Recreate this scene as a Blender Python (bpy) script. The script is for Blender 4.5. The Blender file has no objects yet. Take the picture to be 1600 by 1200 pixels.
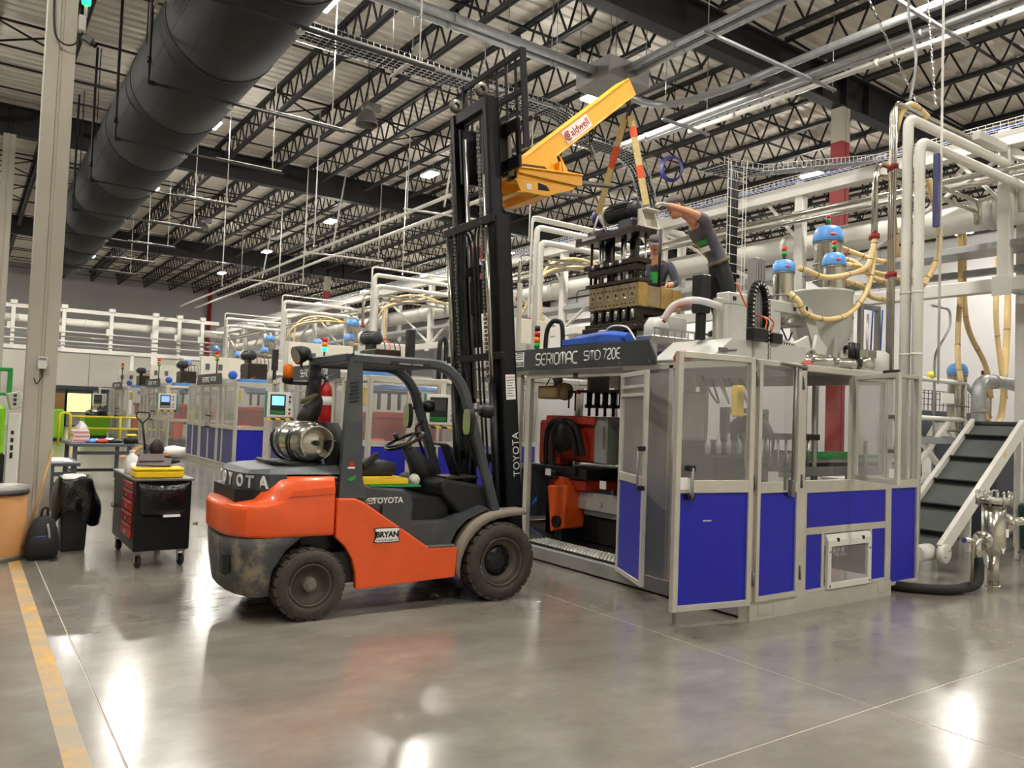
import bpy, bmesh, math, random
from mathutils import Vector, Matrix
R = math.radians
PI = math.pi
rnd = random.Random(7)
sc = bpy.context.scene
COL = sc.collection

# ---------------------------------------------------------------- camera, world, exposure
cam_d = bpy.data.cameras.new('camera')
cam_d.sensor_width = 36.0
cam_d.lens = 1226.0 / 1600.0 * 36.0
cam_d.clip_end = 200
cam = bpy.data.objects.new('camera', cam_d)
COL.objects.link(cam)
fw = Vector((0.57239, 0.81898, 0.04048)).normalized()
up0 = Vector((-0.05278, -0.01247, 0.99853))
rt = fw.cross(up0).normalized()
up0 = rt.cross(fw).normalized()
cam.matrix_world = Matrix(((rt.x, up0.x, -fw.x, 0.0), (rt.y, up0.y, -fw.y, 0.0), (rt.z, up0.z, -fw.z, 1.635), (0, 0, 0, 1)))
sc.camera = cam
w = bpy.data.worlds.new('world')
sc.world = w
w.use_nodes = True
w.node_tree.nodes['Background'].inputs[0].default_value = (0.9, 0.95, 1.0, 1)
w.node_tree.nodes['Background'].inputs[1].default_value = 0.05
sc.view_settings.view_transform = 'Standard'
sc.view_settings.look = 'None'
sc.view_settings.gamma = 1.0
sc.view_settings.use_curve_mapping = False
sc.view_settings.exposure = 0.12
sc.cycles.transparent_max_bounces = 40
LAMP = 560.0            # radiance of a high bay lens

# ---------------------------------------------------------------- materials
def lin(c):
    return tuple(((v / 255) / 12.92 if v <= 10 else ((v / 255 + 0.055) / 1.055) ** 2.4) for v in c)
MATS = {}
def mat(name, rgb, rough=0.5, metal=0.0, var=0.0, vscale=6.0, bump=0.0, bscale=40.0, spec=0.5, coat=0.0, dirt=None, dscale=3.0, damt=0.5):
    """a principled surface; var mottles the colour, dirt mixes a wear colour in patches, bump adds fine relief"""
    m = bpy.data.materials.new(name)
    m.use_nodes = True
    nt = m.node_tree
    b = nt.nodes['Principled BSDF']
    c = lin(rgb) + (1.0,)
    b.inputs['Base Color'].default_value = c
    b.inputs['Roughness'].default_value = rough
    b.inputs['Metallic'].default_value = metal
    b.inputs['Specular IOR Level'].default_value = spec
    b.inputs['Coat Weight'].default_value = coat
    if var or dirt or bump:
        tc = nt.nodes.new('ShaderNodeTexCoord')
    if var or dirt:
        n = nt.nodes.new('ShaderNodeTexNoise')
        n.inputs['Scale'].default_value = vscale
        n.inputs['Detail'].default_value = 6
        n.inputs['Roughness'].default_value = 0.6
        nt.links.new(tc.outputs['Object'], n.inputs['Vector'])
        r = nt.nodes.new('ShaderNodeValToRGB')
        r.color_ramp.elements[0].position = 0.3
        r.color_ramp.elements[1].position = 0.7
        r.color_ramp.elements[0].color = tuple(max(0, x * (1 - var)) for x in c[:3]) + (1,)
        r.color_ramp.elements[1].color = tuple(min(1, x * (1 + var)) for x in c[:3]) + (1,)
        nt.links.new(n.outputs['Fac'], r.inputs['Fac'])
        out = r.outputs['Color']
        if dirt:
            n2 = nt.nodes.new('ShaderNodeTexNoise')
            n2.inputs['Scale'].default_value = dscale
            n2.inputs['Detail'].default_value = 9
            n2.inputs['Roughness'].default_value = 0.7
            nt.links.new(tc.outputs['Object'], n2.inputs['Vector'])
            r2 = nt.nodes.new('ShaderNodeValToRGB')
            r2.color_ramp.elements[0].position = 0.52
            r2.color_ramp.elements[1].position = 0.66
            r2.color_ramp.elements[0].color = (0, 0, 0, 1)
            r2.color_ramp.elements[1].color = (damt, damt, damt, 1)
            nt.links.new(n2.outputs['Fac'], r2.inputs['Fac'])
            mx = nt.nodes.new('ShaderNodeMix')
            mx.data_type = 'RGBA'
            nt.links.new(r2.outputs['Color'], mx.inputs['Factor'])
            nt.links.new(out, mx.inputs['A'])
            mx.inputs['B'].default_value = lin(dirt) + (1,)
            out = mx.outputs['Result']
        nt.links.new(out, b.inputs['Base Color'])
    if bump:
        n3 = nt.nodes.new('ShaderNodeTexNoise')
        n3.inputs['Scale'].default_value = bscale
        n3.inputs['Detail'].default_value = 4
        nt.links.new(tc.outputs['Object'], n3.inputs['Vector'])
        bp = nt.nodes.new('ShaderNodeBump')
        bp.inputs['Strength'].default_value = bump
        bp.inputs['Distance'].default_value = 0.02
        nt.links.new(n3.outputs['Fac'], bp.inputs['Height'])
        nt.links.new(bp.outputs['Normal'], b.inputs['Normal'])
    MATS[name] = m
    return m
def glow(name, rgb, strength):
    m = bpy.data.materials.new(name)
    m.use_nodes = True
    b = m.node_tree.nodes['Principled BSDF']
    b.inputs['Base Color'].default_value = lin(rgb) + (1,)
    b.inputs['Emission Color'].default_value = lin(rgb) + (1,)
    b.inputs['Emission Strength'].default_value = strength
    MATS[name] = m
    return m
def clear(name, rgb, see=0.8, haze=0.25, rough=0.08):
    """thin clear sheet: mostly see-through, some reflection and a little milky haze"""
    m = bpy.data.materials.new(name)
    m.use_nodes = True
    nt = m.node_tree
    nt.nodes.remove(nt.nodes['Principled BSDF'])
    o = nt.nodes['Material Output']
    t = nt.nodes.new('ShaderNodeBsdfTransparent')
    t.inputs[0].default_value = (0.93, 0.93, 0.93, 1)
    d = nt.nodes.new('ShaderNodeBsdfDiffuse')
    d.inputs[0].default_value = lin(rgb) + (1,)
    g = nt.nodes.new('ShaderNodeBsdfGlossy')
    g.inputs['Roughness'].default_value = rough
    m1 = nt.nodes.new('ShaderNodeMixShader')
    m1.inputs[0].default_value = haze
    nt.links.new(t.outputs[0], m1.inputs[1]); nt.links.new(d.outputs[0], m1.inputs[2])
    f = nt.nodes.new('ShaderNodeFresnel')
    f.inputs['IOR'].default_value = 1.5
    m2 = nt.nodes.new('ShaderNodeMixShader')
    ge = nt.nodes.new('ShaderNodeNewGeometry')
    inv = nt.nodes.new('ShaderNodeMath'); inv.operation = 'SUBTRACT'; inv.inputs[0].default_value = 1.0
    mu = nt.nodes.new('ShaderNodeMath'); mu.operation = 'MULTIPLY'
    nt.links.new(ge.outputs['Backfacing'], inv.inputs[1])
    nt.links.new(f.outputs[0], mu.inputs[0]); nt.links.new(inv.outputs[0], mu.inputs[1])
    nt.links.new(mu.outputs[0], m2.inputs[0])
    nt.links.new(m1.outputs[0], m2.inputs[1]); nt.links.new(g.outputs[0], m2.inputs[2])
    nt.links.new(m2.outputs[0], o.inputs['Surface'])
    MATS[name] = m
    return m

mat('alu', (196, 192, 182), 0.42, 0.35, 0.10, 3.0)
mat('alu_dull', (150, 149, 146), 0.5, 0.3, 0.10, 2.0)
mat('blue', (20, 24, 168), 0.45, 0, 0.06, 2.0)
mat('blue_grey', (70, 74, 120), 0.5, 0, 0.06, 2.0)
clear('polycarb', (226, 224, 222), haze=0.10)
clear('film', (235, 235, 238), haze=0.55, rough=0.3)
mat('header_grey', (62, 64, 66), 0.45, 0.2, 0.06, 2.0)
mat('white_print', (225, 225, 222), 0.5)
mat('truck_orange', (232, 88, 30), 0.33, 0, 0.05, 5.0, coat=0.25, dirt=(176, 84, 46), dscale=3.2, damt=0.28)
mat('truck_grey', (62, 66, 71), 0.42, 0, 0.10, 5.0, dirt=(108, 104, 96), dscale=3.0, damt=0.35)
mat('skirt_grey', (72, 74, 76), 0.6, 0, 0.15, 6.0, dirt=(146, 132, 106), dscale=3.5, damt=0.85)
mat('fender_grey', (122, 112, 100), 0.75, 0, 0.12, 6.0)
mat('floor_board', (150, 142, 126), 0.85, 0, 0.15, 14.0)
mat('rubber', (62, 56, 50), 0.85, 0, 0.20, 12.0, bump=0.3)
mat('rubber_black', (24, 24, 25), 0.7, 0, 0.10, 10.0)
mat('rim_grey', (92, 84, 74), 0.6, 0.4, 0.25, 10.0)
mat('black', (20, 20, 21), 0.45, 0, 0.10, 6.0)
mat('black_metal', (26, 26, 28), 0.38, 0.5, 0.15, 6.0)
mat('black_steel', (30, 30, 31), 0.55, 0.3, 0.10, 5.0)
mat('roof_black', (26, 26, 28), 0.65, 0, 0.10, 1.0)
mat('duct_black', (31, 32, 34), 0.7, 0, 0.06, 0.8)
mat('steel', (176, 174, 170), 0.28, 0.9, 0.10, 6.0)
mat('steel_dull', (128, 127, 124), 0.45, 0.7, 0.12, 6.0)
mat('stainless', (200, 196, 186), 0.2, 0.95, 0.06, 4.0)
mat('galvanized', (176, 179, 180), 0.4, 0.55, 0.15, 9.0)
mat('fork_steel', (104, 98, 92), 0.5, 0.6, 0.15, 8.0)
mat('white_pipe', (222, 219, 210), 0.4, 0, 0.03, 2.0)
mat('rack_white', (216, 213, 206), 0.5, 0, 0.05, 2.0)
mat('beige', (206, 201, 186), 0.5, 0, 0.05, 2.0)
mat('machine_grey', (190, 190, 184), 0.45, 0.1, 0.06, 2.0)
mat('jib_yellow', (246, 176, 36), 0.4, 0, 0.06, 4.0, dirt=(196, 128, 40), dscale=4.0, damt=0.5)
mat('clamp_red', (170, 46, 22), 0.45, 0, 0.10, 3.0)
mat('clamp_orange', (232, 92, 34), 0.45, 0, 0.08, 3.0)
mat('oily', (52, 44, 34), 0.35, 0.5, 0.35, 9.0)
mat('mold_steel', (156, 138, 104), 0.42, 0.55, 0.22, 9.0)
mat('mold_bronze', (176, 142, 84), 0.42, 0.5, 0.25, 7.0)
mat('motor_dark', (48, 50, 56), 0.4, 0.2)
mat('motor_blue', (34, 34, 92), 0.4)
mat('cap_blue', (92, 156, 226), 0.35, 0, 0.03)
mat('valve_blue', (40, 92, 190), 0.4)
mat('hose_cream', (226, 198, 142), 0.5, 0, 0.06, 9.0)
mat('red', (190, 30, 30), 0.4)
mat('brick_red', (140, 28, 30), 0.55, 0, 0.08, 2.0)
mat('green_lamp', (30, 150, 90), 0.3)
mat('amber', (240, 120, 20), 0.25)
mat('yellow', (238, 200, 24), 0.45, 0, 0.05)
mat('safety_yellow', (226, 206, 60), 0.5)
mat('lime', (126, 192, 24), 0.45)
mat('green', (34, 150, 66), 0.45)
mat('dark_green', (14, 60, 54), 0.5)
mat('teal', (40, 122, 112), 0.45)
mat('panel_white', (214, 213, 206), 0.5, 0, 0.03)
mat('paper', (240, 238, 234), 0.7)
mat('kraft', (172, 122, 70), 0.7, 0, 0.06, 4.0, bump=0.1)
mat('cardboard', (222, 206, 196), 0.8, 0, 0.05)
mat('pink_print', (206, 120, 130), 0.7)
mat('wood', (176, 136, 84), 0.7, 0, 0.15, 9.0)
mat('bag_plastic', (14, 14, 15), 0.22, 0, 0.0, bump=0.9, bscale=9.0)
mat('nylon', (26, 27, 30), 0.75, 0, 0.15, 20.0, bump=0.3, bscale=120)
mat('strap_tan', (190, 168, 116), 0.8, 0, 0.18, 20.0)
mat('strap_orange', (206, 84, 40), 0.8, 0, 0.1, 20.0)
mat('skin', (196, 138, 108), 0.55, 0, 0.05)
mat('shirt_grey', (86, 84, 92), 0.85, 0, 0.12, 9.0, bump=0.2, bscale=15)
mat('shirt_dark', (66, 68, 78), 0.85, 0, 0.12, 9.0, bump=0.2, bscale=15)
mat('trousers', (26, 27, 30), 0.85, 0, 0.15, 9.0, bump=0.3, bscale=15)
mat('belt_olive', (104, 96, 62), 0.7)
mat('cap_cloth', (98, 88, 92), 0.85)
mat('boot', (34, 28, 25), 0.6, 0, 0.15)
mat('glove', (206, 204, 196), 0.8)
mat('hair', (50, 36, 28), 0.8)
mat('concrete', (176, 170, 156), 0.75, 0, 0.05, 1.6, bump=0.08, bscale=14)
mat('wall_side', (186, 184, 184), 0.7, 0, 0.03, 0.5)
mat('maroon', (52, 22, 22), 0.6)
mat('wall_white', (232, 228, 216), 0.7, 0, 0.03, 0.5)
mat('wall_grey', (150, 149, 148), 0.75, 0, 0.04, 0.5)
mat('conveyor_belt', (78, 84, 80), 0.6, 0, 0.10, 9.0)
mat('roof_white', (222, 216, 204), 0.75, 0, 0.05, 0.7, bump=0.5, bscale=1.6)
mat('line_paint', (196, 150, 60), 0.5, 0, 0.15, 9.0, dirt=(152, 144, 130), dscale=3.0, damt=0.95)
MATS['line_paint'].node_tree.nodes['Color Ramp.001'].color_ramp.elements[0].position = 0.36
MATS['line_paint'].node_tree.nodes['Color Ramp.001'].color_ramp.elements[1].position = 0.60
mat('joint_fill', (184, 175, 158), 0.6)
mat('bench_grey', (74, 80, 90), 0.45)
glow('lens', (255, 250, 240), LAMP)
glow('screen_cyan', (120, 206, 246), 1.3)
glow('screen_blue', (120, 150, 245), 1.2)
glow('green_glow', (30, 255, 130), 3.0)
glow('window_glow', (245, 240, 150), 1.2)
glow('tube_glow', (225, 236, 255), 6.0)

# polished concrete: mottled grey, glossy, cloudy wear
def concrete_floor():
    m = mat('floor_concrete', (142, 137, 128), 0.3, 0, 0.0)
    nt = m.node_tree
    b = nt.nodes['Principled BSDF']
    g = nt.nodes.new('ShaderNodeNewGeometry')
    def noise(s, d, ro, stretch=None):
        n = nt.nodes.new('ShaderNodeTexNoise')
        n.inputs['Scale'].default_value = s
        n.inputs['Detail'].default_value = d
        n.inputs['Roughness'].default_value = ro
        if stretch:
            mp = nt.nodes.new('ShaderNodeMapping')
            mp.inputs['Scale'].default_value = stretch
            mp.inputs['Rotation'].default_value = (0, 0, R(35))
            nt.links.new(g.outputs['Position'], mp.inputs['Vector'])
            nt.links.new(mp.outputs['Vector'], n.inputs['Vector'])
        else:
            nt.links.new(g.outputs['Position'], n.inputs['Vector'])
        return n
    a = noise(0.55, 8, 0.62)
    c = noise(2.2, 9, 0.7, (0.8, 1.5, 1))
    mx = nt.nodes.new('ShaderNodeMix'); mx.data_type = 'FLOAT'
    mx.inputs['Factor'].default_value = 0.4
    nt.links.new(a.outputs['Fac'], mx.inputs[2]); nt.links.new(c.outputs['Fac'], mx.inputs[3])
    r = nt.nodes.new('ShaderNodeValToRGB')
    e = r.color_ramp.elements
    e[0].position = 0.34; e[0].color = lin((108, 103, 96)) + (1,)
    e[1].position = 0.68; e[1].color = lin((150, 144, 134)) + (1,)
    x = e.new(0.52); x.color = lin((130, 124, 115)) + (1,)
    nt.links.new(mx.outputs[0], r.inputs['Fac'])
    nt.links.new(r.outputs['Color'], b.inputs['Base Color'])
    rr = nt.nodes.new('ShaderNodeMapRange')
    rr.inputs['From Min'].default_value = 0.3; rr.inputs['From Max'].default_value = 0.7
    rr.inputs['To Min'].default_value = 0.16; rr.inputs['To Max'].default_value = 0.26
    nt.links.new(c.outputs['Fac'], rr.inputs['Value'])
    nt.links.new(rr.outputs[0], b.inputs['Roughness'])
    b.inputs['Coat Weight'].default_value = 0.4
    b.inputs['Coat Roughness'].default_value = 0.17
    n3 = noise(22, 3, 0.6)
    bp = nt.nodes.new('ShaderNodeBump')
    bp.inputs['Strength'].default_value = 0.05; bp.inputs['Distance'].default_value = 0.01
    nt.links.new(n3.outputs['Fac'], bp.inputs['Height'])
    nt.links.new(bp.outputs['Normal'], b.inputs['Normal'])
concrete_floor()

# black and yellow hazard stripe
def hazard():
    m = mat('hazard', (230, 190, 40), 0.5)
    nt = m.node_tree
    tc = nt.nodes.new('ShaderNodeTexCoord')
    wv = nt.nodes.new('ShaderNodeTexWave')
    wv.bands_direction = 'DIAGONAL'
    wv.inputs['Scale'].default_value = 2.6
    r = nt.nodes.new('ShaderNodeValToRGB'); r.color_ramp.interpolation = 'CONSTANT'
    r.color_ramp.elements[0].color = (0.01, 0.01, 0.01, 1)
    r.color_ramp.elements[1].position = 0.5; r.color_ramp.elements[1].color = lin((230, 190, 40)) + (1,)
    nt.links.new(tc.outputs['Object'], wv.inputs['Vector'])
    nt.links.new(wv.outputs['Fac'], r.inputs['Fac'])
    nt.links.new(r.outputs['Color'], nt.nodes['Principled BSDF'].inputs['Base Color'])
hazard()

# ---------------------------------------------------------------- mesh builder
def fillet(pts, r, n=5):
    """round the inner corners of a polyline"""
    pts = [Vector(p) for p in pts]
    out = [pts[0]]
    for i in range(1, len(pts) - 1):
        a, b, c = pts[i - 1], pts[i], pts[i + 1]
        u, v = (a - b), (c - b)
        q = min(r, u.length * 0.48, v.length * 0.48)
        p0, p1 = b + u.normalized() * q, b + v.normalized() * q
        for k in range(n + 1):
            t = k / n
            out.append((1 - t) ** 2 * p0 + 2 * t * (1 - t) * b + t * t * p1)
    out.append(pts[-1])
    return out
def spline(pts, n=8):
    """smooth curve through the points"""
    P = [Vector(p) for p in pts]
    P = [P[0] * 2 - P[1]] + P + [P[-1] * 2 - P[-2]]
    out = []
    for i in range(1, len(P) - 2):
        a, b, c, d = P[i - 1], P[i], P[i + 1], P[i + 2]
        for k in range(n):
            t = k / n
            out.append(0.5 * ((2 * b) + (c - a) * t + (2 * a - 5 * b + 4 * c - d) * t * t + (3 * b - a - 3 * c + d) * t ** 3))
    out.append(P[-2])
    return out
class MB:
    def __init__(s):
        s.v, s.f, s.m, s.sm = [], [], [], []
    def add(s, vs, fs, mi=0, sm=False):
        o = len(s.v)
        s.v += [tuple(p) for p in vs]
        for f in fs:
            s.f.append([o + i for i in f]); s.m.append(mi); s.sm.append(sm)
        return s
    def obox(s, c, ax, b=0.0, mi=0):
        """box about c with three half-axis vectors, edges chamfered by b"""
        c = Vector(c)
        ax = [Vector(a) for a in ax]
        L = [max(a.length, 1e-6) for a in ax]
        if b <= 0 or min(L) <= b:
            vs = [c + ax[0] * i + ax[1] * j + ax[2] * k for k in (-1, 1) for j in (-1, 1) for i in (-1, 1)]
            return s.add(vs, [(0, 2, 3, 1), (4, 5, 7, 6), (0, 1, 5, 4), (2, 6, 7, 3), (0, 4, 6, 2), (1, 3, 7, 5)], mi)
        vs, idx = [], {}
        for i in (-1, 1):
            for j in (-1, 1):
                for k in (-1, 1):
                    for n in range(3):
                        sg = [i, j, k]
                        p = c.copy()
                        for q in range(3):
                            p += ax[q] * sg[q] * (1 if q == n else 1 - b / L[q])
                        idx[(i, j, k, n)] = len(vs); vs.append(p)
        fs = []
        for n in range(3):
            o1, o2 = [q for q in range(3) if q != n]
            for sg in (-1, 1):
                f = []
                for a, bb in ((-1, -1), (1, -1), (1, 1), (-1, 1)):
                    t = [0, 0, 0]; t[n] = sg; t[o1] = a; t[o2] = bb
                    f.append(idx[(t[0], t[1], t[2], n)])
                fs.append(f)
            for a in (-1, 1):
                for bb in (-1, 1):
                    t = [0, 0, 0]; t[o1] = a; t[o2] = bb
                    t[n] = -1; p = tuple(t); t[n] = 1; q = tuple(t)
                    fs.append((idx[p + (o1,)], idx[q + (o1,)], idx[q + (o2,)], idx[p + (o2,)]))
        for i in (-1, 1):
            for j in (-1, 1):
                for k in (-1, 1):
                    fs.append(tuple(idx[(i, j, k, n)] for n in range(3)))
        return s.add(vs, fs, mi)
    def box(s, x0, y0, z0, x1, y1, z1, b=0.0, mi=0):
        return s.obox(((x0 + x1) / 2, (y0 + y1) / 2, (z0 + z1) / 2),
                      (((x1 - x0) / 2, 0, 0), (0, (y1 - y0) / 2, 0), (0, 0, (z1 - z0) / 2)), b, mi)
    def beam(s, p0, p1, w, h, b=0.0, mi=0, up=(0, 0, 1)):
        """bar from p0 to p1, w across and h high"""
        p0, p1 = Vector(p0), Vector(p1)
        d = p1 - p0
        u = Vector(up)
        if d.normalized().cross(u).length < 0.05:
            u = Vector((1, 0, 0))
        sd = d.cross(u).normalized()
        u = sd.cross(d).normalized()
        return s.obox((p0 + p1) / 2, (d / 2, sd * w / 2, u * h / 2), b, mi)
    def tube(s, pts, r, n=8, mi=0, caps=True, flat=1.0):
        pts = [Vector(p) for p in pts]
        rs = r if isinstance(r, (list, tuple)) else [r] * len(pts)
        t = [(pts[min(i + 1, len(pts) - 1)] - pts[max(i - 1, 0)]).normalized() for i in range(len(pts))]
        u = Vector((0, 0, 1)) if abs(t[0].z) < 0.9 else Vector((1, 0, 0))
        vs, fs = [], []
        for i, p in enumerate(pts):
            u = (u - t[i] * u.dot(t[i]))
            u = u.normalized() if u.length > 1e-5 else t[i].orthogonal().normalized()
            w_ = t[i].cross(u)
            for k in range(n):
                a = 2 * PI * k / n
                vs.append(p + (u * math.cos(a) * flat + w_ * math.sin(a)) * rs[i])
        for i in range(len(pts) - 1):
            for k in range(n):
                fs.append((i * n + k, i * n + (k + 1) % n, (i + 1) * n + (k + 1) % n, (i + 1) * n + k))
        s.add(vs, fs, mi, n > 4)
        if caps:
            o = (len(pts) - 1) * n
            s.add(vs[:n], [tuple(range(n - 1, -1, -1))], mi)
            s.add(vs[o:], [tuple(range(n))], mi)
        return s
    def cyl(s, p0, p1, r, r2=None, n=16, mi=0, caps=True):
        return s.tube([p0, p1], [r, r if r2 is None else r2], n, mi, caps)
    def lathe(s, prof, o=(0, 0, 0), ax=(0, 0, 1), n=24, mi=0, flat=False):
        """turn a profile of (radius, height) about the axis through o"""
        ax = Vector(ax).normalized()
        u = ax.orthogonal().normalized(); w_ = ax.cross(u); o = Vector(o)
        vs, fs = [], []
        for r, h in prof:
            for k in range(n):
                a = 2 * PI * k / n
                vs.append(o + ax * h + (u * math.cos(a) + w_ * math.sin(a)) * max(r, 1e-4))
        for i in range(len(prof) - 1):
            for k in range(n):
                fs.append((i * n + k, i * n + (k + 1) % n, (i + 1) * n + (k + 1) % n, (i + 1) * n + k))
        return s.add(vs, fs, mi, not flat)
    def prism(s, poly, axis, a, b, mi=0, holes=None):
        """extrude a 2-D outline along an axis: x: (y,z)  y: (x,z)  z: (x,y)"""
        def P(p, t):
            return (t, p[0], p[1]) if axis == 'x' else ((p[0], t, p[1]) if axis == 'y' else (p[0], p[1], t))
        n = len(poly)
        vs = [P(p, a) for p in poly] + [P(p, b) for p in poly]
        fs = [tuple(range(n - 1, -1, -1)), tuple(range(n, 2 * n))]
        fs += [(i, (i + 1) % n, n + (i + 1) % n, n + i) for i in range(n)]
        return s.add(vs, fs, mi)
    def loft(s, rings, mi=0, sm=True, caps=True):
        n = len(rings[0])
        vs = [p for r in rings for p in r]
        fs = [(i * n + k, i * n + (k + 1) % n, (i + 1) * n + (k + 1) % n, (i + 1) * n + k) for i in range(len(rings) - 1) for k in range(n)]
        s.add(vs, fs, mi, sm)
        if caps:
            s.add(rings[0], [tuple(range(n - 1, -1, -1))], mi)
            s.add(rings[-1], [tuple(range(n))], mi)
        return s
    def frame(s, x0, z0, x1, z1, y0, y1, t, b=0.003, mi=0):
        """rectangular frame standing in the xz plane"""
        s.box(x0, y0, z0, x0 + t, y1, z1, b, mi); s.box(x1 - t, y0, z0, x1, y1, z1, b, mi)
        s.box(x0 + t, y0, z0, x1 - t, y1, z0 + t, b, mi); s.box(x0 + t, y0, z1 - t, x1 - t, y1, z1, b, mi)
        return s
    def xf(s, M):
        s.v = [tuple(M @ Vector(p)) for p in s.v]
        return s
    def mesh(s, name, mats, off=(0, 0, 0)):
        me = bpy.data.meshes.new(name)
        me.from_pydata([(p[0] - off[0], p[1] - off[1], p[2] - off[2]) for p in s.v], [], s.f)
        for m in (mats if isinstance(mats, (list, tuple)) else [mats]):
            me.materials.append(MATS[m])
        me.polygons.foreach_set('material_index', s.m)
        me.polygons.foreach_set('use_smooth', s.sm)
        bm = bmesh.new(); bm.from_mesh(me)
        bmesh.ops.remove_doubles(bm, verts=bm.verts, dist=1e-5)
        bmesh.ops.recalc_face_normals(bm, faces=bm.faces)
        bm.to_mesh(me); bm.free()
        return me
    def build(s, name, mats, parent=None):
        """link as ONE mesh object; coordinates are the parent's own, or the world's when it has none"""
        if parent is None:
            xs, ys, zs = zip(*s.v)
            off = ((min(xs) + max(xs)) / 2, (min(ys) + max(ys)) / 2, min(zs))
        else:
            off = tuple(parent.get('_org', (0, 0, 0)))
        o = bpy.data.objects.new(name, s.mesh(name, mats, off))
        if parent is None:
            o.location = off
            o['_org'] = off
        else:
            o.parent = parent
            o['_org'] = off
        COL.objects.link(o)
        return o
def tag(o, label=None, cat=None, group=None, kind=None):
    if label: o['label'] = label
    if cat: o['category'] = cat
    if group: o['group'] = group
    if kind: o['kind'] = kind
    return o
def thing(name, label, cat, loc=None, rz=0.0, group=None, world=True):
    """an Empty at the thing's base; with world=True its parts are written in world coordinates"""
    o = bpy.data.objects.new(name, None)
    o.empty_display_size = 0.1
    if loc: o.location = loc
    o.rotation_euler = (0, 0, rz)
    o['_org'] = tuple(loc) if (loc and world) else (0, 0, 0)
    COL.objects.link(o)
    return tag(o, label, cat, group)
def kids(o):
    return [c for c in bpy.data.objects if c.parent == o]
CHILD = {}
def index_children():
    CHILD.clear()
    for c in bpy.data.objects:
        if c.parent: CHILD.setdefault(c.parent.name, []).append(c)
def dup(o, loc=None, rz=None, label=None, group=None, parent=None):
    """a copy of a thing with copies of its parts and sub-parts"""
    c = o.copy(); COL.objects.link(c)
    if parent: c.parent = parent
    if loc is not None: c.location = loc
    if rz is not None: c.rotation_euler = (0, 0, rz)
    if label: c['label'] = label
    if group: c['group'] = group
    for ch in CHILD.get(o.name, []): dup(ch, parent=c)
    return c
def text(body, name, m, parent, size, M, depth=0.002, bold=0.0):
    """flat lettering placed by matrix M in the parent's own coordinates"""
    cu = bpy.data.curves.new(name, 'FONT')
    cu.body = body; cu.size = size; cu.extrude = depth; cu.align_x = 'CENTER'; cu.align_y = 'CENTER'; cu.offset = bold
    cu.resolution_u = 3
    t = bpy.data.objects.new('tmp', cu)
    COL.objects.link(t)
    me = bpy.data.meshes.new_from_object(t.evaluated_get(bpy.context.evaluated_depsgraph_get()))
    bpy.data.objects.remove(t)
    me.name = name
    me.materials.clear(); me.materials.append(MATS[m])
    me.transform(M)
    o = bpy.data.objects.new(name, me); COL.objects.link(o)
    off = tuple(parent.get('_org', (0, 0, 0))); me.transform(Matrix.Translation((-off[0], -off[1], -off[2])))
    o.parent = parent; o['_org'] = off
    return o
def facing(c, nx, ny, roll=0.0):
    """matrix: text at c, reading horizontally on a wall whose outward normal is (nx, ny, 0)"""
    n = Vector((nx, ny, 0)).normalized(); z = Vector((0, 0, 1)); x = z.cross(n)
    M = Matrix(((x.x, z.x, n.x, c[0]), (x.y, z.y, n.y, c[1]), (x.z, z.z, n.z, c[2]), (0, 0, 0, 1)))
    return M @ Matrix.Rotation(roll, 4, 'Z')
def circ(cx, cy, r, n=24, a0=0, a1=2 * PI):
    return [(cx + r * math.cos(a0 + (a1 - a0) * i / n), cy + r * math.sin(a0 + (a1 - a0) * i / n)) for i in range(n + (a1 - a0 < 6.28))]
# ---------------------------------------------------------------- the setting
X0, X1, Y0, Y1, ZR = -14.55, 31.17, -8.85, 55.92, 9.83
def struct(mb, name, m, parent=None):
    o = mb.build(name, m, parent)
    o['kind'] = 'structure'
    return o
floor = struct(MB().box(X0, Y0, -0.2, X1, Y1, -0.002), 'floor', 'joint_fill')
slab = None
for i in range(-1, 8):
    for j in range(-2, 13):
        x, y = 0.69 + 3.81 * i, 6.39 + 3.81 * j
        if slab is None:
            slab = MB().box(-1.9015, -1.9015, -0.05, 1.9015, 1.9015, 0.0, 0.002).mesh('slab', 'floor_concrete')
        o = bpy.data.objects.new('slab', slab)
        o.parent = floor; o.location = (x + 1.905 - floor.location.x, y + 1.905 - floor.location.y, -floor.location.z)
        COL.objects.link(o)
# slabs beyond the aisle, cast in wider pours
for a, b, c, d in ((X0, Y0, -3.125, Y1), (-3.115, Y0, X1, -1.235)):
    MB().box(a, b, -0.05, c, d, 0.0, 0.004).build('slab', 'floor_concrete', floor)
MB().box(0.457, 1.0, 0.0, 0.562, 20.5, 0.002).build('painted_line', 'line_paint', floor)

struct(MB().box(X0, Y1, 0, X1, Y1 + 0.25, 10.2), 'wall_far', 'wall_white')
wf = bpy.data.objects['wall_far']
MB().box(X0, Y1 - 0.015, 4.55, X1, Y1, 10.0).build('upper_band', 'wall_grey', wf)
for k in range(7):
    MB().box(X0 + 7 * k, Y1 - 0.022, 0, X0 + 7 * k + 0.03, Y1, 10.0).build('panel_joint', 'wall_grey', wf)
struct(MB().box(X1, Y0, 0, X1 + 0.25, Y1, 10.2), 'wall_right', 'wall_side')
struct(MB().box(X0 - 0.25, Y0, 0, X0, Y1, 10.2), 'wall_left', 'wall_white')
struct(MB().box(X0, Y0 - 0.25, 0, X1, Y0, 10.2), 'wall_near', 'wall_white')
# conduit run and joints on the right wall
wr = bpy.data.objects['wall_right']
for y in (10.5, 18.0, 25.5):
    MB().box(X1 - 0.01, y, 0, X1, y + 0.03, 10).build('panel_joint', 'wall_grey', wr)

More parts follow.
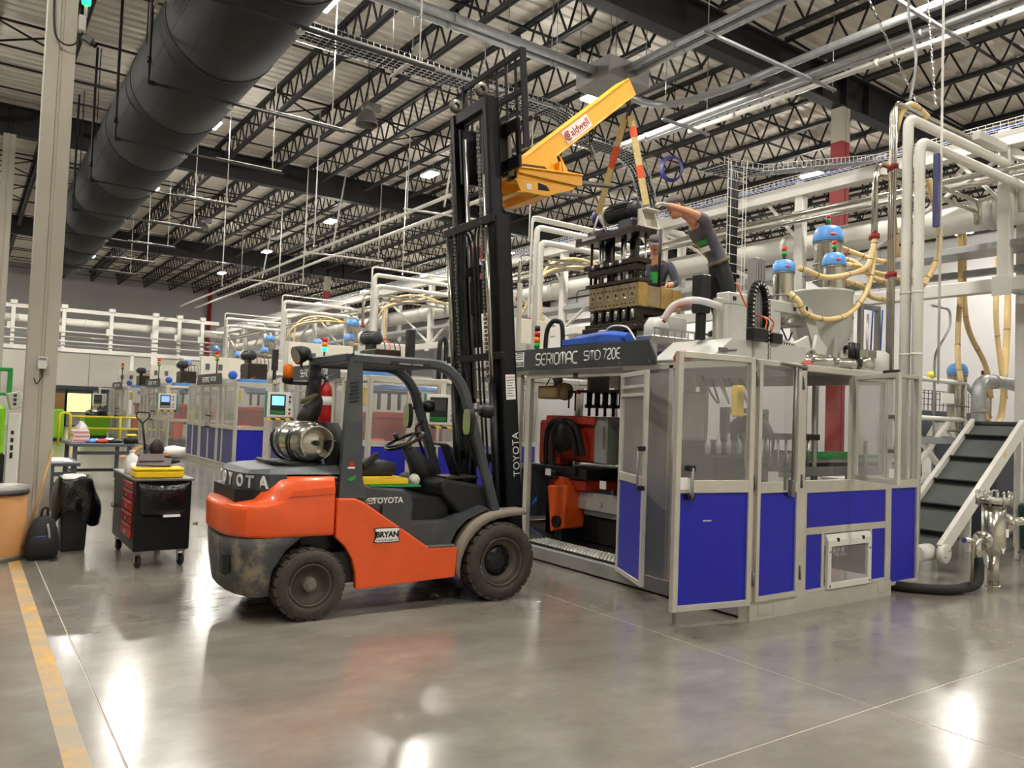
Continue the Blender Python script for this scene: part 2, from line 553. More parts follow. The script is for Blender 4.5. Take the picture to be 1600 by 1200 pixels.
ceiling = thing('ceiling', None, None)
ceiling['kind'] = 'structure'
prof = []
y = Y0
while y < Y1:
    prof += [(y, ZR), (y + 0.14, ZR), (y + 0.17, ZR + 0.04), (y + 0.27, ZR + 0.04)]
    y += 0.30
mb = MB()
vs = [(x, p[0], p[1]) for x in (X0, X1) for p in prof]
n = len(prof)
mb.add(vs, [(i, i + 1, n + i + 1, n + i) for i in range(n - 1)])
struct(mb, 'roof_deck', 'roof_white', ceiling)

# open-web joists: two chords and zigzag webs, one shared mesh
def joist_mesh(L):
    m = MB()
    a, b = 0.15, L - 0.15
    for s in (-0.035, 0.035):
        m.box(s - 0.024, a - 0.1, 9.72, s + 0.024, b + 0.1, 9.80)
        m.box(s - 0.024, a + 0.75, 9.04, s + 0.024, b - 0.75, 9.115)
    n = 20
    st = (b - a - 1.5) / n
    for k in range(n):
        y = a + 0.75 + st * k
        m.beam((0, y, 9.08), (0, y + st / 2, 9.76), 0.035, 0.035)
        m.beam((0, y + st / 2, 9.76), (0, y + st, 9.08), 0.035, 0.035)
    m.beam((0, a + 0.75, 9.08), (0, a, 9.75), 0.045, 0.045)
    m.beam((0, b - 0.75, 9.08), (0, b, 9.75), 0.045, 0.045)
    return m.mesh('roof_joist', 'roof_black')
JX = [6.18 + 1.53 * k for k in range(-12, 17)]
GY = [-5.04, 10.20, 25.44, 40.68]
jm = joist_mesh(15.24)
jn = joist_mesh(3.81)
for gy in GY:
    for x in JX:
        o = bpy.data.objects.new('roof_joist', jm)
        o.location = (x, gy, 0); o.parent = ceiling; COL.objects.link(o)
for gy in GY + [Y0 + 0.1]:
    if gy > Y0 + 0.2:
        m = MB()
        m.box(X0, gy - 0.15, 8.83, X1, gy + 0.15, 8.86); m.box(X0, gy - 0.15, 9.60, X1, gy + 0.15, 9.64)
        m.box(X0, gy - 0.012, 8.86, X1, gy + 0.012, 9.60)
        for k in range(3):
            for d in (-0.9, 0.0, 0.9):
                x = 0.69 + 15.24 * k + d
                m.box(x - 0.01, gy - 0.14, 8.86, x + 0.01, gy + 0.14, 9.60)
        m.build('girder', 'roof_black', ceiling)
        for q in (2.9, 5.6, 9.6, 12.3):
            m = MB()
            m.box(X0, gy + q - 0.022, 9.115, X1, gy + q + 0.022, 9.15); m.box(X0, gy + q - 0.022, 9.67, X1, gy + q + 0.022, 9.715)
            if q in (5.6, 9.6):
                for i in range(len(JX) - 1):
                    if i % 2 == 0:
                        m.beam((JX[i], gy + q, 9.13), (JX[i + 1], gy + q + 0.02, 9.7), 0.035, 0.035)
                        m.beam((JX[i], gy + q, 9.7), (JX[i + 1], gy + q - 0.02, 9.13), 0.035, 0.035)
            m.build('bridging', 'roof_black', ceiling)

# columns: base plate, shaft with a centre groove that stands in for a shadow line, cap
def column(x, y, red, label):
    t = thing('column', label, 'column', (x, y, 0))
    m = MB()
    h = 0.145
    zs = [(0, 8.83)] if not red else [(8.05, 8.83)]
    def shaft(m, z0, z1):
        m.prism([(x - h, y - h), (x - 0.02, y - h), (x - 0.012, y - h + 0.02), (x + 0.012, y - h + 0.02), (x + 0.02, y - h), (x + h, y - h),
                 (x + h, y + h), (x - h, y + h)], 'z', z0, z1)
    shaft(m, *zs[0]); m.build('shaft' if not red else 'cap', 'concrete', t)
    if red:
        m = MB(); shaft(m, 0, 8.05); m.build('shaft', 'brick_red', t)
    MB().box(x - 0.24, y - 0.24, 0, x + 0.24, y + 0.24, 0.03, 0.005).build('base_plate', 'steel_dull', t)
    return t
col1 = column(0.70, 10.20, False, 'pale square column beside the black rubbish bin and backpack')
column(0.69, 25.44, False, 'pale square column at the left edge behind the near column')
column(0.69, 40.68, False, 'pale column hidden far behind the near left column')
column(15.93, 10.20, True, 'dark red column with pale cap above the right pipe rack')
column(15.93, 25.44, True, 'dark red column behind the raised forklift mast')
column(15.93, 40.68, True, 'distant dark red column above the background pipes')
# red rain-water pipe on the far wall
t = thing('drain_pipe', 'dark red drain pipe running down the far grey wall', 'pipe', (13.5, 55.68, 0))
MB().tube([(13.5, 55.68, 0.0), (13.5, 55.68, 9.7)], 0.13, 12).build('pipe', 'brick_red', t)
for z in (3, 6, 9):
    MB().lathe([(0.15, -0.04), (0.17, -0.04), (0.17, 0.04), (0.15, 0.04)], (13.5, 55.68, z), n=12).build('clamp', 'brick_red', t)
# far doors
for k, (x, wd, m_) in enumerate(((4.95, 0.5, 'wood'), (6.0, 1.3, 'window_glow'), (7.6, 0.9, 'bench_grey'))):
    d = MB().box(x - wd / 2 - 0.12, Y1 - 0.10, 0, x + wd / 2 + 0.12, Y1 - 0.02, 2.25, 0.01).build('door_%d' % (k + 1), 'bench_grey')
    d['kind'] = 'structure'
    MB().box(x - wd / 2, Y1 - 0.13, 0.9, x + wd / 2, Y1 - 0.09, 2.05, 0.01).build('pane', m_, d)
    MB().box(x - wd / 2, Y1 - 0.12, 0.06, x + wd / 2, Y1 - 0.09, 0.84, 0.01).build('leaf_panel', 'wall_grey', d)
    MB().cyl((x + wd / 2 - 0.1, Y1 - 0.18, 1.0), (x + wd / 2 - 0.1, Y1 - 0.1, 1.0), 0.03, n=8).build('handle', 'steel', d)
hd = MB().box(4.5, Y1 - 0.25, 2.28, 8.3, Y1 - 0.02, 2.52, 0.02).build('trim_1', 'bench_grey')
hd['kind'] = 'structure'

# ---------------------------------------------------------------- high bay lights (two rows in view, more overhead)
def high_bay(x, y, label, group=None, z=8.6):
    t = thing('high_bay_light', label, 'ceiling light', (x, y, z), 0.0, group)
    m = MB(); m.box(x - 0.16, y - 0.30, z + 0.02, x + 0.16, y + 0.30, z + 0.075, 0.012)
    for k in range(7): m.box(x - 0.15, y - 0.26 + k * 0.085, z + 0.075, x + 0.15, y - 0.245 + k * 0.085, z + 0.105)
    m.build('housing', 'galvanized', t)
    m = MB(); m.box(x - 0.15, y - 0.29, z - 0.015, x + 0.15, y + 0.29, z + 0.018, 0.008); m.build('lens', 'lens', t)
    m = MB()
    for s in (-0.22, 0.22): m.cyl((x, y + s, z + 0.1), (x, y + s * 0.4, 9.826), 0.008, n=5)
    m.build('hanger', 'steel', t)
    return t
NAMES = {(4.74, 12.8): 'bright ceiling light at the top edge beside the black duct', (4.74, 20.2): 'bright ceiling light half hidden behind the black duct',
         (10.87, 12.83): 'bright ceiling light behind the yellow jib', (10.87, 20.15): 'bright ceiling light just left of the tall mast',
         (10.87, 27.7): 'bright ceiling light third nearest in the middle row', (10.87, 35.2): 'bright ceiling light fourth nearest in the middle row',
         (10.87, 42.7): 'farthest bright ceiling light of the middle row', (19.0, 13.0): 'bright ceiling light above the three blue-capped loaders',
         (28.4, 13.4): 'bright ceiling light low behind the right white pipes'}
for (x, y), lb in NAMES.items(): high_bay(x, y, lb)
for i, x in enumerate((-1.5, 4.74, 10.87, 19.0)):
    for y in (5.4, -2.0): high_bay(x, y, 'ceiling light overhead, out of the picture, %s row, %s' % (('far left', 'duct', 'middle', 'right')[i], 'just in front of the camera' if y > 0 else 'behind the camera'), 'ceiling lights overhead')
for x, ys in ((-1.5, (12.8, 20.2, 35.2, 42.8, 50.2)), (4.74, (27.7, 42.7)), (19.0, (20.4, 27.8, 35.2, 42.6, 50.0)), (28.4, (5.8, 21, 28.4, 36, 43))):  # last lamp of far-left and right rows added to brighten the far wall
    for j, y in enumerate(ys): high_bay(x, y, 'distant ceiling light in the %s, %s from the camera' % ({-1.5: 'far left row behind the duct', 4.74: 'duct row', 19.0: 'right row behind the red columns', 28.4: 'rightmost row by the right wall'}[x], ('nearest', 'second', 'third', 'fourth', 'farthest')[j]), 'distant ceiling lights')
# ---------------------------------------------------------------- forklift (x forward, near side is -y)
FO, FR = (2.30, 6.47, 0.0), R(-2.4)
fl = thing('forklift', 'orange and grey forklift with tall black raised mast', 'forklift', FO, FR, world=False)
def ring(tail, w, front, z, ch=0.34, cy=0.30):
    return [(front, -w, z), (tail + ch * 0.75, -w, z), (tail + ch * 0.36, -w + 0.045, z), (tail + ch * 0.12, -w + 0.17, z), (tail, -cy + 0.06, z),
            (tail - 0.01, 0, z), (tail, cy - 0.06, z), (tail + ch * 0.12, w - 0.17, z), (tail + ch * 0.36, w - 0.045, z), (tail + ch * 0.75, w, z), (front, w, z)]
m = MB()
m.loft([ring(-0.60, 0.585, 0.165, 0.645), ring(-0.62, 0.60, 0.17, 0.67), ring(-0.625, 0.60, 0.17, 0.86), ring(-0.60, 0.598, 0.17, 0.89),
        ring(-0.50, 0.595, 0.17, 0.92, 0.36), ring(-0.44, 0.592, 0.17, 1.00, 0.38), ring(-0.39, 0.58, 0.17, 1.075, 0.4), ring(-0.35, 0.55, 0.17, 1.105, 0.4)])
cw = m.build('counterweight', 'truck_orange', fl)
bv = cw.modifiers.new('edge', 'BEVEL'); bv.width = 0.008; bv.segments = 2; bv.limit_method = 'ANGLE'
# raised crease along the counterweight flank
for s in (-1, 1):
    m = MB().prism([(-0.20, 0.955), (-0.17, 1.0), (0.165, 1.03), (0.165, 0.975)], 'y', s * 0.588, s * 0.606)
    m.build('flank_moulding', 'truck_orange', fl)
# rear recess, grey top band with lettering
m = MB().prism([(-0.545, -0.36), (-0.42, -0.46), (-0.2, -0.5), (-0.2, 0.5), (-0.42, 0.46), (-0.545, 0.36)], 'z', 0.885, 1.0)
m.build('rear_grille', 'black', fl)
m = MB()
band = [(-0.515, 0.0), (-0.505, -0.18), (-0.475, -0.32), (-0.41, -0.44), (-0.33, -0.51), (-0.2, -0.53), (-0.2, 0.53), (-0.33, 0.51), (-0.41, 0.44), (-0.475, 0.32), (-0.505, 0.18)]
m.prism(band, 'z', 0.985, 1.12)
b_ = m.build('rear_band', 'truck_grey', fl)
for ch, x, y, a in (('T', -0.510, 0.28, 0.12), ('O', -0.518, 0.10, 0.05), ('Y', -0.517, -0.08, 0.05), ('O', -0.490, -0.27, 0.22), ('T', -0.444, -0.385, 0.52), ('A', -0.365, -0.48, 0.72)):
    text(ch, 'letter', 'white_print', b_, 0.13, facing((x, y, 1.053), -math.cos(a), -math.sin(a) if y < 0 else math.sin(a)), 0.003, 0.004)
m = MB()
m.loft([[(-0.47, -0.40, 1.12), (-0.33, -0.50, 1.12), (0.22, -0.545, 1.12), (0.22, 0.545, 1.12), (-0.33, 0.50, 1.12), (-0.47, 0.40, 1.12)],
        [(-0.44, -0.38, 1.15), (-0.31, -0.46, 1.16), (0.22, -0.47, 1.185), (0.22, 0.47, 1.185), (-0.31, 0.46, 1.16), (-0.44, 0.38, 1.15)]], sm=False)
m.build('engine_cover', 'truck_grey', fl)
# lower grey skirt behind the rear wheels, scuffed along its edge
m = MB()
m.loft([ring(-0.50, 0.50, -0.34, 0.19, 0.2, 0.28), ring(-0.55, 0.575, -0.315, 0.215, 0.24), ring(-0.58, 0.585, -0.30, 0.40, 0.25), ring(-0.595, 0.585, -0.20, 0.55, 0.27), ring(-0.60, 0.585, -0.08, 0.645, 0.27)])
sk = m.build('skirt', 'skirt_grey', fl)
MB().box(-0.615, -0.40, 0.36, -0.56, -0.28, 0.52, 0.01).build('tow_recess', 'rubber_black', sk)
m = MB(); m.box(-0.03, -0.40, 0.2, 0.2, 0.40, 0.66); m.box(-0.28, -0.36, 0.22, 1.3, 0.36, 0.9); m.box(0.18, -0.52, 0.25, 1.28, 0.52, 0.5)
m.build('chassis', 'black', fl)
# side frames
prof = [(0.185, 0.935), (0.34, 0.93), (0.41, 0.90), (0.96, 0.535), (1.01, 0.505), (1.285, 0.49), (1.27, 0.235), (0.375, 0.205), (0.365, 0.33), (0.33, 0.45), (0.26, 0.56), (0.185, 0.63)]
for s in (-1, 1):
    m = MB().prism(prof, 'y', s * 0.53, s * 0.60)
    o = m.build('side_frame', 'truck_orange', fl)
    bv = o.modifiers.new('edge', 'BEVEL'); bv.width = 0.012; bv.segments = 2; bv.limit_method = 'ANGLE'
    if s < 0:
        q = MB().prism([(0.50, 0.575), (0.515, 0.60), (0.515, 0.655), (0.50, 0.68), (0.53, 0.69), (0.71, 0.69), (0.74, 0.68), (0.725, 0.655), (0.725, 0.60), (0.74, 0.575), (0.71, 0.565), (0.53, 0.565)], 'y', -0.606, -0.60)
        q = q.build('sticker_border', 'black', o)
        q = MB().prism([(0.51, 0.58), (0.525, 0.60), (0.525, 0.655), (0.51, 0.675), (0.535, 0.682), (0.705, 0.682), (0.73, 0.675), (0.715, 0.655), (0.715, 0.60), (0.73, 0.58), (0.705, 0.573), (0.535, 0.573)], 'y', -0.609, -0.605).build('sticker', 'paper', o)
        q['label'] = 'white company sticker with black border'
        text('BRYAN', 'lettering', 'black', o, 0.062, facing((0.62, -0.610, 0.632), 0, -1), 0.001, 0.003)
        text('TOOL & MACHINERY INC', 'small_lettering', 'black', o, 0.017, facing((0.62, -0.610, 0.587), 0, -1), 0.001)
# grey side valance between slope and floor, step
for s in (-1, 1):
    m = MB().prism([(0.92, 0.50), (0.86, 0.60), (0.60, 0.78), (0.60, 0.86), (0.93, 0.70), (1.22, 0.71), (1.55, 0.83), (1.62, 0.80), (1.40, 0.71), (1.30, 0.62), (1.24, 0.50)], 'y', s * 0.40, s * 0.535)
    m.build('valance', 'truck_grey', fl)
    MB().box(1.0, s * 0.47, 0.495, 1.26, s * 0.60, 0.512, 0.003).build('step', 'fork_steel', fl)
MB().box(0.88, -0.47, 0.68, 1.42, 0.47, 0.70, 0.004).build('floor_board', 'floor_board', fl)
# seat hood with lettering
m = MB()
hp = [(0.26, 0.66), (0.26, 1.0), (0.34, 1.04), (0.80, 0.985), (0.88, 0.93), (0.90, 0.86), (0.89, 0.66)]
m.prism(hp, 'y', -0.50, 0.50)
hd = m.build('seat_hood', 'truck_grey', fl)
bv = hd.modifiers.new('edge', 'BEVEL'); bv.width = 0.025; bv.segments = 3; bv.limit_method = 'ANGLE'
text('TOYOTA', 'lettering', 'white_print', hd, 0.066, facing((0.66, -0.502, 0.895), 0, -1), 0.001, 0.002)
m = MB()
for a, b in ((0.036, 0.023), (0.013, 0.022), (0.026, 0.010)):
    m.tube([(0.505 + a * math.cos(t * PI / 10), -0.503, 0.895 + b * math.sin(t * PI / 10) + (0.010 if a == 0.026 else 0)) for t in range(21)], 0.0028, 5, caps=False)
m.build('emblem', 'white_print', hd)
# seat
m = MB(); m.loft([[(0.36, -0.24, 1.06), (0.78, -0.24, 1.06), (0.78, 0.24, 1.06), (0.36, 0.24, 1.06)], [(0.34, -0.26, 1.10), (0.84, -0.27, 1.11), (0.84, 0.27, 1.11), (0.34, 0.26, 1.10)],
        [(0.36, -0.25, 1.17), (0.83, -0.25, 1.19), (0.83, 0.25, 1.19), (0.36, 0.25, 1.17)], [(0.42, -0.18, 1.18), (0.78, -0.19, 1.205), (0.78, 0.19, 1.205), (0.42, 0.18, 1.18)]])
m.build('seat', 'rubber_black', fl)
m = MB(); m.loft([[(0.36, -0.22, 1.16), (0.46, -0.22, 1.16), (0.46, 0.22, 1.16), (0.36, 0.22, 1.16)], [(0.30, -0.24, 1.34), (0.41, -0.22, 1.34), (0.41, 0.22, 1.34), (0.30, 0.24, 1.34)],
        [(0.26, -0.17, 1.52), (0.33, -0.15, 1.52), (0.33, 0.15, 1.52), (0.26, 0.17, 1.52)]])
m.build('backrest', 'rubber_black', fl)
m = MB(); m.beam((0.52, -0.27, 1.16), (0.66, -0.27, 1.27), 0.035, 0.06, 0.012); m.build('armrest', 'rubber_black', fl)
# overhead guard
for s in (-1, 1):
    m = MB()
    m.loft([[(0.21, s * 0.50, 0.93), (0.44, s * 0.50, 0.93), (0.44, s * 0.57, 0.93), (0.21, s * 0.57, 0.93)], [(0.22, s * 0.50, 1.12), (0.40, s * 0.50, 1.12), (0.40, s * 0.56, 1.12), (0.22, s * 0.56, 1.12)],
            [(0.275, s * 0.47, 2.07), (0.375, s * 0.47, 2.07), (0.375, s * 0.53, 2.07), (0.275, s * 0.53, 2.07)]], sm=False)
    for k in range(6):
        z = 1.70 + 0.03 * k
        m.beam((0.275, s * 0.548, z), (0.345, s * 0.545, z + 0.012), 0.012, 0.010, mi=1)
    p = m.build('rear_pillar', ['truck_grey', 'black'], fl)
    if s < 0:
        MB().prism(circ(0.305, 1.20, 0.022, 10), 'y', -0.566, -0.56).build('maple_sticker', 'red', p)
        MB().box(0.275, -0.565, 1.165, 0.335, -0.56, 1.18).build('sticker_strip', 'paper', p)
        MB().prism([(0.27, 1.075), (0.29, 1.095), (0.32, 1.10), (0.345, 1.115), (0.34, 1.085), (0.31, 1.065)], 'y', -0.568, -0.563).build('green_sticker', 'green', p)
    else:
        for z0, z1, mm in ((1.42, 1.52, 'panel_white'), (1.56, 1.68, 'panel_white')):
            MB().box(0.26 + (z0 - 1.4) * 0.03, 0.46, z0, 0.34, 0.465, z1, 0.001).build('label_plate', mm, p)
    pts = fillet([(0.30, s * 0.50, 2.055), (1.13, s * 0.50, 2.055), (1.32, s * 0.50, 1.90), (1.71, s * 0.50, 0.76)], 0.22, 7)
    m = MB(); rings = []
    for i, p in enumerate(pts):
        tn = (pts[min(i + 1, len(pts) - 1)] - pts[max(i - 1, 0)]).normalized(); un = Vector((-tn.z, 0, tn.x))
        rings.append([p + Vector((0, a * 0.0375, 0)) + un * b * 0.0425 for a, b in ((-1, -0.6), (-0.6, -1), (0.6, -1), (1, -0.6), (1, 0.6), (0.6, 1), (-0.6, 1), (-1, 0.6))])
    m.loft(rings, sm=False)
    m.build('guard_leg', 'truck_grey', fl)
m = MB()
m.box(0.26, -0.47, 2.03, 0.38, 0.47, 2.10, 0.01); m.box(1.10, -0.47, 2.03, 1.18, 0.47, 2.09, 0.01)
for k in range(7): m.box(0.38, -0.42 + k * 0.14 - 0.012, 2.035, 1.10, -0.42 + k * 0.14 + 0.012, 2.075, 0.004)
m.build('guard_roof', 'truck_grey', fl)
g_ = MB().box(0.62, -0.545, 2.02, 0.98, -0.538, 2.05).build('warning_strip', 'black', fl)
text('! WARNING  ! CAUTION', 'lettering', 'white_print', g_, 0.02, facing((0.80, -0.546, 2.035), 0, -1), 0.0005)
# rear work lamp, beacon
m = MB(); m.lathe([(0.0, -0.08), (0.05, -0.08), (0.075, -0.02), (0.085, 0.05), (0.0, 0.05)], (0.16, 0.42, 2.12), (-1, -0.2, -0.35), 14)
m.beam((0.2, 0.42, 2.12), (0.3, 0.44, 2.06), 0.04, 0.04); m.lathe([(0.06, -0.03), (0.07, 0.03)], (0.22, 0.38, 2.03), (-0.6, -1, 0), 12)
wl = m.build('work_lamp', 'black', fl)
MB().lathe([(0.0, 0.051), (0.07, 0.052)], (0.16, 0.42, 2.12), (-1, -0.2, -0.35), 14).build('lamp_glass', 'steel', wl)
m = MB(); m.lathe([(0, 0), (0.045, 0), (0.045, 0.10), (0.035, 0.125), (0, 0.13)], (0.07, 0.48, 1.90), n=14)
bc = m.build('beacon', 'amber', fl)
m = MB(); m.lathe([(0, -0.05), (0.03, -0.05), (0.05, -0.03), (0.05, 0)], (0.07, 0.48, 1.90), n=12); m.beam((0.07, 0.48, 1.86), (0.28, 0.5, 1.86), 0.03, 0.03)
m.build('beacon_bracket', 'black', bc)
# front wheels and rear wheels: treaded tyre, dished rim, hub
def wheel(x, z, y0, y1, r, rr, nl, hub, name):
    s = -1 if y0 < 0 else 1
    wd = abs(y1 - y0); yo = min(abs(y0), abs(y1)) if False else max(abs(y0), abs(y1))
    m = MB()
    prof = [(rr, 0.0), (rr + 0.012, 0.018), (rr + (r - rr) * 0.35, 0.028), (r * 0.90, 0.018), (r * 0.955, 0.0), (r * 0.965, -0.02), (r * 0.965, -wd + 0.02), (r * 0.9, -wd), (rr, -wd)]
    m.lathe(prof, (x, s * yo, z), (0, s, 0), 48)
    for k in range(nl):
        a = 2 * PI * (k + 0.5) / nl
        c, d = math.cos(a), math.sin(a)
        for h0, h1, da in ((-wd * 0.45, 0.004, 0), (-wd * 0.98, -wd * 0.55, PI / nl)):
            c2, d2 = math.cos(a + da), math.sin(a + da)
            m.obox((x + c2 * r * 0.955, s * (yo + (h0 + h1) / 2), z + d2 * r * 0.955), ((c2 * r * 0.045, 0, d2 * r * 0.045), (0, (h1 - h0) / 2, 0), (-d2 * r * PI / nl * 0.78, 0, c2 * r * PI / nl * 0.78)), 0.006)
    t = m.build('tyre', 'rubber', fl); t.name = name
    m = MB()
    if hub == 'dish':
        p2 = [(rr, 0.012), (rr * 0.95, 0.018), (rr * 0.92, 0.0), (rr * 0.86, -0.03), (rr * 0.80, -0.045), (rr * 0.66, -0.05), (rr * 0.62, -0.10), (0.0, -0.10)]
    else:
        p2 = [(rr, 0.012), (rr * 0.95, 0.018), (rr * 0.9, -0.005), (rr * 0.82, -0.035), (rr * 0.70, -0.045), (rr * 0.66, -0.065), (rr * 0.3, -0.065), (0.0, -0.065)]
    m.lathe(p2, (x, s * yo, z), (0, s, 0), 32)
    rim = m.build('rim', 'rim_grey', t)
    m = MB()
    if hub == 'dish':
        m.lathe([(rr * 0.60, -0.098), (rr * 0.58, -0.06), (rr * 0.3, -0.055), (0, -0.05)], (x, s * yo, z), (0, s, 0), 20)
        for k in range(8): m.cyl((x + math.cos(k * PI / 4) * rr * 0.45, s * (yo - 0.058), z + math.sin(k * PI / 4) * rr * 0.45), (x + math.cos(k * PI / 4) * rr * 0.45, s * (yo - 0.035), z + math.sin(k * PI / 4) * rr * 0.45), 0.013, n=6)
    else:
        m.lathe([(rr * 0.36, -0.064), (rr * 0.33, -0.02), (rr * 0.30, 0.0), (0, 0.004)], (x, s * yo, z), (0, s, 0), 18)
        m.cyl((x, s * yo, z), (x, s * (yo + 0.012), z), rr * 0.17, n=6)
    m.build('hub', 'black' if hub == 'dish' else 'fender_grey', t)
for s in (-1, 1):
    wheel(1.715, 0.34, s * 0.40, s * 0.625, 0.345, 0.215, 24, 'dish', 'front_wheel')
    wheel(0.0, 0.275, s * 0.40, s * 0.605, 0.28, 0.165, 22, 'hub', 'rear_wheel')
    # front fender: a curved lip with a side flange
    m = MB()
    arc = [(1.715 + 0.44 * math.cos(a), 0.33 + 0.45 * math.sin(a)) for a in [R(188 - k * 11) for k in range(9)]] + [(1.80, 0.792), (1.95, 0.80)]
    arc2 = [(p[0] + 0.02 * (1 if p[0] > 1.6 else 1), p[1] - 0.02) for p in arc]
    rings = []
    for (x, z), (x2, z2) in zip(arc, arc2):
        rings.append([(x, s * 0.40, z), (x, s * 0.60, z), (x2 + 0.012, s * 0.612, z2 - 0.035), (x2 + 0.02, s * 0.60, z2 - 0.035), (x2, s * 0.585, z2), (x2, s * 0.40, z2)])
    m.loft(rings); m.build('fender', 'fender_grey', fl)
MB().cyl((1.715, -0.42, 0.34), (1.715, 0.42, 0.34), 0.09, n=12).build('front_axle', 'black', fl)
# cowl, steering column and wheel, levers, pedals
m = MB(); m.prism([(1.42, 0.70), (1.20, 0.92), (1.16, 1.02), (1.24, 1.06), (1.60, 1.0), (1.68, 0.90), (1.68, 0.70)], 'y', -0.46, 0.46)
cl_ = m.build('cowl', 'rubber_black', fl)
bv = cl_.modifiers.new('edge', 'BEVEL'); bv.width = 0.03; bv.segments = 2
m = MB(); m.loft([[(1.16, -0.1, 0.98), (1.36, -0.13, 1.04), (1.36, 0.13, 1.04), (1.16, 0.1, 0.98)], [(1.10, -0.08, 1.15), (1.24, -0.09, 1.20), (1.24, 0.09, 1.20), (1.10, 0.08, 1.15)], [(1.02, -0.05, 1.28), (1.10, -0.06, 1.32), (1.10, 0.06, 1.32), (1.02, 0.05, 1.28)]])
m.build('steering_column', 'rubber_black', fl)
n_ = Vector((-0.42, 0, 0.9)).normalized(); u_ = Vector((0.9, 0, 0.42)).normalized(); v_ = Vector((0, 1, 0)); c_ = Vector((1.02, 0.0, 1.37))
m = MB(); m.tube([c_ + (u_ * math.cos(k * PI / 14) + v_ * math.sin(k * PI / 14)) * 0.185 for k in range(29)], 0.015, 8, caps=False)
for a in (0.5, 2.6, 4.71): m.tube([c_ - n_ * 0.03, c_ + (u_ * math.cos(a) + v_ * math.sin(a)) * 0.18], 0.012, 6)
m.lathe([(0.05, -0.05), (0.045, 0.0), (0, 0.008)], c_ - n_ * 0.02, n_, 12)
m.cyl(c_ + v_ * 0.15, c_ + v_ * 0.15 + n_ * 0.07, 0.022, n=8)
m.build('steering_wheel', 'black', fl)
for k in range(4):
    m = MB(); y = -0.30 + k * 0.05
    m.tube(fillet([(1.46, y, 1.02), (1.33, y + 0.01, 1.35), (1.22, y + 0.02, 1.36)], 0.04, 4), 0.011, 7); m.build('lever', 'black', fl)
m = MB(); m.box(1.26, -0.38, 1.05, 1.6, -0.1, 1.075, 0.006); m.build('instrument_panel', 'oily', fl)
m = MB(); m.beam((1.30, -0.26, 0.71), (1.42, -0.26, 0.84), 0.08, 0.02, 0.004); m.build('pedal', 'rubber_black', fl)
m = MB(); m.beam((1.24, 0.02, 0.80), (1.30, 0.02, 0.88), 0.12, 0.02, 0.004); m.build('pedal', 'rubber_black', fl)
m = MB(); m.lathe([(0, 0), (0.05, 0.0), (0.06, 0.03), (0.02, 0.08), (0, 0.08)], (1.10, -0.1, 1.02), (-1, -0.6, 0.2), 14); m.build('side_lamp', 'panel_white', fl)
# front lamps and mirrors on the guard legs
for s, zz in ((1, 1.70), (-1, 1.67)):
    x = 1.44 if s > 0 else 1.50
    m = MB(); m.lathe([(0, -0.06), (0.05, -0.05), (0.065, 0.0), (0.065, 0.05), (0.0, 0.05)], (x + 0.06, s * 0.52, zz), (1, 0, 0), 14); m.beam((x - 0.06, s * 0.5, zz), (x + 0.02, s * 0.52, zz), 0.03, 0.03)
    m.build('head_lamp', 'black', fl)
    m = MB(); out = [(x - 0.17 + 0.035 * math.cos(a) * (1 if True else 1), zz - 0.13 + 0.12 * math.sin(a)) for a in [k * PI / 10 for k in range(20)]]
    yy = s * 0.56
    rings = []
    for sc_, dx in ((0.6, -0.012), (1, 0.0), (1, 0.02), (0.8, 0.035)):
        rings.append([(x - 0.14 + dx, yy + 0.075 * sc_ * math.copysign(abs(math.cos(a)) ** 0.6, math.cos(a)), zz - 0.10 + 0.125 * sc_ * math.copysign(abs(math.sin(a)) ** 0.6, math.sin(a))) for a in [k * PI / 10 for k in range(20)]])
    m.loft(rings); mr = m.build('mirror', 'black', fl)
    q = MB(); q.add([(x - 0.154, yy + 0.066 * math.copysign(abs(math.cos(a)) ** 0.6, math.cos(a)), zz - 0.10 + 0.113 * math.copysign(abs(math.sin(a)) ** 0.6, math.sin(a))) for a in [k * PI / 10 for k in range(20)]], [tuple(range(20))])
    q.build('mirror_glass', 'stainless', mr)
    q = MB().tube([(x - 0.12, yy, zz - 0.05), (x - 0.05, s * 0.52, zz)], 0.012, 6); q.build('mirror_arm', 'black', mr)
    m = MB(); m.tube(fillet([(x - 0.02, s * 0.46, zz - 0.14), (x - 0.10, s * 0.46, zz - 0.22), (x + 0.02, s * 0.46, zz - 0.50)], 0.04, 3), 0.014, 6); m.build('grab_handle', 'black', fl)

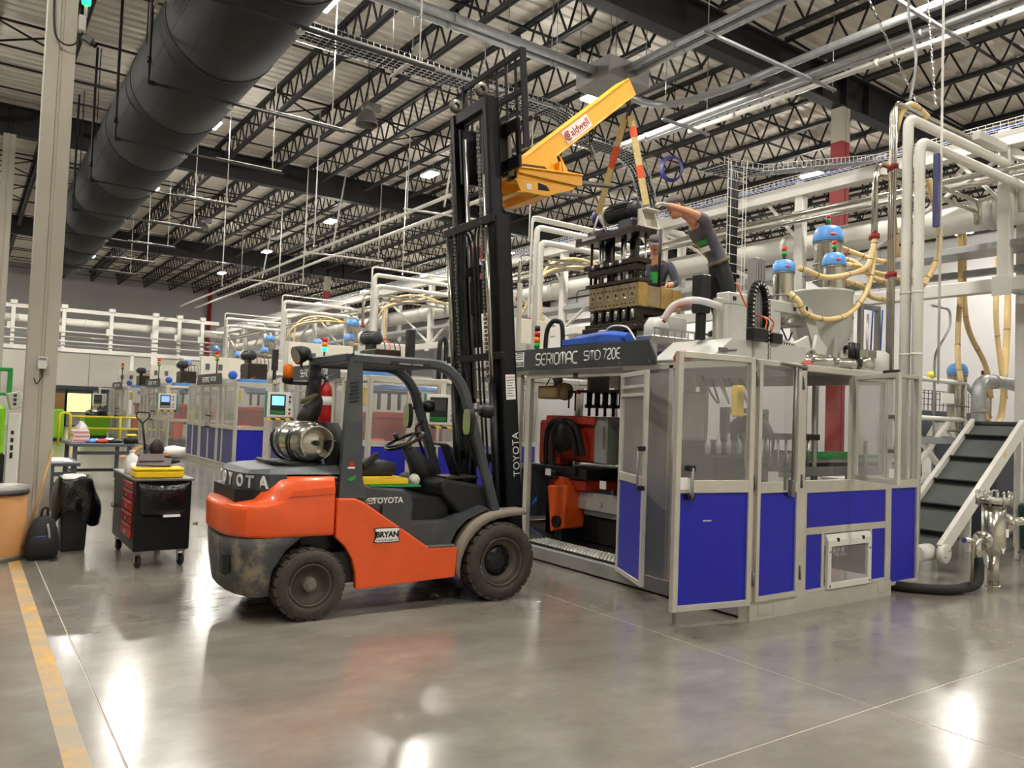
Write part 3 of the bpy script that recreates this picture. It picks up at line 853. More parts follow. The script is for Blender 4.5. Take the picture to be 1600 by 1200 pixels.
# mast, leaning back
LM = Matrix.Translation((1.985, 0, 0.30)) @ Matrix.Rotation(R(-5.2), 4, 'Y') @ Matrix.Translation((-1.985, 0, -0.30))
def mb_(name, m, ma, par=None):
    m.xf(LM); return m.build(name, ma, par or fl)
def chan(m, x0, x1, y_in, y_out, z0, z1, t=0.022):
    """C channel whose web is at y_out"""
    m.box(x0, min(y_out, y_out - math.copysign(t, y_out)), z0, x1, max(y_out, y_out - math.copysign(t, y_out)), z1, 0.003)
    a, b = min(y_in, y_out), max(y_in, y_out)
    m.box(x0, a, z0, x0 + t, b, z1, 0.003); m.box(x1 - t, a, z0, x1, b, z1, 0.003)
for s in (-1, 1):
    m = MB(); chan(m, 1.90, 2.07, s * 0.36, s * 0.46, 0.12, 3.50)
    om = mb_('outer_mast_rail', m, 'black_metal')
    if s < 0:
        M_ = LM @ facing((2.03, -0.462, 1.28), 0, -1, R(90))
        text('TOYOTA', 'lettering', 'white_print', om, 0.10, M_, 0.001, -0.001)
        q = MB().box(1.945, -0.468, 1.79, 2.045, -0.461, 2.02, 0.001); q.xf(LM); q = q.build('label_plate', 'paper', om)
        text('WARNING', 'lettering', 'red', om, 0.02, LM @ facing((1.995, -0.469, 1.995), 0, -1), 0.0005)
        for k in range(7):
            e = MB().box(1.955, -0.4695, 1.965 - k * 0.024, 2.035 - 0.012 * (k % 3), -0.468, 1.971 - k * 0.024); e.xf(LM); e.build('print_line', 'black', om)
    m = MB(); chan(m, 1.925, 2.06, s * 0.28, s * 0.355, 1.75, 4.62); mb_('inner_mast_rail', m, 'black_metal')
    m = MB(); m.cyl((1.86, s * 0.37, 0.3), (1.86, s * 0.37, 1.95), 0.04, n=14); mb_('lift_cylinder', m, 'black_metal')
    m = MB(); m.cyl((1.86, s * 0.37, 1.95), (1.86, s * 0.37, 3.38), 0.026, n=14); mb_('lift_rod', m, 'stainless')
    m = MB(); m.cyl((1.98, s * 0.17, 1.8), (1.98, s * 0.17, 4.35), 0.022, n=10); mb_('inner_rod', m, 'steel')
    m = MB()
    for k in range(62):
        z = 2.0 + k * 0.038
        m.box(1.872 - (0.008 if k % 2 else 0.012), s * 0.265 - 0.016, z, 1.872 + (0.008 if k % 2 else 0.012), s * 0.265 + 0.016, z + 0.030, 0.003)
    ch_ = mb_('lift_chain', m, 'steel_dull')
    m = MB(); m.lathe([(0.03, -0.02), (0.065, -0.02), (0.065, -0.012), (0.05, -0.008), (0.05, 0.008), (0.065, 0.012), (0.065, 0.02), (0.03, 0.02)], (1.94, s * 0.25, 4.70), (0, 1, 0), 20); mb_('chain_wheel', m, 'fork_steel')
for q in ((1.86, -0.46, 3.42, 1.91, 0.46, 3.50), (1.86, -0.52, 2.16, 1.91, 0.52, 2.23), (1.88, -0.46, 0.30, 1.93, 0.46, 0.42), (1.90, -0.46, 1.20, 1.93, 0.46, 1.28)):
    mb_('mast_crossbar', MB().box(*q, 0.006), 'black_metal')
for q in ((1.94, -0.35, 4.52, 2.03, 0.35, 4.63), (1.93, -0.30, 3.00, 1.98, 0.30, 3.08), (1.95, -0.14, 2.62, 2.0, 0.14, 2.95)):
    mb_('inner_crossbar', MB().box(*q, 0.006), 'black_metal')
for k, yy in enumerate((-0.20, -0.13, 0.06, 0.14, 0.20)):
    mb_('hose', MB().tube(spline([(1.88, yy, 1.0), (1.87, yy + 0.02, 2.4), (1.87, yy, 3.30), (1.93, yy - 0.01, 3.42), (1.99, yy, 3.2), (1.99, yy, 2.3)], 5), 0.013, 6), 'rubber_black')
mb_('hose', MB().tube(spline([(1.72, -0.1, 1.05), (1.80, -0.05, 1.6), (1.84, 0.1, 2.1), (1.86, 0.25, 1.7), (1.84, 0.3, 1.0)], 5), 0.012, 6), 'rubber_black')
for s in (-1, 1):
    m = MB(); m.cyl((1.35, s * 0.30, 0.62), (1.86, s * 0.34, 0.78), 0.035, n=10); m.build('tilt_cylinder', 'black_metal', fl)
# carriage and load backrest
CZ = 4.04
m = MB()
for s in (-1, 1): m.box(1.95, s * 0.22 - 0.02, CZ - 0.12, 2.16, s * 0.22 + 0.02, CZ + 0.42, 0.005)
m.box(2.15, -0.52, CZ + 0.24, 2.19, 0.52, CZ + 0.36, 0.008); m.box(2.15, -0.52, CZ - 0.10, 2.19, 0.52, CZ + 0.02, 0.008)
for yy in (-0.50, -0.1, 0.1, 0.5): m.box(2.152, yy - 0.03, CZ + 0.02, 2.185, yy + 0.03, CZ + 0.24, 0.005)
mb_('carriage', m, 'black_metal')
m = MB()
for s in (-1, 1): m.box(2.19, s * 0.55 - 0.012, CZ + 0.08, 2.255, s * 0.55 + 0.012, CZ + 1.0, 0.004)
m.box(2.20, -0.55, CZ + 0.94, 2.24, 0.55, CZ + 1.0, 0.006); m.box(2.20, -0.55, CZ + 0.58, 2.24, 0.55, CZ + 0.64, 0.006)
for k in range(6): m.box(2.21, -0.42 + k * 0.168 - 0.012, CZ + 0.30, 2.23, -0.42 + k * 0.168 + 0.012, CZ + 0.95, 0.003)
for s in (-1, 1):
    m.cyl((2.222, s * 0.565, CZ + 0.36), (2.222, s * 0.55, CZ + 0.36), 0.016, n=6); m.cyl((2.222, s * 0.565, CZ + 0.13), (2.222, s * 0.55, CZ + 0.13), 0.016, n=6)
mb_('load_backrest', m, 'black_steel')
for yy in (-0.225, 0.225):
    m = MB()
    m.box(2.19, yy - 0.055, CZ - 0.12, 2.235, yy + 0.055, CZ + 0.40, 0.006)
    m.loft([[(2.19, yy - 0.055, CZ - 0.12), (2.19, yy + 0.055, CZ - 0.12), (2.19, yy + 0.055, CZ - 0.075), (2.19, yy - 0.055, CZ - 0.075)],
            [(2.90, yy - 0.055, CZ - 0.115), (2.90, yy + 0.055, CZ - 0.115), (2.90, yy + 0.055, CZ - 0.08), (2.90, yy - 0.055, CZ - 0.08)],
            [(3.50, yy - 0.03, CZ - 0.10), (3.50, yy + 0.03, CZ - 0.10), (3.50, yy + 0.03, CZ - 0.085), (3.50, yy - 0.03, CZ - 0.085)]], sm=False)
    mb_('fork', m, 'fork_steel')
# tank bracket
m = MB(); m.box(-0.14, -0.30, 1.17, 0.20, 0.34, 1.19, 0.004)
for yy in (-0.20, 0.24):
    m.tube([(0.06 + 0.180 * math.cos(a), yy, 1.36 + 0.180 * math.sin(a)) for a in [R(150 + k * 16) for k in range(16)]], 0.012, 6)
m.tube([(-0.20, -0.24, 1.185), (-0.20, 0.34, 1.185)], 0.018, 7); m.tube([(-0.20, -0.24, 1.185), (0.16, -0.26, 1.19)], 0.018, 7)
m.box(0.17, -0.38, 1.18, 0.25, -0.32, 1.38, 0.008)
m.build('tank_bracket', 'black', fl)

def F(x, y, z):
    """forklift coordinates to the world's"""
    v = Matrix.Rotation(FR, 3, 'Z') @ Vector((x, y, z)); return (v.x + FO[0], v.y + FO[1], v.z)
FM = Matrix.Translation(FO) @ Matrix.Rotation(FR, 4, 'Z')
# gas cylinder lying across the counterweight
t = thing('gas_cylinder', 'shiny steel gas cylinder lying across the back of the forklift', 'gas cylinder', F(0.06, 0, 1.19), FR, world=False)
t.scale = (0.87, 0.84, 0.87)
m = MB(); m.lathe([(0, -0.42), (0.09, -0.415), (0.15, -0.385), (0.185, -0.32), (0.19, -0.25), (0.19, 0.20), (0.185, 0.27), (0.15, 0.335), (0.09, 0.365), (0, 0.37)], (0, 0, 0.195), (0, 1, 0), 28)
b_ = m.build('body', 'stainless', t)
for yy in (-0.16, 0.12): MB().lathe([(0.192, -0.012), (0.197, -0.008), (0.197, 0.008), (0.192, 0.012)], (0, yy, 0.195), (0, 1, 0), 28).build('strap', 'steel_dull', t)
m = MB()
for k in range(18):
    a0, a1 = R(-60 + k * 16), R(-60 + (k + 1) * 16)
    q = [(0.15 * math.cos(a0), 0.195 + 0.15 * math.sin(a0)), (0.15 * math.cos(a1), 0.195 + 0.15 * math.sin(a1))]
    m.add([(q[0][0], -0.37, q[0][1]), (q[1][0], -0.37, q[1][1]), (q[1][0] * 1.05, -0.52, 0.195 + (q[1][1] - 0.195) * 1.05), (q[0][0] * 1.05, -0.52, 0.195 + (q[0][1] - 0.195) * 1.05)], [(0, 1, 2, 3)])
o = m.build('collar', 'stainless', t); sd = o.modifiers.new('t', 'SOLIDIFY'); sd.thickness = 0.006
m = MB(); m.cyl((0, -0.41, 0.195), (0, -0.47, 0.195), 0.022, n=10); m.box(-0.02, -0.50, 0.17, 0.02, -0.46, 0.22, 0.005); m.build('valve', 'oily', t)
# brown bundle behind the seat
t = thing('work_glove', 'dark brown leather bundle tucked above the gas cylinder', 'glove', F(0.14, 0.16, 1.52), FR, world=False)
m = MB(); m.loft([[(0.02 * k + 0.09 * s_ * math.cos(a), 0.10 * s_ * math.sin(a), -0.02 + 0.05 * k) for a in [q * PI / 6 for q in range(12)]] for k, s_ in enumerate((0.7, 1.0, 1.05, 0.95, 0.8, 0.4))]); m.build('bundle', 'boot', t)
m = MB(); m.lathe([(0.07, -0.02), (0.09, 0), (0.07, 0.02)], (0.03, 0, 0.20), (-0.5, 0.2, 1), 14); m.build('cuff', 'belt_olive', t)
# fire extinguisher on the far pillar
t = thing('fire_extinguisher', 'red fire extinguisher strapped to the far rear forklift pillar', 'fire extinguisher', F(0.40, 0.40, 1.50), FR, world=False)
m = MB(); m.lathe([(0, 0), (0.05, 0), (0.058, 0.015), (0.058, 0.30), (0.05, 0.34), (0.025, 0.37), (0.02, 0.38)], (0, 0, 0), n=18); m.build('body', 'red', t)
MB().lathe([(0.0585, 0.17), (0.0595, 0.171), (0.0595, 0.25), (0.0585, 0.251)], (0, 0, 0), n=18).build('paper_label', 'paper', t)
m = MB(); m.cyl((0, 0, 0.38), (0, 0, 0.43), 0.02, n=8); m.beam((0, 0, 0.43), (0.09, 0.02, 0.46), 0.02, 0.012); m.beam((0, 0, 0.41), (0.08, 0.02, 0.41), 0.02, 0.012)
m.build('valve_handle', 'steel_dull', t)
m = MB(); m.tube(spline([(0, 0, 0.40), (-0.06, -0.03, 0.42), (-0.075, -0.03, 0.25), (-0.06, -0.02, 0.08)], 5), 0.011, 6); m.build('hose', 'rubber_black', t)
# things left on the seat hood
b_ = MB().box(0.42, -0.46, 1.022, 0.86, -0.08, 1.075, 0.008).xf(FM)
tag(b_.build('folder_box', 'yellow'), 'flat yellow case under the front of the forklift seat', 'case')
b_ = MB().obox((0.72, -0.32, 1.012), ((0.24, 0.02, -0.006), (-0.02, 0.16, 0), (0, 0, 0.008)), 0.002).xf(FM)
tag(b_.build('green_sheet', 'green'), 'green folder lying below the yellow case on the forklift', 'folder')
# ---------------------------------------------------------------- moulding machines: safety enclosures
def leaf(par, name, o, d, W, zs, low, up, t=0.05, dep=0.05, fm='alu', mull=None, label=None):
    """framed panel standing at o and running along unit direction d; zs = bottom, top of lower infill, bottom of upper infill, top"""
    dx, dy = d
    nx, ny = -dy, dx
    def B(m, u0, u1, z0, z1, h, b=0.003, mi=0):
        c = (o[0] + dx * (u0 + u1) / 2, o[1] + dy * (u0 + u1) / 2, (z0 + z1) / 2)
        m.obox(c, ((dx * (u1 - u0) / 2, dy * (u1 - u0) / 2, 0), (nx * h / 2, ny * h / 2, 0), (0, 0, (z1 - z0) / 2)), b, mi)
    m = MB()
    z0, za, zb, z1 = zs
    B(m, 0, t, z0, z1, dep); B(m, W - t, W, z0, z1, dep)
    B(m, t, W - t, z0, z0 + t, dep); B(m, t, W - t, z1 - t, z1, dep)
    if za is not None: B(m, t, W - t, za, zb, dep)
    if mull: 
        for u in mull: B(m, u - 0.02, u + 0.02, z0 + t, z1 - t, dep * 0.9)
    f = m.build(name, fm, par)
    if label: f['label'] = label
    if za is not None:
        m = MB(); B(m, t, W - t, z0 + t, za, 0.012, 0); m.build('lower_panel', low, f)
        m = MB(); B(m, t, W - t, zb, z1 - t, 0.006, 0); m.build('pane', up, f)
    else:
        m = MB(); B(m, t, W - t, z0 + t, z1 - t, 0.006, 0); m.build('pane', up, f)
    return f, B
def handle_on(f, o, d, u, z0, z1, side=1, m_='alu_dull'):
    dx, dy = d; nx, ny = -dy * side, dx * side
    p = Vector((o[0] + dx * u, o[1] + dy * u, 0)); n = Vector((nx, ny, 0))
    m = MB()
    m.tube([p + n * 0.02 + Vector((0, 0, z0)), p + n * 0.07 + Vector((0, 0, z0)), p + n * 0.07 + Vector((0, 0, z1)), p + n * 0.02 + Vector((0, 0, z1))], 0.014, 8)
    for z in (z0, z1): m.obox(p + n * 0.045 + Vector((0, 0, z)), (Vector((dx, dy, 0)) * 0.03, n * 0.035, (0, 0, 0.022)), 0.004, 1)
    return m.build('handle', [m_, 'black'], f)
MX, P1 = 5.45, 4.24
# nearest machine
e1 = thing('safety_enclosure', 'nearest aluminium machine enclosure with blue panels and open doors', 'machine enclosure', (MX, P1, 0))
Z1, ZR0, ZR1 = 2.19, 1.06, 1.15
m = MB()
m.prism([(MX - 0.01, 0.0), (MX - 0.01, 0.12), (MX + 0.02, 0.15), (MX + 2.16, 0.15), (MX + 2.16, 0.0)], 'y', P1 - 0.012, P1 + 0.10)
m.box(MX + 0.30, P1 - 0.016, 0.03, MX + 0.31, P1 - 0.012, 0.12, 0)
b_ = m.build('plinth', 'alu', e1)
for x in (MX + 0.10, MX + 1.92):
    q = MB().box(x, P1 - 0.018, 0.035, x + 0.16, P1 - 0.012, 0.125, 0.002); q.build('cover_plate', 'alu', b_)
MB().box(MX - 0.012, P1 + 0.10, 0.02, MX + 0.10, 9.1, 0.16, 0.006).build('plinth', 'alu_dull', e1)
MB().box(MX + 0.02, P1 + 0.1, 0.0, MX + 2.1, 9.1, 0.03).build('base_shadow_sheet', 'black', e1)  # solid black sheet standing in for the shade under the machine
# posts
for x, y, wx, wy in ((MX, P1, 0.05, 0.06), (MX + 0.615, P1, 0.125, 0.06), (MX + 2.07, P1, 0.10, 0.06), (MX + 2.10, 9.04, 0.06, 0.06), (MX, 9.04, 0.06, 0.06), (MX + 2.10, 6.6, 0.06, 0.06)):
    MB().box(x, y, 0.15, x + wx, y + wy, Z1, 0.004).build('post', 'alu', e1)
for y0, y1 in ((5.16, 5.22), (7.42, 7.50), (7.62, 7.70)):
    MB().box(MX, y0, 0.15, MX + 0.06, y1, 2.17, 0.004).build('post', 'alu', e1)
m = MB(); m.box(MX, P1, Z1 - 0.06, MX + 2.16, P1 + 0.06, Z1, 0.004); m.box(MX, P1 + 0.06, Z1 - 0.06, MX + 0.06, 9.1, Z1, 0.004); m.box(MX + 2.1, P1 + 0.06, Z1 - 0.06, MX + 2.16, 9.1, Z1, 0.004); m.box(MX, 9.04, Z1 - 0.06, MX + 2.16, 9.1, Z1, 0.004)
m.build('top_rail', 'alu', e1)
# right-hand face: narrow door, window bay, end panel
f, B = leaf(e1, 'door', (MX + 0.03, P1 - 0.012), (1, 0), 0.585, (0.155, ZR0, ZR1, Z1 - 0.005), 'blue', 'polycarb', 0.045)
m = MB(); m.tube([(MX + 0.47, P1 - 0.06, 1.12), (MX + 0.485, P1 - 0.06, 2.15)], 0.014, 8); m.box(MX + 0.44, P1 - 0.08, 1.02, MX + 0.49, P1 - 0.03, 1.17, 0.006); m.box(MX + 0.38, P1 - 0.05, 1.08, MX + 0.405, P1 - 0.03, 1.20, 0.004)
m.build('rod_handle', 'steel_dull', f)
MB().beam((MX + 0.30, P1 - 0.05, 2.17), (MX + 0.66, P1 - 0.05, 2.155), 0.03, 0.025, 0.006).build('closer', 'steel_dull', f)
for z in (0.35, 1.15, 2.02):
    for x in (MX - 0.015, MX + 0.63):
        q = MB().box(x, P1 - 0.022, z - 0.06, x + 0.05, P1 - 0.010, z + 0.06, 0.003); q.cyl((x + 0.025, P1 - 0.026, z - 0.06), (x + 0.025, P1 - 0.026, z + 0.06), 0.008, n=8); q.build('hinge', 'steel_dull', e1)
xa, xb = MX + 0.74, MX + 2.07
MB().box(xa, P1, ZR0 - 0.02, xb, P1 + 0.05, ZR1, 0.004).build('window_sill', 'alu', e1)
MB().box(xa + 0.03, P1 + 0.01, 0.73, xb - 0.01, P1 + 0.025, ZR0 - 0.02, 0.002).build('blue_panel', 'blue', e1)
m = MB(); m.box(xa, P1, 0.15, xa + 0.035, P1 + 0.05, ZR0 - 0.02, 0.003); m.box(xa + 0.035, P1, 0.665, xb, P1 + 0.05, 0.73, 0.003); m.box(xa + 0.035, P1, 0.15, xb, P1 + 0.05, 0.18, 0.003)
m.box(xa + 0.27, P1, 0.18, xa + 0.31, P1 + 0.05, 0.665, 0.003); m.box(xb - 0.28, P1, 0.18, xb - 0.24, P1 + 0.05, 0.665, 0.003)
m.build('bay_frame', 'alu', e1)
MB().box(xa + 0.035, P1 + 0.01, 0.18, xa + 0.27, P1 + 0.025, 0.665, 0.002).build('blue_panel', 'blue', e1)
MB().box(xb - 0.24, P1 + 0.01, 0.18, xb - 0.005, P1 + 0.025, 0.665, 0.002).build('blue_panel', 'blue', e1)
hx0, hx1 = xa + 0.325, xb - 0.295
m = MB(); m.frame(hx0, 0.16, hx1, 0.60, P1 - 0.03, P1 + 0.0, 0.055)
m.prism([(P1 - 0.03, 0.555), (P1 - 0.03, 0.60), (P1 + 0.0, 0.655), (P1 + 0.02, 0.655), (P1 + 0.02, 0.555)], 'x', hx0, hx1)
hf = m.build('hatch_frame', 'panel_white', e1)
MB().box(hx0 + 0.055, P1 - 0.018, 0.215, hx1 - 0.055, P1 - 0.012, 0.545).build('pane', 'polycarb', hf)
for x in (hx0 + 0.14, hx1 - 0.16): MB().box(x, P1 - 0.034, 0.585, x + 0.035, P1 - 0.012, 0.62, 0.003).build('latch', 'black', hf)
for x in (hx0 + 0.03, hx1 - 0.03):
    for z in (0.19, 0.50): MB().cyl((x, P1 - 0.038, z), (x, P1 - 0.028, z), 0.010, n=6).build('screw', 'steel_dull', hf)
# valves seen through the hatch
m = MB()
for k in range(3): m.cyl((hx0 + 0.38 + 0.07 * k, P1 + 0.16, 0.40), (hx0 + 0.38 + 0.07 * k, P1 + 0.16, 0.52), 0.018, n=8); m.cyl((hx0 + 0.36 + 0.07 * k, P1 + 0.13, 0.42), (hx0 + 0.40 + 0.07 * k, P1 + 0.13, 0.42), 0.02, n=8)
m.box(hx0 + 0.28, P1 + 0.2, 0.16, hx0 + 0.34, P1 + 0.26, 0.6, 0.004); m.cyl((hx0 + 0.05, P1 + 0.3, 0.25), (hx0 + 0.30, P1 + 0.3, 0.27), 0.035, n=10)
m.build('valve_block', 'stainless', e1)
# window: fixed right half, sash swung out on the middle mullion
xm = 6.93
MB().box(xm - 0.02, P1 + 0.005, ZR1, xm + 0.025, P1 + 0.045, Z1 - 0.06, 0.003).build('mullion', 'alu', e1)
f, B = leaf(e1, 'fixed_window', (xm + 0.02, P1 + 0.025), (1, 0), xb - xm - 0.02, (ZR1, None, None, Z1 - 0.06), None, 'polycarb', 0.03, 0.03)
sd_ = (-0.42, -0.9075)
f, B = leaf(e1, 'window_sash', (xm, P1 - 0.01), sd_, 0.645, (ZR1 + 0.005, None, None, Z1 - 0.055), None, 'polycarb', 0.045, 0.035)
q = MB(); B(q, 0.52, 0.59, ZR1 + 0.06, ZR1 + 0.14, 0.012, 0); q.build('sticker', 'paper', f)
q = MB(); B(q, 0.42, 0.62, Z1 - 0.055, Z1 - 0.03, 0.03, 0.004); q.build('latch', 'black', f)
# end panel set back on the right
f, B = leaf(e1, 'end_panel', (MX + 2.18, P1 + 0.10), (1, 0), 0.645, (0.06, ZR0 - 0.02, ZR0 + 0.06, Z1 + 0.02), 'blue', 'polycarb', 0.035, 0.06)
q = MB(); B(q, 0.25, 0.28, ZR0 + 0.06, Z1, 0.03); B(q, 0.44, 0.46, ZR0 + 0.06, Z1, 0.02); q.build('glazing_bar', 'alu', f)
for z in (0.25, 0.5, 0.75, 0.98):
    for u in (0.045, 0.60): q = MB().cyl((MX + 2.18 + u, P1 + 0.07, z), (MX + 2.18 + u, P1 + 0.06, z), 0.008, n=6); q.build('screw', 'steel', f)
MB().box(MX + 2.2, P1 + 0.12, 0.0, MX + 2.24, P1 + 0.16, 0.06).build('foot', 'alu_dull', e1); MB().box(MX + 2.74, P1 + 0.12, 0.0, MX + 2.78, P1 + 0.16, 0.06).build('foot', 'alu_dull', e1)
m = MB(); m.tube([(MX + 2.10, P1 - 0.05, 1.42), (MX + 2.10, P1 - 0.07, 1.48), (MX + 2.10, P1 - 0.07, 1.70), (MX + 2.10, P1 - 0.05, 1.76)], 0.012, 7); m.box(MX + 2.08, P1 - 0.06, 1.40, MX + 2.12, P1, 1.44, 0.003); m.box(MX + 2.08, P1 - 0.06, 1.74, MX + 2.12, P1, 1.78, 0.003)
m.build('handle', 'black', e1)
# big door swung wide open off the near corner
dd = Vector((4.66 - MX, 4.37 - P1, 0)).normalized()
f, B = leaf(e1, 'door', (MX - 0.012, P1 - 0.005), (dd.x, dd.y), 0.80, (0.135, ZR0 + 0.01, ZR1 + 0.02, Z1 + 0.01), 'blue', 'polycarb', 0.05, 0.05)
handle_on(f, (MX, P1), (dd.x, dd.y), 0.68, 1.04, 1.27, 1)
q = MB(); B(q, 0.66, 0.755, 1.10, 1.19, 0.056, 0); q.build('label_plate', 'paper', f)
q = MB(); B(q, 0.745, 0.775, 0.045, 0.135, 0.03, 0.004); q.build('floor_bolt', 'steel_dull', f)
q = MB()
for k in range(2): B(q, 0.42 + 0.035 * k, 0.47 + 0.035 * k, 0.84, 0.85, 0.014, 0)
q.build('scratch', 'panel_white', f)
# left face: sheet panel, half-folded inner door, jambs, far window
MB().box(MX + 0.005, 5.22, 0.16, MX + 0.03, 5.84, 2.17, 0.003).build('sheet_panel', 'alu_dull', e1)
ld = Vector((5.125 - MX, 5.16 - 5.84, 0)).normalized()
f, B = leaf(e1, 'folding_door', (MX - 0.01, 5.84), (ld.x, ld.y), 0.76, (0.13, 1.04, 1.12, 2.10), 'blue', 'polycarb', 0.045, 0.04)
q = MB(); B(q, 0.045, 0.715, 1.86, 1.89, 0.045); B(q, 0.045, 0.715, 1.94, 1.97, 0.045); q.build('cross_bar', 'alu', f)
handle_on(f, (MX, 5.84), (ld.x, ld.y), 0.74, 1.02, 1.38, -1)
MB().box(MX - 0.005, 5.84, 2.08, MX + 0.05, 7.45, 2.13, 0.004).build('door_track', 'alu', e1)
MB().box(MX - 0.01, 6.55, 2.075, MX + 0.0, 6.63, 2.135, 0.002).build('switch_box', 'black', e1)
MB().box(MX - 0.012, 5.84, 2.125, MX + 0.05, 7.45, 2.17, 0.003).build('lintel', 'alu_dull', e1)
f, B = leaf(e1, 'side_window', (MX + 0.02, 7.70), (0, 1), 1.34, (0.16, 1.05, 1.14, 2.17), 'blue', 'polycarb', 0.05, 0.04, mull=(0.45, 0.9))
q = MB(); B(q, 0.05, 1.29, 1.80, 1.83, 0.045); B(q, 0.05, 1.29, 1.94, 1.97, 0.045); q.build('cross_bar', 'alu', f)
q = MB(); B(q, 0.07, 0.22, 1.2, 1.78, 0.012, 0); q.build('notice_strip', 'blue_grey', f)
# back wall panels, lower infill darkened to paint in interior shade
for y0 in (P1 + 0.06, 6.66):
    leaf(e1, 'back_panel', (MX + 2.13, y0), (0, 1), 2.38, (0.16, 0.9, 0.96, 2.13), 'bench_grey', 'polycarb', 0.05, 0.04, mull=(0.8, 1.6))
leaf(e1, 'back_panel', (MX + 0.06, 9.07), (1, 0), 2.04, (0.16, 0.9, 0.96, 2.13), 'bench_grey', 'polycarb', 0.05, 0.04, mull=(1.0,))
# dark sloped name board
def board(par, y0, oy_text):
    m = MB().prism([(y0, 2.17), (y0, 2.25), (y0 + 0.09, 2.415), (y0 + 2.38, 2.41), (y0 + 2.49, 2.30), (y0 + 2.49, 2.17)], 'x', MX - 0.075, MX - 0.05)
    h = m.build('name_board', 'header_grey', par)
    m = MB(); m.box(MX - 0.05, y0 + 0.1, 2.19, MX + 0.05, y0 + 0.14, 2.38, 0.003); m.box(MX - 0.05, y0 + 2.3, 2.19, MX + 0.05, y0 + 2.34, 2.38, 0.003); m.build('bracket', 'alu_dull', h)
    return h
nb = board(e1, 5.33, 0)
# rounded stroke lettering
GL = {'S': [[(1, .92), (.85, 1), (.15, 1), (0, .85), (0, .65), (.15, .5), (.85, .5), (1, .35), (1, .15), (.85, 0), (.0, .02)]],
      'E': [[(1, 1), (.35, 1), (0, .75), (0, .25), (.35, 0), (1, 0)], [(0, .5), (.85, .5)]],
      'R': [[(0, 0), (0, 1), (.75, 1), (1, .85), (1, .6), (.8, .45), (.0, .45)], [(.55, .45), (1, 0)]],
      'I': [[(.5, 0), (.5, 1)]],
      'O': [[(.25, 0), (0, .2), (0, .8), (.25, 1), (.75, 1), (1, .8), (1, .2), (.75, 0), (.25, 0)]],
      'M': [[(0, 0), (0, .8), (.2, 1), (.8, 1), (1, .8), (1, 0)], [(.5, 1), (.5, 0)]],
      'A': [[(0, 0), (0, .75), (.3, 1), (.7, 1), (1, .75), (1, 0)], [(0, .4), (1, .4)]],
      'C': [[(1, 1), (.3, 1), (0, .8), (0, .2), (.3, 0), (1, 0)]],
      'D': [[(0, 0), (0, 1), (.6, 1), (1, .75), (1, .25), (.6, 0), (0, 0)]],
      '7': [[(0, 1), (1, 1), (.35, 0)]],
      '2': [[(0, .85), (.2, 1), (.8, 1), (1, .85), (1, .6), (0, .15), (0, 0), (1, 0)]],
      '0': [[(.25, 0), (0, .2), (0, .8), (.25, 1), (.75, 1), (1, .8), (1, .2), (.75, 0), (.25, 0)]]}
def strokes(par, word, y, z, h, wd, gap, r, x):
    for ch in word:
        if ch == ' ': y -= wd * 0.8; continue
        w_ = wd * (0.25 if ch == 'I' else (1.15 if ch == 'M' else 1))
        m = MB()
        for st in GL[ch]:
            m.tube(fillet([(x, y - p[0] * w_ * (1 if ch != 'I' else 1), z + p[1] * h) for p in st], h * 0.12, 2), r, 6)
        m.v = [(x + (v[0] - x) * 0.15, v[1], v[2]) for v in m.v]
        m.build('letter', 'white_print', par)
        y -= w_ + gap
strokes(nb, 'SERIOMAC', 7.225, 2.225, 0.125, 0.083, 0.018, 0.0095, MX - 0.077)
strokes(nb, 'SMD', 6.375, 2.25, 0.095, 0.072, 0.016, 0.007, MX - 0.077)
strokes(nb, '720E', 6.075, 2.25, 0.105, 0.052, 0.016, 0.0075, MX - 0.077)
q = MB().box(MX - 0.079, 7.46, 2.215, MX - 0.075, 7.65, 2.385, 0.001).build('serial_plate', 'paper', nb)
text('00538', 'lettering', 'header_grey', nb, 0.07, facing((MX - 0.080, 7.555, 2.245), -1, 0), 0.0005, 0.002)
for k, z in enumerate((2.30, 2.325, 2.35, 2.37)): MB().box(MX - 0.0795, 7.48, z, MX - 0.079, 7.63 - 0.02 * (k % 2), z + 0.010).build('print_line', 'header_grey', nb)
for y in (5.40, 5.82, 7.44): MB().cyl((MX - 0.075, y, 2.20), (MX - 0.082, y, 2.20), 0.009, n=6).build('screw', 'steel', nb)
# perforated safety floor inside the doorway: bright studs on a dark plate
m = MB(); m.box(MX + 0.05, 5.3, 0.16, MX + 1.9, 8.9, 0.18); m.build('floor_plate', 'black_steel', e1)
m = MB()
for i in range(5):
    for j in range(44):
        m.lathe([(0.022, 0), (0.018, 0.016), (0.010, 0.018), (0, 0.018)], (MX + 0.10 + 0.06 * i, 5.86 + 0.055 * (j % 30), 0.18), n=6)
s_ = m.build('floor_stud', 'panel_white', e1); s_['kind'] = 'stuff'
m = MB(); m.beam((MX + 0.35, 6.0, 0.20), (MX + 1.15, 7.0, 0.20), 0.16, 0.04, 0.006); m.build('loose_rail', 'alu', e1)

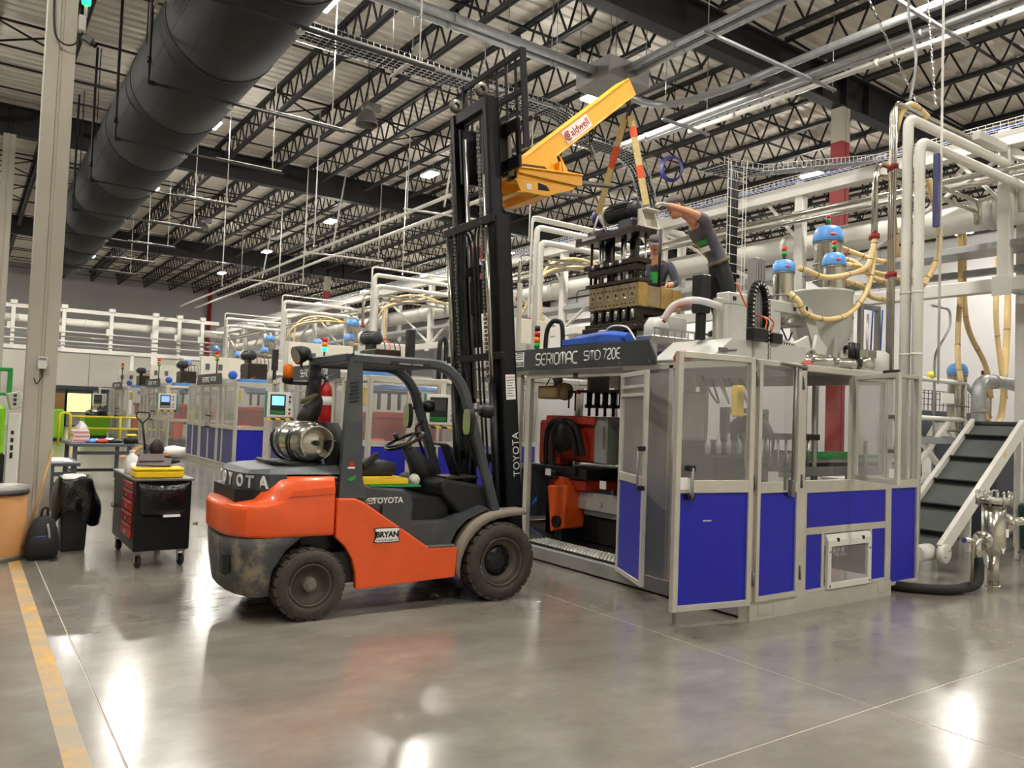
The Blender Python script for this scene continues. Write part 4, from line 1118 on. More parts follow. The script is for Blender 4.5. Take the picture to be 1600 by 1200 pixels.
# red clamping unit inside
ct = thing('clamping_unit', 'red clamping unit seen through the open machine doorway', 'machine', (6.3, 7.0, 0.18))
m = MB(); m.box(5.95, 6.85, 1.12, 6.75, 7.75, 1.62, 0.03); m.box(5.90, 6.80, 1.55, 6.80, 7.70, 1.66, 0.02); m.box(5.92, 7.45, 1.05, 6.1, 7.85, 1.60, 0.03); m.build('platen', 'clamp_red', ct)
m = MB(); m.prism([(6.90, 1.20), (7.35, 1.20), (7.25, 1.50), (7.0, 1.50)], 'x', 5.90, 5.94); m.build('gusset', 'clamp_red', ct)
m = MB(); m.box(5.95, 6.62, 1.12, 6.7, 6.84, 1.66, 0.015); m.box(5.93, 6.66, 1.30, 5.95, 6.70, 1.55, 0.004); m.build('side_plate', 'alu_dull', ct)
for dy in (0, 0.12):
    m = MB(); m.tube(spline([(5.86, 7.60 - dy, 0.95), (5.84, 7.58 - dy, 1.42), (5.84, 7.42 - dy, 1.60), (5.84, 7.15 - dy, 1.52), (5.88, 7.05 - dy, 1.2)], 7), 0.032, 8); m.build('hose', 'rubber_black', ct)
m = MB(); m.lathe([(0.0, 0.0), (0.16, 0.0), (0.19, 0.03), (0.19, 0.06), (0, 0.06)], (5.88, 7.28, 1.42), (-1, 0, 0), 20); m.build('flange', 'black', ct)
m = MB(); m.prism([(7.14, 0.35), (7.38, 0.28), (7.46, 0.82), (7.10, 0.86)], 'x', 5.78, 6.10); m.prism([(7.12, 0.82), (7.45, 0.82), (7.4, 0.95), (7.2, 0.95)], 'x', 5.86, 6.1)
o = m.build('arm', 'clamp_orange', ct); bv = o.modifiers.new('b', 'BEVEL'); bv.width = 0.02; bv.segments = 2; bv.limit_method = 'ANGLE'
m = MB(); m.cyl((5.74, 7.24, 0.42), (5.80, 7.24, 0.42), 0.07, n=14); m.box(5.80, 7.2, 0.2, 6.0, 7.32, 0.35, 0.01); m.build('wrist', 'black', ct)
m = MB(); m.box(5.86, 6.85, 0.93, 6.75, 7.7, 1.05, 0.01); m.box(5.82, 7.0, 0.98, 5.9, 7.95, 1.06, 0.008); m.box(5.8, 7.35, 0.90, 5.9, 7.5, 1.0, 0.01); m.build('guide_bar', 'black', ct)
m = MB(); m.box(5.79, 7.42, 0.94, 5.80, 7.52, 1.02); m.box(5.85, 6.5, 0.86, 5.86, 6.60, 0.95); m.build('tag_plate', 'paper', ct)
m = MB(); m.box(5.98, 6.20, 0.58, 6.10, 7.15, 0.78, 0.01); m.cyl((5.96, 6.72, 0.66), (5.98, 6.72, 0.66), 0.03, n=12); m.build('cross_beam', 'machine_grey', ct)
m = MB(); m.box(6.1, 6.2, 0.18, 6.8, 7.9, 0.5, 0.02); m.box(6.1, 7.6, 0.18, 6.3, 7.9, 1.1, 0.02); m.box(6.1, 6.25, 0.18, 6.3, 6.45, 1.6, 0.02); m.build('base', 'black', ct)
m = MB(); m.box(5.9, 6.9, 0.80, 6.6, 7.6, 0.92, 0.01); m.build('lower_platen', 'clamp_red', ct)
for k in range(3):
    m = MB(); m.tube(spline([(5.75, 7.62, 0.62 + 0.02 * k), (5.7, 7.72, 0.5), (5.72, 7.7, 0.3), (5.8, 7.55, 0.22)], 6), 0.006, 5); m.build('air_line', 'valve_blue', ct)
# blow pins hanging in a row
bp_ = thing('blow_pin_head', 'black row of blow pins hanging above the red clamping unit', 'machine', (6.3, 6.8, 1.66))
MB().box(6.0, 6.45, 1.94, 6.5, 7.25, 1.97, 0.006).build('carrier_plate', 'black', bp_)
for k in range(5):
    y = 6.55 + 0.14 * k
    m = MB(); m.cyl((6.1, y, 1.94), (6.1, y, 1.80), 0.035, n=10); m.cyl((6.1, y, 1.80), (6.1, y, 1.76), 0.055, n=10); m.cyl((6.1, y, 1.76), (6.1, y, 1.665), 0.018, n=8)
    m.build('blow_pin', 'black', bp_)
m = MB(); m.box(6.1, 6.55, 1.97, 6.4, 6.62, 2.17); m.box(6.1, 7.1, 1.97, 6.4, 7.16, 2.17); m.build('hanger', 'alu_dull', bp_)
yb = thing('crane_hook_block', 'yellow lifting block under the name board inside the doorway', 'lifting block', (6.0, 7.55, 1.86))
m = MB(); m.box(5.85, 7.42, 1.86, 6.05, 7.82, 2.02, 0.02); m.build('body', 'line_paint', yb)
m = MB(); m.lathe([(0, -0.06), (0.10, -0.06), (0.11, 0), (0.10, 0.06), (0, 0.06)], (5.95, 7.40, 1.95), (1, 0, 0), 16); m.build('sheave', 'line_paint', yb)
m = MB(); m.box(5.92, 7.15, 1.93, 5.96, 7.38, 1.96, 0.004); m.cyl((5.94, 7.1, 1.945), (5.94, 7.15, 1.945), 0.025, n=8, mi=1); m.cyl((5.94, 7.3, 1.94), (5.94, 7.3, 1.75), 0.01, n=6); m.cyl((5.94, 7.18, 1.94), (5.94, 7.18, 1.72), 0.01, n=6); m.build('push_rod', ['black', 'red'], yb)
m = MB(); m.tube(spline([(5.9, 7.7, 2.03), (5.9, 7.6, 2.12), (5.9, 7.5, 2.02), (5.9, 7.6, 2.0)], 5), 0.008, 5); m.build('cable', 'black', yb)
m = MB(); m.box(5.9, 7.5, 2.02, 6.0, 7.56, 2.17, 0.004); m.build('hanger', 'alu_dull', yb)
# green-edged outfeed belt with blue drum inside the window bay
ob = thing('outfeed_conveyor', 'green edged outfeed belt inside the open window bay', 'conveyor', (7.6, 5.2, 0))
m = MB(); m.box(6.7, 4.9, 1.22, 9.0, 5.5, 1.26, 0.006); m.build('belt', 'black', ob)
for y in (4.88, 5.50): MB().box(6.9, y, 1.30, 9.0, y + 0.03, 1.345, 0.004).build('guide_rail', 'green', ob)
m = MB(); m.box(6.7, 4.86, 1.12, 9.0, 4.9, 1.22, 0.005); m.box(6.7, 5.5, 1.12, 9.0, 5.54, 1.22, 0.005); m.build('side_frame', 'alu_dull', ob)
for x in (6.8, 8.9):
    for y in (4.87, 5.52): MB().box(x, y, 0.0, x + 0.05, y + 0.03, 1.12, 0.004).build('leg', 'alu_dull', ob)
m = MB(); m.box(7.25, 4.87, 1.22, 7.3, 4.9, 1.5, 0.004); m.box(8.2, 4.87, 1.22, 8.25, 4.9, 1.5, 0.004); m.build('post', 'alu', ob)
dr = thing('cooling_drum', 'dark blue drum in a grey frame behind the window bay', 'drum', (7.35, 6.0, 0))
m = MB(); m.lathe([(0, 0), (0.26, 0), (0.29, 0.03), (0.29, 0.20), (0.26, 0.23), (0, 0.23)], (7.4, 5.9, 1.45), (1, 0, 0), 28); m.build('drum', 'motor_blue', dr)
m = MB(); m.frame(7.05, 1.10, 7.8, 1.82, 5.85, 5.95, 0.06); m.box(7.1, 5.8, 0, 7.2, 6.0, 1.1, 0.005); m.box(7.65, 5.8, 0, 7.75, 6.0, 1.1, 0.005); m.build('frame', 'alu_dull', dr)
# transfer gear and bottle grippers inside the nearest machine, seen through its clear panels
tg = thing('transfer_gear', 'grey transfer gear with rows of gripper pins behind the clear door panels', 'machine', (6.5, 5.0, 0.18))
m = MB(); m.box(5.75, 4.75, 0.95, 7.0, 4.83, 1.06, 0.01); m.build('slide_rail', 'alu_dull', tg)
m = MB(); m.box(5.75, 5.25, 0.95, 7.0, 5.33, 1.06, 0.01); m.build('slide_rail', 'alu_dull', tg)
m = MB(); m.box(5.9, 4.7, 1.50, 7.1, 4.76, 1.56, 0.008); m.build('gripper_bar', 'oily', tg)
m = MB(); m.box(5.75, 5.05, 1.30, 6.9, 5.10, 1.34, 0.008); m.build('gripper_bar', 'dark_green', tg)
for k in range(9): MB().cyl((5.98 + 0.12 * k, 4.73, 1.24), (5.98 + 0.12 * k, 4.73, 1.50), 0.012, n=7).build('gripper_pin', 'steel', tg)
for k in range(7): MB().lathe([(0.02, 0), (0.03, 0.02), (0.03, 0.10), (0.012, 0.14), (0.012, 0.2)], (5.85 + 0.15 * k, 5.07, 1.34), n=8).build('nozzle', 'machine_grey', tg)
for x, y in ((5.80, 4.78), (6.9, 4.78), (5.80, 5.28), (6.9, 5.28)): MB().box(x - 0.04, y - 0.04, 0.18, x + 0.04, y + 0.04, 0.95, 0.006).build('leg', 'alu_dull', tg)
m = MB(); m.box(6.35, 5.4, 0.5, 6.95, 6.1, 1.45, 0.02); m.build('drive_box', 'motor_dark', tg)
m = MB(); m.box(6.0, 5.5, 1.45, 6.3, 5.8, 1.95, 0.02); m.build('valve_box', 'machine_grey', tg)
m = MB(); m.lathe([(0, 0), (0.09, 0), (0.11, 0.03), (0.11, 0.2), (0.06, 0.24), (0, 0.24)], (6.75, 5.0, 1.28), (0, -1, 0), 18); m.build('rotary_head', 'steel_dull', tg)
MB().box(6.5, 5.9, 1.45, 6.6, 6.0, 2.15, 0.008).build('mast_post', 'alu', tg)
for k in range(4): MB().tube(spline([(6.0 + 0.2 * k, 5.3, 2.10), (6.05 + 0.2 * k, 5.2, 1.9), (6.2 + 0.15 * k, 5.25, 1.85), (6.25 + 0.15 * k, 5.4, 2.1)], 5), 0.010, 5).build('air_line', ('black', 'panel_white', 'valve_blue', 'black')[k], tg)
MB().box(5.62, 4.55, 1.70, 5.72, 4.62, 1.98, 0.01).build('pull_cord_box', 'yellow', tg)
# ---------------------------------------------------------------- the four machines standing behind, one every 7.62 m
def far_machine(k, low, label, cl_label, hx, hy, hrot, hlabel, screen):
    oy = P1 + 7.62 * k
    e = thing('safety_enclosure', label, 'machine enclosure', (MX, oy, 0), 0, 'machine enclosures along the aisle')
    m = MB(); m.box(MX - 0.01, oy - 0.01, 0, MX + 2.2, oy + 0.1, 0.15, 0.006); m.box(MX - 0.01, oy + 0.1, 0, MX + 0.1, oy + 4.86, 0.15, 0.006); m.build('plinth', 'alu', e)
    lo = low if low else 'polycarb'
    lw = 'blue_grey' if low else 'polycarb'
    Y = (0, 1.0, 1.12, 2.2, 2.3, 3.3, 3.42, 4.86)
    for a, b in ((0.0, 1.05), (1.05, 1.50), (1.62, 2.44), (2.44, 3.26), (3.42, 4.14), (4.14, 4.86)):
        f, B = leaf(e, 'side_panel', (MX, oy + a), (0, 1), b - a, (0.16, 1.05, 1.14, 2.17), lw, 'polycarb', 0.045, 0.05)
        if a in (1.62, 2.44):
            q = MB(); B(q, 0.045, b - a - 0.045, 1.82, 1.85, 0.05); B(q, 0.045, b - a - 0.045, 1.96, 1.99, 0.05); q.build('cross_bar', 'alu', f)
            handle_on(f, (MX, oy + a), (0, 1), 0.72 if a < 2 else 0.1, 1.05, 1.35, 1)
    for a in (1.50, 3.26): MB().box(MX - 0.03, oy + a, 0.15, MX + 0.05, oy + a + 0.12, 2.17, 0.004).build('post', 'alu', e)
    f, B = leaf(e, 'front_panel', (MX, oy), (1, 0), 0.75, (0.16, 1.05, 1.14, 2.17), lo, 'polycarb', 0.055, 0.05)
    f, B = leaf(e, 'front_panel', (MX + 0.80, oy), (1, 0), 1.40, (0.16, 1.05, 1.14, 2.17), lo, 'polycarb', 0.055, 0.05, mull=(0.5, 0.95))
    MB().box(MX + 0.75, oy - 0.02, 0.15, MX + 0.80, oy + 0.04, 2.19, 0.004).build('post', 'alu', e)
    m = MB(); m.box(MX - 0.02, oy - 0.02, 2.17, MX + 2.2, oy + 0.05, 2.22, 0.004); m.box(MX - 0.02, oy, 2.17, MX + 0.05, oy + 4.86, 2.22, 0.004); m.box(MX + 2.15, oy, 2.17, MX + 2.2, oy + 4.86, 2.22, 0.004); m.box(MX, oy + 4.8, 2.17, MX + 2.2, oy + 4.86, 2.22, 0.004); m.build('top_rail', 'alu', e)
    for x, y in ((MX + 2.14, oy), (MX + 2.14, oy + 4.8), (MX, oy + 4.8)): MB().box(x, y, 0, x + 0.06, y + 0.06, 2.18, 0.004).build('post', 'alu', e)
    leaf(e, 'back_panel', (MX + 2.17, oy + 0.06), (0, 1), 4.7, (0.16, 0.9, 0.96, 2.15), 'panel_white', 'polycarb', 0.05, 0.04, mull=(1.2, 2.4, 3.6))
    nb = MB().prism([(oy + 1.09, 2.18), (oy + 1.09, 2.30), (oy + 1.15, 2.46), (oy + 3.5, 2.46), (oy + 3.57, 2.30), (oy + 3.57, 2.18)], 'x', MX - 0.09, MX - 0.06).build('name_board', 'header_grey', e)
    strokes(nb, 'SERIOMAC', oy + 3.0, 2.245, 0.13, 0.083, 0.018, 0.011, MX - 0.092)
    strokes(nb, 'SMD', oy + 2.15, 2.27, 0.10, 0.072, 0.016, 0.009, MX - 0.092)
    strokes(nb, '720E', oy + 1.85, 2.27, 0.10, 0.052, 0.016, 0.009, MX - 0.092)
    if k <= 2:
        f, B = leaf(e, 'side_door', (MX + 2.25, oy + 0.4), (1, 0), 1.5, (0.10, 1.05, 1.14, 2.17), 'blue_grey' if k > 1 else 'blue', 'polycarb', 0.05, 0.05, mull=(0.75,))
    # red clamp inside
    c = thing('clamping_unit', cl_label, 'machine', (6.4, oy + 1.2, 0.15))
    m = MB(); m.box(6.0, oy + 0.9, 0.95, 6.7, oy + 1.8, 1.55, 0.03); m.box(5.95, oy + 0.85, 1.5, 6.75, oy + 1.85, 1.62, 0.02); m.build('platen', 'clamp_red', c)
    m = MB(); m.box(6.78, oy + 0.5, 0.85, 7.15, oy + 1.3, 1.45, 0.02); m.build('mould_half', 'clamp_red', c)
    m = MB(); m.box(5.75, oy + 0.55, 0.45, 6.05, oy + 0.85, 1.15, 0.03); m.build('arm', 'clamp_orange', c)
    m = MB(); m.box(5.95, oy + 0.7, 0.15, 7.3, oy + 3.5, 0.45, 0.02); m.box(6.9, oy + 1.9, 0.45, 7.2, oy + 3.4, 1.5, 0.03); m.build('base', 'black', c)
    m = MB()
    for q in range(4): m.cyl((6.1 + 0.2 * q, oy + 1.0, 1.66), (6.1 + 0.2 * q, oy + 1.0, 1.98), 0.035, n=8)
    m.box(6.0, oy + 0.9, 1.95, 6.9, oy + 1.1, 2.0, 0.005); m.build('blow_pins', 'motor_dark', c)
    m = MB(); m.box(6.0, oy + 0.6, 2.02, 7.1, oy + 1.3, 2.10, 0.01); m.build('cover', 'cap_blue', c)
    MB().box(5.6, oy + 0.5, 1.72, 5.72, oy + 0.6, 2.05, 0.02).build('hoist', 'yellow', c)
    # hanging operator panel
    h = thing('operator_panel', hlabel, 'control panel', (hx, hy, 1.43), hrot, None, world=False)
    h.scale = (0.77, 0.77, 0.77)
    m = MB(); m.box(-0.34, 0.0, 0.02, 0.34, 0.20, 0.66, 0.01); m.build('box', 'panel_white', h)
    for s in (-1, 1): MB().box(s * 0.365 - 0.025, -0.01, 0.0, s * 0.365 + 0.025, 0.21, 0.68, 0.006).build('side_grip', 'teal', h)
    MB().box(-0.26, -0.012, 0.08, 0.12, 0.0, 0.60, 0.003).build('bezel', 'black', h)
    MB().box(-0.22, -0.016, 0.32, 0.08, -0.011, 0.56, 0.001).build('screen', screen, h)
    m = MB()
    for i in range(10):
        for j in range(3): m.box(-0.24 + 0.034 * i, -0.018, 0.10 + 0.03 * j, -0.24 + 0.034 * i + 0.025, -0.012, 0.12 + 0.03 * j)
    kk = m.build('keypad', 'green' if k != 3 else 'alu', h); kk['kind'] = 'stuff'
    for q, (z, mm) in enumerate(((0.12, 'red'), (0.22, 'black'), (0.42, 'black'), (0.54, 'black'))): MB().cyl((0.22, -0.03, z), (0.22, 0, z), 0.03, n=10).build('button', mm, h)
    MB().box(-0.36, -0.03, -0.06, 0.36, 0.10, -0.01, 0.004).build('hazard_bumper', 'hazard', h)
    m = MB(); m.box(-0.05, 0.06, 0.66, 0.05, 0.16, 0.95, 0.006); m.box(-0.06, 0.05, 0.92, 0.06, 1.3, 1.0, 0.006); m.box(-0.06, 1.2, 0.92, 1.12, 1.3, 1.0, 0.006); m.build('hanger_arm', 'beige', h)
far_machine(1, 'blue', 'second machine enclosure, seen through the forklift cab', 'red clamp behind glass, seen through the forklift cab', 6.42, 11.15, R(-38), 'operator panel with dark screen seen through the forklift cab', 'header_grey')
far_machine(2, 'blue', 'third machine enclosure, blue panels left of the gas cylinder', 'orange red clamp behind glass left of the gas cylinder', 5.20, 15.45, R(-16), 'operator panel with bright cyan screen beside the amber beacon', 'screen_cyan')
far_machine(3, None, 'fourth machine enclosure with clear lower panels, behind the pallet truck', 'dark red clamp behind glass above the wrapped pallet', 5.22, 26.12, R(-8), 'operator panel with lavender screen above the pallet truck', 'screen_blue')
far_machine(4, None, 'farthest machine enclosure at the left end of the row', 'small orange clamp in the farthest enclosure', 4.70, 36.8, R(-6), 'dark operator panel hanging before the far doors', 'header_grey')
# ---------------------------------------------------------------- jib boom carried on the forks
JM = FM @ LM
def jb(name, m, ma, par):
    m.xf(JM); return m.build(name, ma, par)
def JP(x, y, z):
    return JM @ Vector((x, y, z))
jc = JP(2.6, 0, CZ - 0.1)
jb_t = thing('lifting_jib', 'yellow lifting jib on the raised forks, with red lettered sign', 'lifting jib', tuple(jc))
zf = CZ - 0.10
for yy in (-0.225, 0.225):
    m = MB()
    m.box(2.26, yy - 0.09, zf + 0.03, 2.98, yy + 0.09, zf + 0.045, 0.003); m.box(2.26, yy - 0.09, zf - 0.06, 2.98, yy + 0.09, zf - 0.045, 0.003)
    m.box(2.26, yy - 0.09, zf - 0.045, 2.98, yy - 0.075, zf + 0.03, 0.003); m.box(2.26, yy + 0.075, zf - 0.045, 2.98, yy + 0.09, zf + 0.03, 0.003)
    jb('fork_pocket', m, 'jib_yellow', jb_t)
m = MB()
for s in (-1, 1):
    m.prism([(2.26, zf + 0.045), (3.02, zf + 0.045), (3.02, zf - 0.05), (2.96, zf - 0.06), (2.26, zf + 0.0)], 'y', s * 0.33, s * 0.345)
    m.box(2.26, min(s * 0.315, s * 0.37), zf + 0.04, 3.02, max(s * 0.315, s * 0.37), zf + 0.055, 0.003)
m.box(2.28, -0.34, zf + 0.045, 2.36, 0.34, zf + 0.06, 0.003); m.box(2.88, -0.34, zf + 0.045, 3.0, 0.34, zf + 0.06, 0.003)
jb('side_rail', m, 'jib_yellow', jb_t)
m = MB()
for s in (-1, 1):
    m.prism([(2.24, zf - 0.05), (2.30, zf - 0.17), (2.60, zf - 0.19), (2.92, zf - 0.10), (2.98, zf - 0.05)], 'y', s * 0.30, s * 0.315)
m.box(2.26, -0.31, zf - 0.18, 2.34, 0.31, zf - 0.165, 0.003); m.box(2.52, -0.31, zf - 0.19, 2.64, 0.31, zf - 0.175, 0.003)
b_ = jb('lower_frame', m, 'jib_yellow', jb_t)
q = MB().box(2.36, -0.322, zf - 0.15, 2.42, -0.315, zf - 0.09, 0.001); jb('label_plate', q, 'paper', b_)
q = MB().prism([(2.50, zf - 0.14), (2.64, zf - 0.14), (2.60, zf - 0.09), (2.50, zf - 0.07)], 'y', -0.317, -0.314); jb('cut_out', q, 'rubber_black', b_)
# boom: box section rising at about 40 degrees, standing on a slotted plate
P0, P1_ = Vector((2.52, 0, zf + 0.13)), Vector((3.95, 0, zf + 1.17))
d = (P1_ - P0).normalized(); u = Vector((-d.z, 0, d.x))
m = MB()
for s in (-1, 1):
    w0 = 0.105
    m.add([P0 + u * -0.09 + Vector((0, s * w0, 0)), P1_ + u * -0.095 + Vector((0, s * w0, 0)), P1_ + u * 0.10 + d * 0.02 + Vector((0, s * w0, 0)), P0 + u * 0.10 + Vector((0, s * w0, 0)),
           P0 + u * -0.09 + Vector((0, s * (w0 - 0.012), 0)), P1_ + u * -0.095 + Vector((0, s * (w0 - 0.012), 0)), P1_ + u * 0.10 + d * 0.02 + Vector((0, s * (w0 - 0.012), 0)), P0 + u * 0.10 + Vector((0, s * (w0 - 0.012), 0))],
          [(0, 1, 2, 3), (7, 6, 5, 4), (0, 4, 5, 1), (1, 5, 6, 2), (2, 6, 7, 3), (3, 7, 4, 0)])
c_ = (P0 + P1_) / 2
L_ = (P1_ - P0).length / 2
m.obox(c_ + u * 0.092, (d * L_, (0, 0.11, 0), u * 0.008), 0.002); m.obox(c_ - u * 0.088, (d * L_, (0, 0.11, 0), u * 0.008), 0.002)
m.obox(P1_ - d * 0.03, (d * 0.01, (0, 0.09, 0), u * 0.09), 0.002)
bm_ = jb('boom', m, 'jib_yellow', jb_t)
m = MB()
for s in (-1, 1):
    m.prism([(2.28, zf + 0.06), (2.96, zf + 0.06), (2.86, zf + 0.30), (2.78, zf + 0.32), (2.62, zf + 0.24), (2.40, zf + 0.22)], 'y', s * 0.118, s * 0.132)
m.obox((2.62, 0, zf + 0.14), ((0.36, 0, 0.02), (0, 0.13, 0), (-0.0005, 0, 0.008)), 0.002)
gp_ = jb('boom_foot', m, 'jib_yellow', jb_t)
for s in (-1, 1):
    q = MB().prism([(2.44, zf + 0.10), (2.74, zf + 0.10), (2.76, zf + 0.13), (2.72, zf + 0.155), (2.46, zf + 0.155), (2.42, zf + 0.13)], 'y', s * 0.1325, s * 0.1335); jb('slot', q, 'oily', gp_)
    q = MB().prism([(2.98, zf + 0.06), (2.90, zf + 0.06), (2.86, zf + 0.26)], 'y', s * 0.20, s * 0.215); jb('gusset', q, 'jib_yellow', jb_t)
MB_ = MB().box(2.84, -0.215, zf + 0.06, 2.87, 0.215, zf + 0.2, 0.003); jb('cross_plate', MB_, 'jib_yellow', jb_t)
# sign on the flank
sgn = MB(); c0 = P0 + d * 0.80
sgn.obox(c0 + Vector((0, -0.107, 0)), (d * 0.205, (0, 0.002, 0), u * 0.068), 0); sb = jb('sign', sgn, 'paper', bm_)
sb['label'] = 'white sign with red lettering and hook emblem'
ang = math.atan2(d.z, d.x)
text('aldwell', 'lettering', 'clamp_red', bm_, 0.105, JM @ facing(c0 + d * 0.045 + Vector((0, -0.1095, 0)), 0, -1, ang), 0.0005, 0.002)
q = MB(); cc = c0 - d * 0.145 + u * 0.002
q.tube([cc + Vector((0, -0.110, 0)) + (d * math.cos(a) + u * math.sin(a)) * 0.042 for a in [R(50 + k * 13) for k in range(21)]], 0.009, 6, flat=1.0)
q.tube([cc + Vector((0, -0.110, 0)) + (d * math.cos(a) + u * math.sin(a)) * 0.018 for a in [R(k * 36) for k in range(11)]], 0.008, 6)
q.beam(c0 - u * 0.045 - d * 0.08 + Vector((0, -0.1095, 0)), c0 - u * 0.045 + d * 0.15 + Vector((0, -0.1095, 0)), 0.001, 0.006)
jb('hook_emblem', q, 'clamp_red', bm_)
def chain(par, p0, n, link=0.045, r=0.007, ma='oily', name='chain'):
    m = MB()
    for k in range(n):
        c = Vector(p0) - Vector((0, 0, k * link * 0.78))
        ax = Vector((1, 0, 0)) if k % 2 else Vector((0, 1, 0))
        m.tube([c + ax * math.cos(a) * link * 0.32 + Vector((0, 0, 1)) * math.sin(a) * link * 0.55 for a in [q * PI / 5 for q in range(11)]], r, 5, caps=False)
    return m.build(name, ma, par)
hk0 = JP(*(P0 + d * 1.07 - u * 0.10))
chain(jb_t, hk0, 4, 0.07, 0.010, 'oily', 'hook_chain')
m = MB(); c = hk0 - Vector((0, 0, 0.29))
m.tube([c + Vector((math.cos(a) * 0.045, 0, math.sin(a) * 0.055)) for a in [R(100 - k * 26) for k in range(11)]], [0.02] * 9 + [0.014, 0.008], 8); m.lathe([(0.012, -0.02), (0.028, -0.01), (0.028, 0.01), (0.012, 0.02)], c + Vector((0, 0, 0.075)), n=10)
m.build('hook', 'fork_steel', jb_t)
tip = JP(*(P1_ - d * 0.03 - u * 0.10))
m = MB(); m.tube([tip + Vector((math.cos(a) * 0.03, 0, math.sin(a) * 0.045 - 0.02)) for a in [q * PI / 6 for q in range(13)]], 0.010, 6, caps=False); m.build('tip_shackle', 'oily', jb_t)
# slings from the tip shackle down to the lifted tool
sh = tip - Vector((0, 0, 0.22))
m = MB()
for k in range(4): 
    c = tip - Vector((0, 0, 0.06 + 0.045 * k)); ax = Vector((1, 0, 0)) if k % 2 else Vector((0, 1, 0))
    m.tube([c + ax * math.cos(a) * 0.018 + Vector((0, 0, math.sin(a) * 0.035)) for a in [q * PI / 5 for q in range(11)]], 0.008, 5, caps=False)
t = thing('chain', 'short dark chain with shackle at the jib tip above the slings', 'chain', tuple(sh)); m.build('links', 'oily', t)
def sling(a, b, wd, label, orange, dirv=(0.8, -0.55, 0)):
    a, b = Vector(a), Vector(b)
    t = thing('lifting_sling', label, 'sling', tuple(b))
    sv = Vector(dirv); n_ = (b - a).normalized()
    sv = (sv - n_ * sv.dot(n_)).normalized(); th = sv.cross(n_)
    def seg(f0, f1, ma, nm, w_=wd, t_=0.006):
        p, q = a.lerp(b, f0), a.lerp(b, f1)
        m = MB().obox((p + q) / 2, ((q - p) / 2, sv * w_ / 2, th * t_), 0.002); return m.build(nm, ma, t)
    seg(0, 1, 'strap_tan', 'strap')
    for f0, f1 in orange: seg(f0, f1, 'strap_orange', 'sleeve', wd * 1.06, 0.009)
    return t
TC = Vector((6.15, 6.42, 0))
sling(sh + Vector((0.02, -0.02, 0.03)), (5.98, 6.13, 3.98), 0.075, 'tan webbing sling hanging steeply to the right lifting eye', ((0.12, 0.24), (0.56, 0.70)))
sling(sh + Vector((-0.02, 0.02, 0.03)), (5.86, 6.78, 3.98), 0.07, 'slanting tan and orange sling to the left of the jib tip', ((0.30, 0.52),))
for k, (p, q) in enumerate((((5.86, 6.78, 3.96), (5.80, 6.80, 3.74)), ((5.86, 6.74, 3.96), (5.92, 6.70, 3.74)))):
    m = MB().tube([p, q], 0.012, 6); tag(m.build('lifting_strap', 'panel_white'), ('left' if k == 0 else 'right') + ' white strap below the slanting sling', 'sling', 'white lifting straps')

# the lifted extrusion tool
tl = thing('extrusion_tool', 'dark oily multi-block extrusion tool hanging from the slings', 'machine tool', (6.15, 6.45, 2.5))
xa, xb, ya, yb2 = 5.85, 6.54, 6.10, 6.90
for k in range(6):
    y0 = ya + 0.01 + k * (yb2 - ya - 0.02) / 6
    y1 = y0 + (yb2 - ya - 0.02) / 6 - 0.006
    m = MB(); m.box(xa, y0, 2.86, xa + 0.16, y1, 3.12, 0.004); b_ = m.build('die_block', 'mold_steel', tl)
    ym = (y0 + y1) / 2
    m = MB()
    for z in (2.90, 3.06): 
        for dy in (-0.03, 0.03): m.cyl((xa - 0.004, ym + dy, z), (xa + 0.01, ym + dy, z), 0.011, n=7)
    m.cyl((xa - 0.006, ym, 3.0), (xa + 0.01, ym, 3.0), 0.016, n=8)
    m.build('bolt', 'oily', b_)
    MB().box(xa - 0.012, ym - 0.03, 2.945, xa, ym + 0.02, 2.965, 0.004).build('clip', 'stainless', b_)
    m = MB(); m.box(xa + 0.01, ym - 0.045, 2.70, xa + 0.14, ym + 0.045, 2.855, 0.005); m.build('lower_block', 'oily', tl)
    m = MB(); m.lathe([(0.0, 0), (0.022, 0.0), (0.022, 0.07), (0.015, 0.10), (0, 0.10)], (xa - 0.005, ym - 0.02, 2.73), n=10); m.build('nozzle', 'stainless', tl)
m = MB(); m.box(xa + 0.0, ya - 0.005, 2.86, xa + 0.155, ya + 0.005, 3.12, 0.003); m.box(xa, ya - 0.03, 2.86, xa + 0.12, ya - 0.005, 3.12, 0.004); m.build('end_block', 'mold_bronze', tl)
for x0, x1, ma in ((xa + 0.17, xa + 0.40, 'mold_steel'), (xa + 0.405, xa + 0.58, 'mold_bronze'), (xa + 0.585, xa + 0.73, 'mold_bronze')):
    MB().box(x0, ya + 0.04, 2.88, x1, yb2 - 0.04, 3.11, 0.005).build('manifold_block', ma, tl)
MB().box(xa + 0.17, ya + 0.10, 2.80, xa + 0.62, yb2 - 0.1, 2.875, 0.005).build('heater_plate', 'oily', tl)
MB().box(xa - 0.02, ya - 0.03, 3.125, xa + 0.2, yb2 + 0.03, 3.165, 0.005).build('clamp_plate', 'oily', tl)
m = MB(); m.box(xa - 0.03, ya - 0.02, 2.60, xa + 0.14, yb2 + 0.06, 2.66, 0.008); m.box(xa - 0.02, ya + 0.02, 2.66, xa + 0.1, yb2 + 0.02, 2.70, 0.005); m.build('base_bar', 'oily', tl)
for k in range(7): MB().cyl((xa - 0.03 + 0.05, ya + 0.05 + k * 0.125, 2.50), (xa + 0.02, ya + 0.05 + k * 0.125, 2.60), 0.03, n=8).build('die_head', 'oily', tl)
for x in (xa + 0.01, xa + 0.14):
    for k in range(5):
        y = ya + 0.03 + k * 0.185
        MB().cyl((x, y, 3.16), (x, y, 3.66), 0.016, n=8).build('tie_rod', 'steel' if (k + int(x * 10)) % 2 else 'oily', tl)
